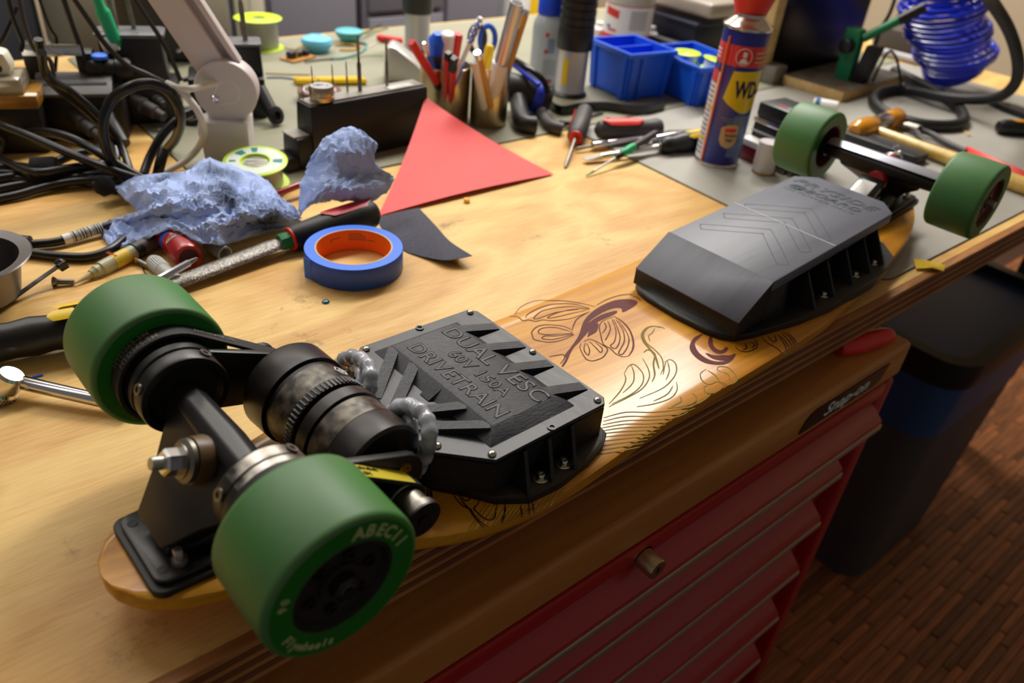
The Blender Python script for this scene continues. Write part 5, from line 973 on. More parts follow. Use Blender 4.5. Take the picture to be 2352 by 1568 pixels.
cable('thin grey wire with a kink hanging left of the silver bar', [(0.1788, 1.11, 0.1853), (0.1772, 1.11, 0.1542), (0.179, 1.11, 0.1291), (0.1829, 1.11, 0.1196), (0.1936, 1.11, 0.1098), (0.1951, 1.11, 0.0992), (0.1943, 1.11, 0.087)], .0028, 'strain_grey')
cable('black wire crossing the far left wires at a slant', [(0.1824, 1.16, 0.1608), (0.1711, 1.16, 0.1439), (0.1588, 1.16, 0.1269), (0.144, 1.16, 0.1111)], .0026)
cable('fine black wire in front of the cream cupboard', [(0.222, 1.24, 0.1612), (0.2248, 1.24, 0.1285), (0.2278, 1.24, 0.1115), (0.2314, 1.24, 0.0987), (0.2228, 1.24, 0.0658), (0.211, 1.24, 0.0281), (0.2013, 1.24, 0.0004)], .0024)
cable('black wire behind the white lamp arm, left of the blue iron', [(0.42, 1.2, 0.136), (0.4123, 1.2, 0.1004), (0.4095, 1.2, 0.0634), (0.4008, 1.2, 0.0484), (0.3886, 1.2, 0.0401), (0.3787, 1.2, 0.0387)], .0034)
cable('grey wire beside the lamp joint, behind the arm', [(0.4065, 1.15, 0.1239), (0.4049, 1.15, 0.0945), (0.4053, 1.15, 0.0702), (0.4051, 1.15, 0.0504)], .0028, 'strain_grey')
bun = [([(0.0984, 1.0902, 0.012), (0.1118, 1.036, 0.016), (0.1221, 0.9943, 0.02), (0.1363, 0.9756, 0.022), (0.1591, 0.9754, 0.022), (0.1927, 0.9786, 0.02), (0.2162, 0.9926, 0.014), (0.2244, 0.9593, 0.01)], 'topmost strand of the cable bundle under the black velcro tie'),
       ([(0.09, 1.0475, 0.01), (0.1193, 1.0328, 0.012), (0.1389, 1.0025, 0.016), (0.1569, 1.0062, 0.02), (0.1788, 1.0158, 0.022), (0.2032, 1.0254, 0.02), (0.225, 1.0635, 0.012)], 'strand of the tied cable bundle bending up towards the loop'),
       ([(0.0877, 1.0391, 0.007), (0.1159, 1.0215, 0.008), (0.1388, 0.9982, 0.01), (0.1634, 0.9828, 0.012), (0.1883, 0.9762, 0.014), (0.2176, 0.9671, 0.014), (0.2218, 0.9362, 0.008)], 'middle strand of the tied cable bundle'),
       ([(0.084, 1.0205, 0.006), (0.1233, 1.0145, 0.007), (0.1412, 0.9906, 0.008), (0.1649, 0.9703, 0.012), (0.197, 0.9652, 0.012), (0.2168, 0.936, 0.008), (0.2259, 0.9191, 0.006)], 'lower strand of the tied cable bundle')]
for p, l in bun: cable(l, p, .0052)
cable('lone black cable lying in front of the tied bundle', [(0.0871, 1.0389, 0.005), (0.11, 1.0181, 0.005), (0.1413, 0.993, 0.006), (0.1727, 0.9657, 0.01), (0.2002, 0.9429, 0.012), (0.2251, 0.9166, 0.006)], .0046)
cable('black cable slanting from the left edge up into the pile end', [(0.0732, 0.9633, 0.005), (0.1032, 0.963, 0.006), (0.1358, 0.9678, 0.008), (0.1672, 0.9628, 0.01), (0.1921, 0.9496, 0.01), (0.2028, 0.9314, 0.006)], .0050)
cable('straight black cable lowest of the pile at the left edge', [(0.0781, 0.99, 0.005), (0.1137, 0.9931, 0.005), (0.1435, 0.9831, 0.006), (0.1755, 0.9606, 0.007), (0.1998, 0.93, 0.005)], .0048)
one('velcro_tie', 'fuzzy black velcro tie around the cable bundle', 'cable tie', MB().lathe([(.012, -.013), (.0165, -.012), (.0170, .010), (.0155, .014), (.012, .014)], (0.1406, 0.9942, 0.016), Vector((1, -.45, 0)), 18), mat('velcro', (24, 23, 24), .95, bump=1., bscale=700).name)
one('grommet', 'rough black end piece where the cables meet the towel', 'cable end', MB().lathe([(.004, 0), (.010, .003), (.012, .012), (.008, .020)], (0.1893, 0.9092, 0.012), Vector((-.4, .3, .5)), 16), 'velcro')
t = thing('power_cable', 'black power cable with a ribbed end and a white barcode sleeve at the left edge', 'cable', (0.1074, 0.8375, 0.0))
part('cord', MB().tube(smoothpts([(0.0704, 0.84, 0.0085), (0.0918, 0.8332, 0.006), (0.1166, 0.8278, 0.006), (0.1551, 0.8335, 0.008), (0.1866, 0.8387, 0.008)], 6), .0045, 12), 'cable_black', t)
ga, gb = Vector((0.0544, 0.8546, 0.0095)), Vector((0.0886, 0.8317, 0.0075)); L_ = (gb-ga).length
part('strain_relief', MB().lathe([(.010, 0), (.010, L_*.30), (.0075, L_*.36), (.0092, L_*.40), (.0092, L_*.52), (.0066, L_*.54), (.0066, L_*.58), (.0088, L_*.60), (.0088, L_*.70), (.0064, L_*.72), (.0064, L_*.76), (.0084, L_*.78), (.0082, L_*.97), (.005, L_)], ga, gb-ga, 22), 'black_rubber', t)
sa, sb = Vector((0.1167, 0.8277, 0.0065)), Vector((0.1555, 0.8333, 0.0085)); d = sb-sa; L_ = d.length
part('barcode_sleeve', MB().lathe([(.0049, 0), (.0055, 0), (.0055, L_), (.0049, L_)], sa, d, 20), 'white', t)
rb = random.Random(3); hh = .20; mb = MB()
while hh < .97:
    w_ = rb.choice((.012, .012, .024, .036)); mb.lathe([(.00562, hh*L_), (.00562, (hh+w_)*L_)], sa, d, 20, cap=False); hh += w_+rb.choice((.014, .014, .026))
tag(part('barcode', mb, 'ink_black', t, smooth=0), kind='stuff')
cable('black cable running below the barcode sleeve under the towel', [(0.0502, 0.8381, 0.005), (0.0808, 0.8202, 0.005), (0.1032, 0.7987, 0.005), (0.127, 0.7826, 0.005), (0.1482, 0.7842, 0.006), (0.1712, 0.8044, 0.006)], .0047)
cable('red cable end showing between the two blue towels', [(0.3291, 0.8247, 0.01), (0.3495, 0.8213, 0.012), (0.3804, 0.8271, 0.014), (0.4117, 0.8316, 0.014)], .0042, mat('cable_red', (150, 16, 20), .3, coat=.4).name)
# ---------------------------------------------------------------- drill stand, cups and things on the back mat
ub = (Vector((0.6311, 0.9218, -0.0))-Vector((0.4314, 0.9046, 0.0))).normalized(); wbv = Vector((-ub.y, ub.x, 0))
o = Vector((0.4336, 0.8967, 0.0)); o.z = .0023
t = thing('drill_stand', 'black stepped stand with a grey top plate holding thin drills', 'drill stand', o)
def DS(a, b, h): return o+ub*a+wbv*b+Z3*h
HT_ = .078
part('block', MB().loft([[DS(a, b, h) for b, h in ((-.004, 0), (.040, 0), (.034, HT_-.003), (.032, HT_), (.002, HT_), (.000, HT_-.003))] for a in (0, .188)]), 'black_plastic', t, bevel=.0015)
part('step', MB().loft([[DS(a, b, h) for b, h in ((-.004, 0), (.040, 0), (.036, .040), (.000, .040))] for a in (-.022, .001)]), 'black_plastic', t, bevel=.003)
part('low_step', MB().loft([[DS(a, b, h) for b, h in ((-.004, 0), (.040, 0), (.038, .017), (.000, .017))] for a in (-.042, -.021)]), 'black_plastic', t, bevel=.003)
pl = part('top_plate', MB().loft([[DS(a, b, h) for a, b in ((.003, .005), (.185, .005), (.185, .030), (.003, .030))] for h in (HT_, HT_+.0022)]), mat('plate_alu', (150, 146, 138), .4, .5).name, t, bevel=.0005, seg=1)
part('step_plate', MB().loft([[DS(a, b, h) for a, b in ((-.024, .004), (-.001, .004), (-.001, .034), (-.024, .034))] for h in (.040, .042)]), 'plate_alu', t, bevel=.0005, seg=1)
part('label_strip', MB().loft([[DS(a, b, h) for a, b in ((.130, .007), (.170, .007), (.170, .018), (.130, .018))] for h in (HT_+.0022, HT_+.0025)]), 'white', t, smooth=0)
part('label_line', MB().loft([[DS(a, b, h) for a, b in ((.140, .0118), (.158, .0118), (.158, .0136), (.140, .0136))] for h in (HT_+.0025, HT_+.0027)]), 'label_grey', t, smooth=0)
for k, (a, b, r, L_) in enumerate(((.006, .026, .0009, .020), (.022, .027, .0013, .040), (.032, .027, .0008, .018), (.052, .027, .0013, .038), (.073, .026, .0013, .040), (.090, .022, .0028, .072), (.136, .024, .0021, .064))):
    p = DS(a, b, HT_+.002)
    part('drill', MB().lathe([(r, 0), (r, L_*.5), (r*.62, L_*.52), (r*.62, L_*.72), (r*.8, L_*.74), (r*.4, L_)], p, Vector((-.02, 0, 1)), 10), 'dull_steel', t)
kc = DS(.026, .014, HT_+.0022)
nu_ = thing('knurled_ring', 'round steel ring standing on the grey plate of the drill stand', 'ring', kc)
part('ring_body', MB().lathe([(.004, 0), (.0150, 0), (.0157, .0012), (.0157, .0060), (.0150, .0066), (.0157, .0072), (.0157, .0165), (.0146, .018), (.002, .018)], kc, Z3, 40), 'brushed', nu_)
part('ring_face', MB().lathe([(.0142, .0181), (.001, .0182)], kc, Z3, 36, cap=False), 'label_grey', nu_)
for a, b, w_ in ((-.004, .004, .009), (-.001, .001, .010), (.006, -.004, .003)): part('ring_mark', MB().box(kc+ub*a+wbv*b+Z3*.0183, (w_, .0018, .0003), Matrix((ub, wbv, Z3)).transposed()), 'olive_ink' if False else 'strain_grey', nu_, smooth=0)
def ringtape(name, label, c, r0, r1, h, m_out, m_in):
    t = thing(name, label, 'tape', c); c = Vector(c)
    part('tape', MB().lathe([(r0, 0), (r1, 0), (r1, h), (r0, h), (r0, 0)], c, Z3, 44, cap=False), m_out, t)
    part('card_core', MB().lathe([(r0-.0022, .0004), (r0, .0004), (r0, h+.0003), (r0-.0022, h+.0003), (r0-.0022, .0004)], c, Z3, 44, cap=False), m_in, t)
mat('kapton', (110, 62, 30), .3, coat=.4); mat('pale_core', (214, 208, 206), .6)
ringtape('tape_roll', 'narrow brown tape roll with a pale core behind the drill stand', Vector((0.5689, 1.1406, 0.0))+Z3*.0024, .026, .034, .016, 'kapton', 'pale_core')
for y0, l in ((183, 'rear one of two yellow pens lying behind the drill stand'), (194, 'front one of two yellow pens lying behind the drill stand')):
    p0, p1 = Vector((0.5688, 1.2232, 0.008)), Vector((0.6785, 1.1822, 0.008)); dd = Vector((0, .011, 0)) if y0 == 183 else Vector((0, -.0005, 0))
    tt = thing('yellow_pen', l, 'pen', p0+dd-Z3*.0055, 'yellow pens behind the drill stand')
    rod(tt, p0+dd, p1+dd, [('barrel', 'yellow', [(0, .003), (.02, .0052), (.98, .0052), (1, .0035)])], 6)
    rod(tt, p0+dd, p1+dd, [('pen_band', 'bin_grey', [(.30, .00545), (.315, .00545)])], 6)
# blue buttons, board and leads
mat('sky_plastic', (108, 200, 236), .4); mat('teal_plastic', (84, 176, 186), .4); mat('pcb_orange', (190, 130, 50), .5); mat('lead_teal', (40, 140, 140), .4); mat('lead_tan', (196, 164, 110), .5); mat('lead_blue', (90, 110, 150), .5); mat('lead_green', (120, 170, 60), .5); mat('pcb_dark', (40, 32, 40), .45, var=.6, scale=300)
b1 = Vector((0.7002, 1.4029, 0.0)); b1.z = .0024
tt = thing('push_button', 'sky blue dome button on the back mat, nearest of the two', 'button', b1)
part('dome', MB().lathe([(.022, 0), (.023, .006), (.027, .010), (.0295, .0165), (.027, .023), (.018, .0275), (.010, .0288), (.008, .027), (.001, .0268)], b1, Z3, 40), 'sky_plastic', tt)
b2 = Vector((0.7892, 1.4387, -0.0)); b2.z = .0024
tt = thing('push_button', 'teal flat button behind the sky blue dome button', 'button', b2)
part('cap', MB().lathe([(.018, .004), (.024, .012), (.0275, .018), (.0275, .022), (.024, .0235), (.001, .0236)], b2, Z3, 40), 'teal_plastic', tt)
part('foot', MB().lathe([(.010, 0), (.012, .005), (.001, .005)], b2, Z3, 20), 'black_plastic', tt)
pc = Vector((0.6431, 1.3671, 0.0)); pc.z = .0024
tt = thing('circuit_board', 'small orange circuit board with dark parts left of the blue button', 'circuit board', pc)
Mz = Matrix.Rotation(.35, 3, 'Z')
part('board', MB().box(pc+Z3*.002, (.058, .034, .0022), Mz), 'pcb_orange', tt, smooth=0)
for k, (a, b, d) in enumerate(((-.014, .002, (.014, .014, .012)), (.004, .004, (.012, .016, .009)), (.018, -.002, (.010, .010, .010)))): part('board_component', MB().box(pc+Mz @ Vector((a, b, .003+d[2]/2)), d, Mz), 'pcb_dark', tt, bevel=.001)
part('curved_lead', MB().tube(smoothpts([pc+Mz @ Vector(v) for v in ((-.010, -.006, .005), (-.004, -.006, .022), (.012, -.004, .020), (.022, 0, .006))], 5), .0014, 8), 'lead_tan', tt)
cable('teal lead curving around the blue buttons on the back mat', [(0.6932, 1.336, 0.006), (0.7204, 1.3367, 0.004), (0.7636, 1.3559, 0.004), (0.7995, 1.3899, 0.004), (0.8098, 1.4142, 0.004), (0.7925, 1.4233, 0.005)], .0018, 'lead_teal')
cable('orange and yellow lead bundle between the two blue buttons', [(0.7481, 1.4211, 0.006), (0.7735, 1.4153, 0.006), (0.788, 1.3968, 0.005), (0.7641, 1.3783, 0.005), (0.7392, 1.3876, 0.005)], .0018, mat('lead_orange', (214, 160, 50), .5).name)
cable('black lead pair reaching back from the teal button', [(0.7893, 1.4167, 0.02), (0.8531, 1.4762, 0.01), (0.9246, 1.5434, 0.004)], .0016)
cable('olive lead reaching back from the teal button', [(0.8015, 1.43, 0.016), (0.8747, 1.4867, 0.006), (0.9255, 1.5144, 0.004)], .0013, mat('lead_olive', (150, 150, 50), .5).name)
cable('dark lead from the circuit board towards the teal lead', [(0.6408, 1.3358, 0.005), (0.6692, 1.3409, 0.004), (0.699, 1.3387, 0.004)], .0014, 'strain_grey')
cable('tan wire lying flat on the back mat left of the yellow pens', [(0.5504, 1.3009, 0.0038), (0.5815, 1.2826, 0.0038), (0.6154, 1.2658, 0.0038)], .0012, 'lead_tan')
cable('slate blue wire lying flat on the back mat left of the yellow pens', [(0.5411, 1.2772, 0.0038), (0.566, 1.2669, 0.0038), (0.5858, 1.2423, 0.0038)], .0013, 'lead_blue')
cable('copper wire strand left of the sky blue dome button', [(0.6514, 1.4466, 0.0035), (0.6611, 1.4263, 0.0035), (0.6891, 1.4323, 0.0036)], .0010, 'lead_tan')
cable('fine green wire on the mat right of the teal lead', [(0.7336, 1.3309, 0.0034), (0.7708, 1.3358, 0.0034), (0.798, 1.3254, 0.0034)], .0007, 'lead_green')
t = thing('marker', 'red marker with a thin white lead lying left of the silver tube', 'marker', (0.8637, 1.4087, 0.0024))
rod(t, (0.8461, 1.4282, 0.0095), (0.878, 1.384, 0.0095), [('barrel', 'red', [(0, .004), (.05, .0072), (.95, .0072), (1, .004)])], 20)
cable('thin cream lead running under the red marker', [(0.7921, 1.3805, 0.0036), (0.8235, 1.4038, 0.0036), (0.8525, 1.4221, 0.0036)], .0010, 'cable_white')
# silver wedge
mat('silver_cast', (206, 203, 200), .38, .55)
o = Vector((0.7107, 1.1816, 0.0)); o.z = .0023; e1 = (Vector((0.7733, 1.133, 0.0))-Vector((0.7107, 1.1816, 0.0))); e1.z = 0; wl = e1.length; e1.normalize(); e2 = Vector((-e1.y, e1.x, 0))
one('tape_dispenser', 'silver rounded metal housing between red marker and pen cup', 'housing', MB().loft([[o+e1*a+e2*b+Z3*h for a, h in ((0, 0), (wl, 0), (wl, .010), (wl*.72, .034), (wl*.30, .058), (.012, .062), (.004, .056))] for b in (0, .05)]), 'silver_cast', bevel=.006, seg=3)
# silver tubes with black caps
def fume(label, bx, r, h, hb, stripe, ribbed, lean=0.):
    b = Vector(bx); b.z = .0023; ax = Vector((lean, 0, 1)).normalized()
    t = thing('extraction_tube', label, 'tube', b, 'silver tubes with black collars')
    part('tube', MB().lathe([(r*1.02, 0), (r*1.02, .004), (r, .005), (r, h)], b, ax, 40), 'silver_cast', t)
    prof = [(r*1.15, h-.004), (r*1.18, h-.002)]
    n = 9
    for k in range(n):
        z = h+.026+(hb-.026)*k/n; prof += [(r*1.16, z), (r*1.16, z+(hb-.026)/n*.72), (r*1.08, z+(hb-.026)/n*.80), (r*1.08, z+(hb-.026)/n*.96)]
    if not ribbed: prof = [(r*1.15, h-.004), (r*1.20, h-.002), (r*1.25, h+hb)]
    else: prof = prof[:2]+[(r*1.18, h+.024)]+prof[2:]
    part('black_sleeve', MB().lathe(prof, b, ax, 40), 'black_plastic', t)
    if stripe: part('yellow_label', MB().loft([[b+Z3*z+Vector((math.cos(R(a)), math.sin(R(a)), 0))*(r+.0006) for a in range(188, 215, 5)] for z in (.022, h-.018)], cap=False, closed=False), 'yellow', t)
    part('base_ring', MB().lathe([(r*1.15, 0), (r*1.2, .003), (r*1.05, .007), (r, .007)], b, ax, 36), 'black_plastic', t)
fume('silver tube with a yellow stripe and ribbed black hose beside the blue bins', (0.9771, 0.9924, 0.0), .0262, .083, .14, True, True)
fume('silver tube with a plain black collar behind the red marker', (0.8848, 1.3401, 0.0), .0245, .075, .09, False, False)
# steel cups and what stands in them
def cup(label, bx, r, h):
    b = Vector(bx); b.z = .0023
    t = thing('pen_cup', label, 'cup', b)
    part('wall', MB().lathe([(.001, 0), (r*.98, 0), (r, .0015), (r, h), (r*.975, h+.0006), (r*.965, h), (r*.965, .003), (.001, .003)], b, Z3, 48), 'brushed', t)
    return b
c1 = cup('left steel pen cup holding a toothbrush and red pens', (0.6993, 0.9805, 0.0), .0385, .083)
c2 = cup('right steel cup holding silver tubes and a tan stick', (0.7501, 0.9341, -0.0), .0290, .088)
def stick(name, label, cat, c, ex_, segs, top, n=16, z0=.006):   # leans from the cup bottom out through the top
    p0 = Vector((c.x+ex_[0], c.y+ex_[1], z0)); t = thing(name, label, cat, p0)
    rod(t, p0, top, segs, n); return t, p0, Vector(top)

stick('marker', 'slim red marker leaning left out of the left pen cup', 'marker', c1, (.022, .0), [('barrel', 'red', [(.48, .0062), (.985, .0062), (1, .005)]), ('cap', 'black_plastic', [(0, .005), (.02, .0066), (.48, .0066)])], (0.6039, 0.93, 0.1375))
stick('ball_pen', 'ball pen with blue grip and steel clip in the left pen cup', 'pen', c1, (.016, .014), [('barrel', 'iron_blue', [(0, .002), (.08, .0042), (.80, .0042), (.84, .0034)]), ('pen_top', 'chrome', [(.84, .0036), (.97, .0036), (1, .002)])], (0.6421, 0.955, 0.1273))
mat('pen_purple', (60, 40, 90), .4)
stick('knife', 'blue and charcoal knife handle at the back of the left pen cup', 'knife', c1, (.004, .022), [('handle', 'strain_grey', [(0, .006), (.3, .010), (.74, .0125), (.80, .012)]), ('blue_end', 'blue', [(.78, .0132), (.93, .0142), (1, .006)])], (0.6726, 0.965, 0.1356))
stick('marker', 'thick white marker with a red cap standing in the left cup', 'marker', c1, (.002, .010), [('barrel', 'white', [(0, .008), (.72, .0098)]), ('cap', 'white', [(.72, .0102), (.985, .0102), (1, .008)])], (0.6838, 0.955, 0.137))
stick('marker', 'upright red marker right of the thick white one in the left cup', 'marker', c1, (.004, .004), [('barrel', 'red', [(0, .007), (.97, .0078), (1, .006)])], (0.6973, 0.95, 0.1365))
stick('knife', 'slim red and black knife leaning right in the front of the left cup', 'knife', c1, (-.012, -.016), [('handle', 'red', [(0, .004), (.92, .0052)]), ('end_cap', 'black_plastic', [(.90, .0058), (1, .0055)])], (0.6635, 0.925, 0.1195), 4)
stick('knife', 'wider red and black knife beside the toothbrush handle', 'knife', c1, (-.004, -.018), [('handle', 'red', [(0, .005), (.80, .0062)]), ('end_cap', 'black_plastic', [(.80, .0066), (1, .0064)])], (0.6678, 0.918, 0.1136), 4)
t, p0, p1 = stick('toothbrush', 'blue and white toothbrush leaning right out of the left cup', 'toothbrush', c1, (-.022, -.012), [('handle', 'white', [(0, .0045), (.30, .0062), (.50, .0058), (.62, .0036), (.80, .0034), (.84, .0050), (.97, .0050), (1, .003)])], (0.6982, 0.9, 0.169))
part('blue_grip', shell(p0, p1, .36, .62, 150, 250, .0062), 'iron_blue', t)
d = (p1-p0).normalized(); vw = (Vector((0, 0, .405))-p1); vw = (vw-d*vw.dot(d)).normalized(); sd = d.cross(vw); L_ = (p1-p0).length
for i in range(7):
    for j in (-1, 0, 1):
        part('bristles', MB().cyl(p0+d*L_*(.80+.028*i)+sd*j*.0030+vw*.003, p0+d*L_*(.80+.028*i)+sd*j*.0034+vw*.0105, .0015, n=6), 'iron_blue' if (i+j) % 2 == 0 else 'white', t)
t = thing('scissors', 'scissors with blue and charcoal loops standing in the left cup', 'scissors', c1+Vector((.01, 0, .004)))
s0 = Vector((0.7598, 0.972, 0.1172)); sx_ = fx
for q, m_ in ((-1, 'strain_grey'), (1, 'blue')):
    part('handle_loop', MB().tube([s0+sx_*(q*.008+.0115*math.cos(R(a)))+Z3*(.001+.020*math.sin(R(a))) for a in range(0, 360, 18)], .0042, 8, closed=True), m_, t)
part('blades', MB().loft([[s0+sx_*a+Z3*h+fy*b for a, b in ((-.006, -.001), (.006, -.001), (.006, .001), (-.006, .001))] for h in (-.022, -.085)]), 'chrome', t, smooth=0)
stick('highlighter', 'yellow highlighter lying across the tops of the two cups', 'highlighter', c2, (-.014, .012), [('barrel', 'yellow', [(0, .005), (.60, .0068), (.97, .0072), (1, .005)])], (0.7501, 0.94, 0.1179))
mat('tan_plastic', (206, 152, 76), .45); mat('tin', (196, 196, 200), .3, .9)
stick('metal_tube', 'wide silver tube leaning right out of the right cup', 'tube', c2, (-.010, -.004), [('lower_tube', 'white_paint', [(0, .0125), (.52, .0125)]), ('upper_tube', 'tin', [(.52, .0098), (1.0, .0098)]), ('dark_end', 'black_slot', [(1.0, .0086), (1.003, .008)])], (0.7495, 0.885, 0.1883), 22)
stick('metal_tube', 'perforated silver tube behind the wide tube in the right cup', 'tube', c2, (.000, .004), [('tube', 'tin', [(0, .0080), (1, .0080)])], (0.7634, 0.905, 0.1518), 18)
stick('stick', 'tan stick with a steel hook end leaning right in the right cup', 'stick', c2, (.008, .0), [('shaft', 'tan_plastic', [(0, .0062), (.97, .0062)]), ('metal_end', 'chrome', [(.97, .0064), (1.0, .0060)])], (0.7797, 0.9, 0.1731), 12)
stick('pen', 'short silver pen with a slanted end in the right cup', 'pen', c2, (.004, -.012), [('barrel', 'tan_plastic', [(0, .005), (.93, .0058)]), ('end', 'chrome', [(.93, .0060), (1, .0050)])], (0.6838, 0.885, 0.1273))
stick('tube', 'small white tube at the left side of the right cup', 'tube', c2, (-.004, -.004), [('body', 'white', [(0, .0060), (1, .0066)])], (0.6838, 0.89, 0.1154))
# cleaning bottle
mat('bottle_clear', (190, 196, 204), .3, trans=.35, coat=.3); mat('cap_blue', (22, 70, 214), .4); mat('ink_blue', (70, 120, 170), .6); mat('ink_redp', (200, 60, 66), .6); mat('ink_greyp', (130, 132, 140), .6)
b = Vector((0.9831, 1.0658, 0.0)); b.z = .0023
t = thing('squeeze_bottle', 'clear plastic bottle with a blue cap behind the right steel cup', 'bottle', b)
part('body', MB().lathe([(.001, 0), (.028, 0), (.0305, .003), (.0300, .098), (.0285, .106), (.024, .115), (.0205, .120)], b, Z3, 40), 'bottle_clear', t)
part('cap', MB().lathe([(.0235, .119), (.0245, .120), (.0245, .150), (.022, .153), (.001, .153)], b, Z3, 40), 'cap_blue', t)
def bprint(name, a0, a1, z0, z1, m): part(name, MB().loft([[b+Z3*z+Vector((math.cos(R(a0+(a1-a0)*k/5)), math.sin(R(a0+(a1-a0)*k/5)), 0))*.0307 for k in range(6)] for z in (z0, z1)], cap=False, closed=False), m, t)
for z in (.086, .058): bprint('bottle_print', 216, 228, z, z+.007, 'ink_redp')
for k in range(6): bprint('bottle_print', 226, 250, .060+.0042*k, .0622+.0042*k, 'ink_blue')
for k in range(7): bprint('bottle_print', 216, 262, .022+.004*k, .0234+.004*k, 'ink_greyp')
bprint('bottle_print', 222, 250, .008, .014, 'ink_redp')
# glue gun and black strips
mat('gun_black', (28, 27, 29), .5); mat('gun_blue', (36, 60, 216), .45)
g = Vector((0.8433, 0.9434, -0.0)); g.z = .0025
t = thing('grip_tool', 'black and blue pistol grip tool lying right of the steel cups', 'tool', g)
p0, p1 = Vector((0.8078, 0.9679, 0.045)), Vector((0.8677, 0.9235, 0.022))
part('barrel', MB().lathe([(.012, -.01), (.022, .0), (.024, .02), (.022, (p1-p0).length*.8), (.018, (p1-p0).length)], p0, p1-p0, 26), 'gun_black', t)
part('blue_trim', MB().lathe([(.0245, (p1-p0).length*.62), (.0255, (p1-p0).length*.64), (.0245, (p1-p0).length*.80), (.0225, (p1-p0).length*.82)], p0, p1-p0, 26), 'gun_blue', t)
part('blue_stripe', MB().tube(smoothpts([(0.8362, 0.993, 0.072), (0.8309, 0.9491, 0.066), (0.8329, 0.9146, 0.056)], 4), .0045, 10), 'gun_blue', t)
part('grip', MB().tube(smoothpts([(0.8165, 0.9431, 0.03), (0.7929, 0.9074, 0.018), (0.7768, 0.8768, 0.014), (0.7893, 0.8675, 0.013)], 5), .0145, 14), 'gun_black', t)
part('trigger_guard', MB().tube(smoothpts([(0.8331, 0.9869, 0.08), (0.834, 0.9432, 0.074), (0.8423, 0.9159, 0.062), (0.8451, 0.9057, 0.044)], 5), .0050, 10), 'black_gloss', t)
one('black_strap', 'wavy black plastic strip lying in front of the silver tube and blue bin', 'strap', MB().loft([[p+Vector((0, 0, .007*sgn)) for p in smoothpts([(0.8901, 0.947, 0.01), (0.8877, 0.9137, 0.01), (0.9242, 0.9108, 0.011), (0.9726, 0.8971, 0.01), (0.9965, 0.8687, 0.01), (1.0291, 0.8538, 0.01), (1.0768, 0.8576, 0.01)], 5)] for sgn in (-1, 1)], cap=False, closed=False), 'black_gloss', solid=.004)
one('curved_handle', 'dark curved handle lying between the grip tool and the screwdriver', 'handle', MB().tube(smoothpts([(0.851, 0.9272, 0.016), (0.8284, 0.8877, 0.012), (0.8181, 0.8589, 0.01), (0.8266, 0.8437, 0.008)], 5), [.008+.0002*i for i in range(16)], 12), 'strain_grey')
one('pry_tool', 'thin dark bent tool behind the red handled screwdriver', 'tool', MB().tube(smoothpts([(0.8465, 0.874, 0.008), (0.8607, 0.8628, 0.008), (0.9065, 0.8753, 0.006), (0.9559, 0.8844, 0.005)], 5), [.004, .0045, .005, .005, .0045, .004, .0035, .003, .0028, .0026, .0024, .0022, .002, .002, .002, .002], 8), 'strain_grey')
# blue stacking bins
def bin_(label, near, dx, dy, H, grp):
    o = Vector(near); o.z = .0024
    t = thing('storage_bin', label, 'bin', o, grp)
    X_ = Vector(dx).normalized(); Y_ = Vector(dy).normalized(); lx, ly = Vector(dx).length, Vector(dy).length
    def Q(a, b, h): k = .90+.10*h/H; return o+X_*(lx/2+(a-lx/2)*k)+Y_*(ly/2+(b-ly/2)*k)+Z3*h
    w = .0022
    outer = lambda h, q: [Q(a, b, h) for a, b in ((q, q), (lx-q, q), (lx-q, ly-q), (q, ly-q))]
    part('tub', MB().loft([outer(.003, 0), outer(H, 0), outer(H, w), outer(.006, w)]), 'blue', t)
    part('rim', MB().loft([outer(H-.010, -.001), outer(H-.008, -.004), outer(H, -.004), outer(H, .001), outer(H-.010, .001)], cap=False), 'blue', t, bevel=.0008, seg=1)
    for a, b, d1, d2 in ((.004, -.004, .012, .008), (.026, -.004, .010, .008), (lx-.016, -.004, .012, .008), (-.004, .006, .008, .012), (-.004, ly-.02, .008, .012)):
        part('corner_rib', MB().loft([[Q(a+u*d1, b+v*d2, h) for u, v in ((0, 0), (1, 0), (1, 1), (0, 1))] for h in (-.0005, H-.006)]), 'blue', t, bevel=.001, seg=1)
    part('divider', MB().loft([[Q(a, b, h) for a, b in ((.002, ly*.52), (lx-.002, ly*.52), (lx-.002, ly*.52+.003), (.002, ly*.52+.003))] for h in (.006, H-.004)]), 'blue', t, smooth=0)
    return t, Q
n1 = Vector((1.0376, 0.9146, 0.0)); r1 = Vector((1.1371, 0.9024, -0.0)); f1 = Vector((1.0504, 1.0254, 0.0))
tb1, Q1 = bin_('left blue stacking bin, empty, beside the silver tube', n1, (r1-n1)*1.02, (f1-n1)*1.02, .082, 'blue stacking bins')
n2 = Vector((1.1311, 0.8354, 0.0)); f2 = Vector((1.1459, 0.9208, 0.0)); ddx = (r1-n1)*1.15
tb2, Q2 = bin_('right blue stacking bin with two lime spools, behind the spray can', n2, ddx, (f2-n2).normalized()*.15, .070, 'blue stacking bins')
spool('tape_spool', 'lime spool lying flat at the back of the right blue bin', Q2(.05, .095, .060), Z3, .026, .010, .016, False, None, 'sticker')
spool('tape_spool', 'lime spool with a white roll tilted in the front of the right blue bin', Q2(.075, .042, .058), Vector((.15, -.1, 1)), .024, .008, .018, False, None, 'sticker')
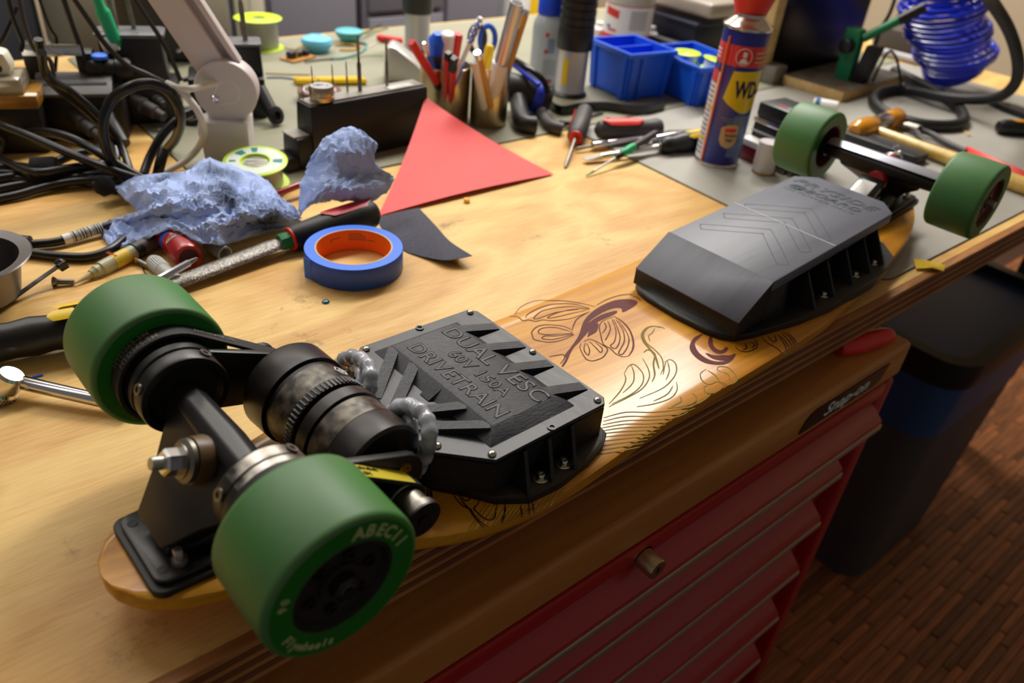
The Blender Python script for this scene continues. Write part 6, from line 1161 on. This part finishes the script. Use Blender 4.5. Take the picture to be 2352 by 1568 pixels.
# jar, dark box, clear lid, board
mat('jar_clear', (206, 200, 190), .3, trans=.3, coat=.4); mat('label_white', (226, 222, 226), .55); mat('label_red', (206, 40, 34), .5); mat('navy', (16, 20, 44), .45); mat('lid_clear', (188, 176, 164), .3, trans=.35, coat=.3)
j = Vector((1.328, 1.1963, 0.0)); j.z = .0023
t = thing('jar', 'clear jar with a white and red label behind the left blue bin', 'jar', j)
part('body', MB().lathe([(.001, 0), (.049, 0), (.051, .003), (.0515, .115), (.047, .125)], j, Z3, 44), 'jar_clear', t)
part('label_wrap', MB().lathe([(.0517, .030), (.0517, .092)], j, Z3, 44, cap=False), 'label_white', t)
part('label_band', MB().lathe([(.0519, .016), (.0519, .034)], j, Z3, 44, cap=False), 'label_red', t)
part('label_line', MB().lathe([(.0519, .0915), (.0519, .0935)], j, Z3, 44, cap=False), 'label_red', t)
va_ = math.degrees(math.atan2(-j.y, -j.x))
def jp(a0, a1, z0, z1, m, sl=0): part('label_print', MB().loft([[j+Z3*(z+sl*k/5)+Vector((math.cos(R(va_+a0+(a1-a0)*k/5)), math.sin(R(va_+a0+(a1-a0)*k/5)), 0))*.0521 for k in range(6)] for z in (z0, z1)], cap=False, closed=False), m, t)
jp(-62, -22, .072, .088, 'label_red', -.006); jp(-50, -25, .040, .045, 'ink_redp'); jp(-55, -42, .046, .052, 'ink_blue')
for k in range(7): jp(5, 48, .048+.0055*k, .0505+.0055*k, 'ink_greyp')
o = Vector((1.3886, 1.1506, 0.0)); o.z = .0024; e1 = (Vector((1.4602, 1.1236, 0.0))-Vector((1.4599, 1.2284, 0.0))); e1.z = 0; e1.normalize(); e2 = Vector((-e1.y, e1.x, 0))
def bx(name, parent, a0, a1, b0, b1, h0, h1, m, **k): return part(name, MB().loft([[o+e1*a+e2*b+Z3*h for a, b in ((a0, b0), (a1, b0), (a1, b1), (a0, b1))] for h in (h0, h1)]), m, parent, **k)
t = thing('case', 'dark navy plastic box with a clear lid and white clip behind the blue bins', 'box', o)
bx('tub', t, -.12, .075, .02, .16, 0, .062, 'navy', bevel=.003); bx('rim', t, -.125, .080, .015, .165, .062, .070, 'navy', bevel=.002); bx('clear_lid', t, -.12, .098, .03, .16, .082, .112, 'lid_clear', bevel=.008, seg=3)
part('white_clip', MB().tube(smoothpts([o+e1*-.095+e2*.012+Z3*.066, o+e1*-.062+e2*.006+Z3*.056, o+e1*-.045+e2*.004+Z3*.075, o+e1*-.030+e2*.004+Z3*.115], 1), .0042, 8), 'white', t)
one('tray', 'dark grey tray edge in front of the navy box', 'tray', MB().loft([[o+e1*a+e2*b+Z3*h for a, b in ((-.085, -.015), (.065, -.015), (.065, .008), (-.085, .008))] for h in (0, .030)]), mat('tray_dark', (58, 58, 64), .5).name, bevel=.002)
one('cardboard_sheet', 'upright orange brown board behind the navy box at the back', 'board', MB().loft([[Vector((1.6564, 1.3036, 0.0))*0+Vector((x, y, z)) for x, y in ((1.58, 1.335), (1.86, 1.245), (1.863, 1.256), (1.583, 1.346))] for z in (.0024, .20)]), 'cardboard', smooth=0)
for k, (q, l) in enumerate((((1.3004, 1.2509, 0.0024), 'small white bottle left of the label jar'), ((1.3902, 1.1787, 0.0024), 'small white bottle right of the label jar'))):
    one('small_bottle', l, 'bottle', MB().lathe([(.001, 0), (.014, 0), (.015, .003), (.015, .030), (.008, .036), (.008, .044), (.001, .045)], q, Z3, 22), 'white')
# ---------------------------------------------------------------- right: spray can, tools, coil hose
mat('can_blue', (22, 26, 138), .3, coat=.4); mat('can_yellow', (232, 200, 20), .35, coat=.3); mat('can_red', (222, 40, 34), .35, coat=.3); mat('can_dark', (18, 18, 70), .35); mat('can_silver', (214, 208, 198), .22, 1.); mat('can_haze', (96, 120, 170), .35, var=.3, scale=60); mat('straw_orange', (236, 120, 60), .35); mat('can_tan', (206, 170, 120), .4)
cn = Vector((0.9626, 0.6487, 0.0)); cn.z = .0023; RC = .0318; HC_ = .190
t = thing('spray_can', 'blue and yellow spray can with a red nozzle cap standing on the right mat', 'spray can', cn)
va_ = math.degrees(math.atan2(-cn.y, -cn.x))
part('body', MB().lathe([(.001, .002), (RC*.94, .001), (RC, .004), (RC, HC_-.006), (RC*.97, HC_)], cn, Z3, 56), 'can_blue', t)
part('base_rim', MB().lathe([(RC*.93, 0), (RC*1.02, 0), (RC*1.03, .0018), (RC*1.0, .0045)], cn, Z3, 56), 'can_silver', t)
part('shoulder', MB().lathe([(RC*1.0, HC_-.001), (RC*1.06, HC_+.001), (RC*1.06, HC_+.0035), (RC*.98, HC_+.0045), (RC*.80, HC_+.010), (RC*.62, HC_+.014), (RC*.60, HC_+.018)], cn, Z3, 56), 'can_silver', t)
cp = part('nozzle_cap', MB().lathe([(RC*.66, HC_+.012), (RC*.70, HC_+.020), (RC*.95, HC_+.042), (RC*.95, HC_+.065), (RC*.6, HC_+.07)], cn+Vector((0, 0, .0)), Vector((.02, .02, 1)), 40), 'red', t)
def cpatch(name, a0, a1, z0, z1, m, r=RC+.0003, n=14, parent=t): return part(name, MB().loft([[cn+Z3*z+Vector((math.cos(R(va_+a0+(a1-a0)*k/n)), math.sin(R(va_+a0+(a1-a0)*k/n)), 0))*r for k in range(n+1)] for z in (z0, z1)], cap=False, closed=False), m, parent)
def cshape(name, pts, m, r=RC+.0006, parent=t):
    n = len(pts); a0, a1 = min(p[0] for p in pts), max(p[0] for p in pts); N_ = max(4, int((a1-a0)/2.5)); rows = [[], []]
    for k in range(N_+1):
        a = a0+(a1-a0)*(.001+.998*k/N_); zz = []
        for i in range(n):
            p, q = pts[i], pts[(i+1) % n]
            if (p[0]-a)*(q[0]-a) < 0: zz.append(p[1]+(q[1]-p[1])*(a-p[0])/(q[0]-p[0]))
        if len(zz) < 2: continue
        for j, z in enumerate((min(zz), max(zz))): rows[j].append(cn+Z3*z+Vector((math.cos(R(va_+a)), math.sin(R(va_+a)), 0))*r)
    return part(name, MB().loft(rows, cap=False, closed=False), m, parent)
cpatch('red_band', -110, 120, HC_-.046, HC_-.019, 'can_red')
cpatch('white_panel', -100, -42, .006, HC_-.058, 'label_white'); cpatch('red_tag', -82, -48, HC_-.074, HC_-.056, 'can_red', RC+.0006)
for k in range(16): cpatch('fine_print', -92, -50, .014+.0068*k, .0164+.0068*k, 'ink_greyp', RC+.0006)
cpatch('yellow_tag', -70, -46, .080, .0835, 'can_yellow', RC+.0009); cpatch('yellow_tag', -72, -48, .034, .039, 'can_yellow', RC+.0009)
cpatch('grey_haze', 20, 80, .018, .078, 'can_haze', RC+.0004)
cshape('yellow_shield', [(-8, HC_-.052), (80, HC_-.050), (80, HC_-.098), (66, HC_-.104), (50, HC_-.1085), (30, HC_-.108), (12, HC_-.103), (-8, HC_-.096), (-20, HC_-.090)], 'can_yellow')
cshape('badge_shield', [(-6, .060), (8, .064), (22, .065), (38, .064), (36, .050), (38, .040), (30, .033), (16, .0305), (2, .034), (-6, .042)], 'can_tan'); cshape('badge_bar', [(4, .059), (33, .060), (33, .0545), (4, .0535)], 'can_red', RC+.0010)
def con(a0, z0, r=RC+.0010):
    def fn(co):
        a = R(va_+a0)+co.x/r; return cn+Vector((math.cos(a), math.sin(a), 0))*(r+co.z)+Z3*(z0+co.y)
    return fn
def ct(s, sz, a0, z, m, bold=0., sx=1.): text('can_lettering', s, sz, (0, 0, 0), (1, 0, 0), (0, 1, 0), m, t, fn=con(a0, z), ext=.0001, bold=bold, sx=sx)
ct('WD-40', .031, 4, HC_-.077, 'can_dark', .0010, .62)
ct('ROAD', .0060, 6, .0490, 'can_dark', .0001); ct('TRIP', .0060, 8, .0420, 'can_dark', .0001)
for k, (a, b) in enumerate(((-14, 46), (-6, 60), (4, 64))): cpatch('small_lettering', a, b, .0725-.0035*k, .0738-.0035*k, 'ink_greyp', RC+.0006)
for k in range(3): cpatch('band_lettering', 38, 78, HC_-.028-.006*k, HC_-.0255-.006*k, 'can_tan', RC+.0008)
for k in range(3): cpatch('band_lettering', -80, -56, HC_-.030-.005*k, HC_-.0275-.005*k, 'label_white', RC+.0008)
cc_ = lambda a, z: cn+Z3*z+Vector((math.cos(R(va_+a)), math.sin(R(va_+a)), 0))*(RC+.0007)
part('round_seal', MB().tube([cc_(8+19*math.cos(R(k*15)), HC_-.0325+.0108*math.sin(R(k*15))) for k in range(24)], .0005, 5, closed=True), 'ink_white', t)
cshape('seal_mark', [(-2, HC_-.041), (20, HC_-.041), (16, HC_-.036), (10, HC_-.034), (2, HC_-.036)], 'ink_white'); cshape('seal_mark', [(5, HC_-.033), (14, HC_-.033), (14, HC_-.026), (5, HC_-.026)], 'ink_white')
part('spray_straw', MB().tube([cc_(-38, HC_-.010)+Vector((0, 0, 0)), cc_(-39, .10), cc_(-40, .004)], .0017, 8), 'straw_orange', t)
# T handle screwdriver, chisel, drivers in front of the bins
mat('grip_grey', (66, 62, 62), .55)
p1, p0 = Vector((0.7365, 0.7375, 0.002)), Vector((0.8749, 0.8496, 0.024)); d = p1-p0; L_ = d.length
t = thing('t_screwdriver', 'grey and red handled driver with its thin blade pointing at the camera', 'screwdriver', Vector((p0.x, p0.y, .0023)))
rod(t, p0, p1, [('handle', 'grip_grey', [(-.08, .006), (-.06, .0125), (.20, .0150), (.44, .0138), (.47, .010)]), ('red_collar', 'red', [(.455, .0085), (.46, .0108), (.475, .0105), (.48, .006)]), ('blade', 'dull_steel', [(.47, .0028), (.97, .0026), (1, .0012)])], 22)
part('red_inlay', shell(p0, p1, -.02, .38, 50, 100, .0156), 'red', t)
p0, p1 = Vector((0.8538, 0.7962, 0.019)), Vector((0.95, 0.7543, 0.019)); L_ = (p1-p0).length; d = (p1-p0).normalized(); x, y, z = frame(d)
t = thing('chisel', 'wide scraper chisel with a black handle and red inlay behind the screwdrivers', 'chisel', Vector((p0.x, p0.y, .0023)))
part('handle', MB().lathe([(.004, -.004), (.0125, .002), (.0165, .02), (.0170, L_*.4), (.0140, L_*.75), (.0150, L_*.85), (.0165, L_*.93), (.014, L_), (.010, L_+.002)], p0, d, 30), 'grip_grey', t)
part('red_inlay', shell(p0, p1, .05, .70, -30, 50, lambda h: .0174 if h < .55 else .0168), 'red', t)
up = (Z3-d*d.z).normalized(); sd = d.cross(up)
part('hang_slot', MB().lathe([(.0035, 0), (.0035, .0005)], p0+d*.016+up*.0171-sd*.002, up-sd*.1, 4), 'black_slot', t, smooth=0)
part('blade', MB().loft([[p0+d*(L_+l)+sd*(w*q)+up*(h-.010) for w, h in ((-1, 0), (1, 0), (1, .0016), (-1, .0016))] for l, q in ((0, .006), (.018, .014), (.022, .018), (.085, .019))]), mat('blade_steel', (150, 144, 136), .3, .9).name, t, smooth=0)
p0, p1 = Vector((0.7951, 0.7768, 0.006)), Vector((0.9263, 0.7546, 0.0115))
t = thing('nut_driver', 'chrome nut driver shaft lying across the corner of the plywood', 'nut driver', Vector((p0.x, p0.y, .0005)))
rod(t, p0, p1, [('bit', 'dull_steel', [(0, .0022), (.22, .0022)]), ('socket', 'chrome', [(.205, .0050), (.21, .0058), (.40, .0058), (.42, .0045)]), ('shaft', 'chrome', [(.41, .0044), (1.0, .0044)])], 20)
p0, p1 = Vector((0.9068, 0.7356, 0.014)), Vector((0.9697, 0.7291, 0.015))
one('socket_barrel', 'short chrome barrel with rounded end in front of the chisel blade', 'socket', MB().lathe([(.003, 0), (.0055, .001), (.006, .004), (.006, (p1-p0).length), (.004, (p1-p0).length)], p0, p1-p0, 22), 'chrome')
p0, p1 = Vector((0.7757, 0.7403, 0.0055)), Vector((0.9906, 0.6921, 0.0175)); L_ = (p1-p0).length
t = thing('flat_screwdriver', 'flat screwdriver with a black and yellow handle ending behind the spray can', 'screwdriver', Vector((p0.x, p0.y, .0005)))
rod(t, p0, p1, [('shaft', 'chrome', [(.12, .0042), (.62, .0042)]), ('ferrule', 'dull_steel', [(.585, .0058), (.63, .0058)]), ('handle', 'black_plastic', [(.60, .0075), (.625, .0125), (.66, .0140), (.70, .0125), (.76, .0150), (.97, .0160), (1.0, .008)])], 24)
d = (p1-p0).normalized(); x, y, z = frame(d)
part('flat_tip', MB().loft([[p0+d*L_*h+x*a*w+y*b*q for a, b in ((-1, -1), (1, -1), (1, 1), (-1, 1))] for h, w, q in ((0, .0052, .0006), (.05, .0052, .0016), (.13, .0040, .0036))]), 'steel', t)
for a0, a1 in ((-25, 12), (22, 52), (-70, -40)): part('yellow_inlay', shell(p0, p1, .80, .99, a0, a1, .0163), 'yellow', t)
p0, p1 = Vector((0.741, 0.6995, 0.0022)), Vector((0.9081, 0.7263, 0.029)); L_ = (p1-p0).length
t = thing('precision_screwdriver', 'small screwdriver with a green collar lying on top of the other drivers', 'screwdriver', Vector((p0.x, p0.y, .0005)))
rod(t, p0, p1, [('tip', 'file_green', [(0, .0008), (.10, .0018)]), ('shaft', 'steel', [(.09, .0016), (.42, .0016)]), ('nose', 'black_plastic', [(.40, .0030), (.42, .0050), (.48, .0050), (.50, .0036)]), ('green_collar', 'iron_green', [(.48, .0044), (.50, .0064), (.55, .0050), (.60, .0064), (.66, .0054)]), ('grip', 'grip_grey', [(.65, .0048), (.97, .0050), (1, .0035)])], 16)
# small white can, dark red and black kit behind it
b = Vector((0.9907, 0.5851, 0.0)); b.z = .0023
t = thing('small_can', 'small white metal can beside the left rear green wheel', 'can', b)
part('body', MB().lathe([(.001, 0), (.0150, 0), (.0158, .0015), (.0158, .044), (.0150, .0455), (.001, .0455)], b, Z3, 36), 'white_paint', t); part('bottom_seam', MB().lathe([(.0150, 0), (.0162, .0005), (.0162, .0022), (.0158, .003)], b, Z3, 36), 'brass', t)
kb = Vector((1.0163, 0.6211, 0.0)); kb.z = .0023; k1 = (Vector((1.0126, 0.5699, -0.0))-Vector((1.0163, 0.6211, 0.0))); k1.z = 0; k1.normalize(); k2 = Vector((-k1.y, k1.x, 0))
def kx(name, par, a0, a1, b0, b1, h0, h1, m, **k): return part(name, MB().loft([[kb+k1*a+k2*b_+Z3*h for a, b_ in ((a0, b0), (a1, b0), (a1, b1), (a0, b1))] for h in (h0, h1)]), m, par, **k)
t = thing('tool_case', 'black case with silver strip between spray can and rear green wheel', 'case', kb)
kx('lower_body', t, -.025, .075, .012, .075, 0, .052, 'black_plastic', bevel=.003); kx('silver_strip', t, -.026, .076, .010, .073, .052, .060, 'can_silver', bevel=.002); kx('upper_body', t, -.025, .075, .012, .072, .060, .082, 'black_plastic', bevel=.004); kx('thin_strip', t, -.0255, .0755, .0115, .02, .038, .041, 'label_grey', smooth=0)
text('case_lettering', 'MICRO', .0085, kb+k1*.018+k2*.026+Z3*.0822, k1, k2, 'label_white', t); part('case_mark', MB().box(kb+k1*.008+k2*.026+Z3*.0822, (.012, .004, .0004), Matrix((k1, k2, Z3)).transposed()), 'can_red', t, smooth=0)
t = thing('battery_block', 'dark red block with a white top edge behind the small white can', 'block', kb)
kx('body', t, -.022, .03, -.012, .008, 0, .022, mat('dark_red', (120, 16, 24), .45).name, bevel=.002); kx('top_edge', t, -.023, .031, -.013, .009, .022, .032, 'white', bevel=.002)
for q, l in (((1.0128, 0.5669, 0.0024), 'small steel nut right of the small white can'), ((1.0173, 0.5572, 0.0024), 'second small steel nut beside the first, under the rear wheel')):
    mb = MB().lathe([(.0025, 0), (.0052, 0), (.0052, .0045), (.0025, .0045)], q, Z3, 6); one('hex_nut', l, 'nut', mb, 'dull_steel', smooth=0)
# white labelled cap, stand on a wooden board, upright black panel
t = thing('label_roll', 'small white roll with dark print in front of the wooden board', 'roll', (1.3763, 0.7203, 0.0024))
rod(t, (1.354, 0.7362, 0.012), (1.3744, 0.6971, 0.012), [('roll_body', 'white', [(0, .008), (.08, .0105), (.95, .0105), (1, .007)])], 26); part('printed_band', MB().lathe([(.0107, 0), (.0107, .008)], (1.3549, 0.7331, 0.012), Vector((1.3744, 0.6971, 0.012))-Vector((1.354, 0.7362, 0.012)), 26, cap=False), 'ink_blue', t)
wa, wr, wl_ = Vector((1.4445, 0.7309, 0.0)), Vector((1.6774, 0.7442, 0.0)), Vector((1.436, 0.8605, 0.0)); wr = wa+(wr-wa)*1.12
for v in (wa, wr, wl_): v.z = .0024
t = thing('wooden_board', 'small wooden base board with a dark worn top carrying the green clamp', 'board', wa)
wq = wl_+(wr-wa)
part('board', MB().loft([[p+Z3*h for p in (wa, wr, wq, wl_)] for h in (0, .019)]), 'pale_wood', t, bevel=.001)
part('dark_top', MB().loft([[p+Z3*h for p in (wa, wr, wq, wl_)] for h in (.0191, .0196)]), mat('worn_top', (96, 88, 76), .7, var=.35, scale=30).name, t, smooth=0)
e = (wa-wl_).normalized(); bk = (wr-wa).normalized(); U = Vector((0, 0, 1)); 
pl_, pr_ = Vector((1.416, 0.8906, 0.02)), Vector((1.7073, 0.8569, 0.02)); pe = pr_-pl_; pe.z = 0; PW = pe.length; pe.normalize(); pk = Vector((-pe.y, pe.x, 0)); o = Vector((pl_.x, pl_.y, 0)); e_, bk_ = e, bk
t = thing('framed_panel', 'upright black panel in a pale wooden frame behind the spray can', 'panel', o)
part('frame_post', MB().loft([[o+pe*a+pk*b_+Z3*h for a, b_ in ((-.012, 0), (.012, 0), (.012, .03), (-.012, .03))] for h in (.0024, .36)]), 'pale_wood', t, bevel=.002)
part('black_sheet', MB().loft([[o+pe*a+pk*b_+Z3*h for a, b_ in ((.012, .012), (PW, .012), (PW, .02), (.012, .02))] for h in (.0024, .36)]), 'black_gloss', t, smooth=0)
one('clamp_foot', 'grey plastic block at the left corner of the wooden board, behind the can', 'block', MB().loft([[wl_+e*a*k+bk*b_*k+Z3*h for a, b_ in ((-.045, -.028), (-.004, -.028), (-.004, .02), (-.045, .02))] for h, k in ((0, 1.), (.034, .92))]), mat('foot_grey', (118, 112, 100), .5).name, bevel=.004)
one('green_bottle', 'bright green bottle behind the spray can cap', 'bottle', MB().lathe([(.001, 0), (.018, 0), (.021, .01), (.021, .10), (.012, .12)], Vector((1.62, 1.06, .0024))+Z3*.10*0, Z3, 24), mat('bright_green', (50, 200, 10), .4).name)
mat('clamp_green', (20, 120, 72), .45)
gs = Vector((1.5275, 0.7852, 0.022)); gs.z = .0198
t = thing('third_hand', 'green clamp stand with a black knob on the wooden board', 'clamp stand', gs)
g1 = e; g2_ = bk
part('post', MB().loft([[gs+g1*(a+sh)+g2_*b_+Z3*h for a, b_ in ((-.017, -.004), (.015, -.004), (.015, .022), (-.017, .022))] for h, sh in ((0, 0), (.085, -.004), (.098, -.006))]), 'clamp_green', t, bevel=.004)
part('black_side', MB().loft([[gs+g1*(a+sh)+g2_*b_+Z3*h for a, b_ in ((.0155, -.004), (.040, .004), (.040, .03), (.0155, .022))] for h, sh in ((0, 0), (.075, .012))]), 'black_plastic', t, bevel=.003)
part('knob', MB().lathe([(.010, 0), (.0135, .002), (.0135, .016), (.011, .018), (.001, .018)], gs+g1*-.004+g2_*-.003+Z3*.066, -g2_-g1*.2, 24), 'black_plastic', t)
a0, a1 = gs+g1*.012+g2_*.008+Z3*.082, gs+g1*.085+g2_*.06+Z3*.150
rod(t, a0, a1, [('arm', 'clamp_green', [(0, .0085), (.60, .0085)]), ('arm_sleeve', 'black_plastic', [(.58, .0100), (1, .0100)])], 18)
cable('thin grey cable rising behind the green clamp stand', [gs+g1*.02+g2_*.06+Z3*.0, gs+g1*.018+g2_*.06+Z3*.09, gs+g1*.03+g2_*.05+Z3*.14, gs+g1*.02+g2_*.06+Z3*.24], .0035, 'strain_grey')
cable('black lead hooked behind the green clamp stand arm', [gs+g1*.04+g2_*.05+Z3*.003, gs+g1*.05+g2_*.05+Z3*.06, gs+g1*.075+g2_*.04+Z3*.055, gs+g1*.10+g2_*.05+Z3*.004], .0026)
cable('orange wire offcut lying on the wooden board', [wa+bk*.012+e*-.02+Z3*.021, wa+bk*.022+e*-.01+Z3*.0215, wa+bk*.03+e*-.012+Z3*.021], .0009, 'straw_orange')
# blue coil hose and thick black hose
mat('hose_blue', (10, 44, 206), .3, coat=.4); mat('hose_black', (22, 21, 22), .5)
ax_pts = smoothpts([Vector(p) for p in ((1.8228, 0.7, 0.0208), (1.8084, 0.7, 0.0602), (1.7358, 0.7, 0.1097), (1.6892, 0.71, 0.1559), (1.6957, 0.72, 0.2049), (1.7658, 0.73, 0.2551))], 8)
pts = []; NT = 24; n_ = NT*22
for i in range(n_+1):
    u = i/n_*(len(ax_pts)-1); k = min(len(ax_pts)-2, int(u)); c = ax_pts[k].lerp(ax_pts[k+1], u-k)
    a = 2*math.pi*i/22; hx = Vector((.62, -.78, 0)); hy = Vector((.78, .62, .0)); w_ = .072+.006*math.sin(u*.8)
    s_ = 1-.5*max(0, 1-i/90)
    pts.append(c+hx*math.cos(a)*w_*s_+hy*math.sin(a)*w_*.8*s_+Z3*(.022*math.sin(a+.8)))
one('coil_hose', 'blue coiled air hose hanging down over the mat at top right', 'hose', MB().tube(pts, .0042, 8), 'hose_blue')
one('black_hose', 'thick black hose looping on the mat and rising past the blue coil', 'hose', MB().tube(smoothpts([(1.7493, 0.7912, 0.014), (1.7232, 0.7397, 0.014), (1.6864, 0.6738, 0.014), (1.6294, 0.5972, 0.013), (1.5468, 0.5429, 0.012), (1.4823, 0.5402, 0.012), (1.4345, 0.5729, 0.012), (1.4328, 0.6302, 0.012), (1.4846, 0.6888, 0.012), (1.558, 0.7151, 0.012), (1.6235, 0.7015, 0.013), (1.6126, 0.6319, 0.022), (1.6061, 0.5663, 0.035), (1.5954, 0.5182, 0.055), (1.5914, 0.5012, 0.085), (1.5628, 0.5027, 0.125), (1.5146, 0.5193, 0.175), (1.421, 0.5316, 0.225), (1.2833, 0.5092, 0.26)], 8), .0098, 14), 'hose_black')
# mallet
mat('amber', (240, 160, 16), .25, trans=.3, coat=.5)
p0, p1 = Vector((1.261, 0.5955, 0.019)), Vector((1.4101, 0.6023, 0.019)); L_ = (p1-p0).length
t = thing('mallet', 'mallet with amber plastic faces and a long yellow wooden handle', 'mallet', Vector((p0.x, p0.y, .0024)))
rod(t, p0, p1, [('amber_face', 'amber', [(-.06, .010), (.0, .0160), (.05, .0172), (.26, .0172), (.34, .0158), (.40, .0130)]), ('head', 'chrome', [(.38, .0125), (.42, .0140), (.70, .0140), (.74, .0125)]), ('amber_face', 'amber', [(.72, .0130), (.76, .0150), (.98, .0160), (1.02, .012)])], 30)
h0, h1 = Vector((1.3081, 0.5775, 0.0145)), Vector((1.2886, 0.2944, 0.0135))
rod(t, h0, h1, [('handle', 'handle_wood', [(-.02, .0085), (.02, .0088), (.25, .0100), (.6, .0125), (1.0, .0120)])], 22)
# black flat tool under the rear axle, red scale, pliers, screwdriver at the right edge
p0, p1 = Vector((1.2422, 0.6287, 0.0)), Vector((1.2433, 0.4783, 0.0)); d = (p1-p0); d.z = 0; L_ = d.length; d.normalize(); sd = Vector((-d.y, d.x, 0)); p0.z = .0024
t = thing('folding_knife', 'flat black tool with pale lettering lying behind the rear axle', 'tool', p0)
part('body', MB().loft([[p0+d*a+sd*b_+Z3*h for a, b_ in rrect(-.03, -.002, L_, .042, .008)] for h in (0, .014)]), mat('tool_black', (34, 34, 40), .45).name, t, bevel=.0015)
text('tool_lettering', 'QUALITY', .0095, p0+d*.012+sd*.015+Z3*.0143, d, sd, 'label_grey', t)
part('tool_screw', MB().lathe([(.0055, .014), (.0050, .0165), (.001, .017)], p0+d*(L_-.042)+sd*.012, Z3, 18), 'chrome', t)
p0, p1 = Vector((1.3874, 0.4668, 0.0075)), Vector((1.3482, 0.326, 0.0075)); d = (p1-p0); d.z = 0; d.normalize(); sd = Vector((-d.y, d.x, 0)); L_ = (p1-p0).length
one('red_scale', 'red triangular rod lying beside the mallet handle at the right edge', 'rod', MB().loft([[p0+d*a+sd*b_+Z3*(h-.005) for b_, h in ((-.0085, 0), (.0085, 0), (.0085, .003), (.0015, .0125), (-.0015, .0125), (-.0085, .003))] for a in (0, L_)]), 'red', bevel=.0008, seg=1)
t = thing('pliers', 'grey pliers with dark handles lying behind the mallet handle', 'pliers', (1.4045, 0.5539, 0.0024))
part('jaws', MB().tube([(1.3925, 0.5894, 0.01), (1.4027, 0.5764, 0.011), (1.3983, 0.5542, 0.011)], [.004, .008, .010], 10), 'dull_steel', t)
for pp in ([(1.4032, 0.5566, 0.011), (1.4065, 0.5342, 0.01), (1.3899, 0.499, 0.009), (1.3804, 0.4624, 0.008)], [(1.3895, 0.5536, 0.011), (1.3578, 0.5255, 0.01), (1.348, 0.4976, 0.009), (1.349, 0.461, 0.008)]): part('handle', MB().tube(smoothpts(pp, 5), .0050, 10), 'grip_grey', t)
p0, p1 = Vector((1.5564, 0.4887, 0.0155)), Vector((1.6487, 0.4193, 0.0155)); L_ = (p1-p0).length
t = thing('screwdriver_handle', 'black and orange screwdriver handle at the right edge of the mat', 'screwdriver', Vector((p0.x, p0.y, .0024)))
rod(t, p0, p1, [('handle', 'black_plastic', [(0, .004), (.02, .0095), (.08, .0125), (.16, .0135), (.9, .0140), (1, .012)])], 26)
for a0, a1 in ((-62, -22), (-12, 28), (-105, -72)): part('orange_inlay', shell(p0, p1, .18, .58, a0, a1, .0143), mat('inlay_orange', (236, 156, 10), .4).name, t)
mb = MB(); q = Vector((1.5101, 0.5215, 0.0026)); mb.box(q+Z3*.0006, (.050, .006, .0016), Matrix.Rotation(.75, 3, 'Z')); one('wood_sliver', 'pale wood sliver on the mat between the black hose and the red rod', 'sliver', mb, 'pale_wood', smooth=0)
o = Vector((1.7379, 0.5628, 0.0)); o.z = .0024; d = (Vector((1.7206, 0.4999, 0.0))-Vector((1.744, 0.6047, 0.0))); d.z = 0; d.normalize(); sd = Vector((-d.y, d.x, 0))
t = thing('cutting_plier', 'dark flat plier with a bronze pivot at the right edge behind the screwdriver', 'pliers', o)
part('body', MB().loft([[o+d*a+sd*b_+Z3*h for a, b_ in ((-.03, .004), (.02, -.012), (.16, -.018), (.16, .03), (.02, .028))] for h in (0, .012)]), 'black_plastic', t, bevel=.003); part('pivot', MB().lathe([(.009, .012), (.0085, .014), (.001, .0145)], o+d*.012+sd*.006, Z3, 22), mat('bronze', (120, 100, 80), .4, .7).name, t)
one('drill_case', 'dark brown case standing behind the blue coil hose', 'case', MB().box((2.0, .86, .030), (.09, .20, .055), Matrix.Rotation(.1, 3, 'Z')), mat('case_brown', (74, 66, 60), .5).name, bevel=.004)
one('chrome_rod', 'silver grey rod lying behind the black hose loop', 'rod', MB().cyl((1.9138, 0.9367, 0.01), (1.9222, 0.8199, 0.01), .0085, n=18), 'label_grey')
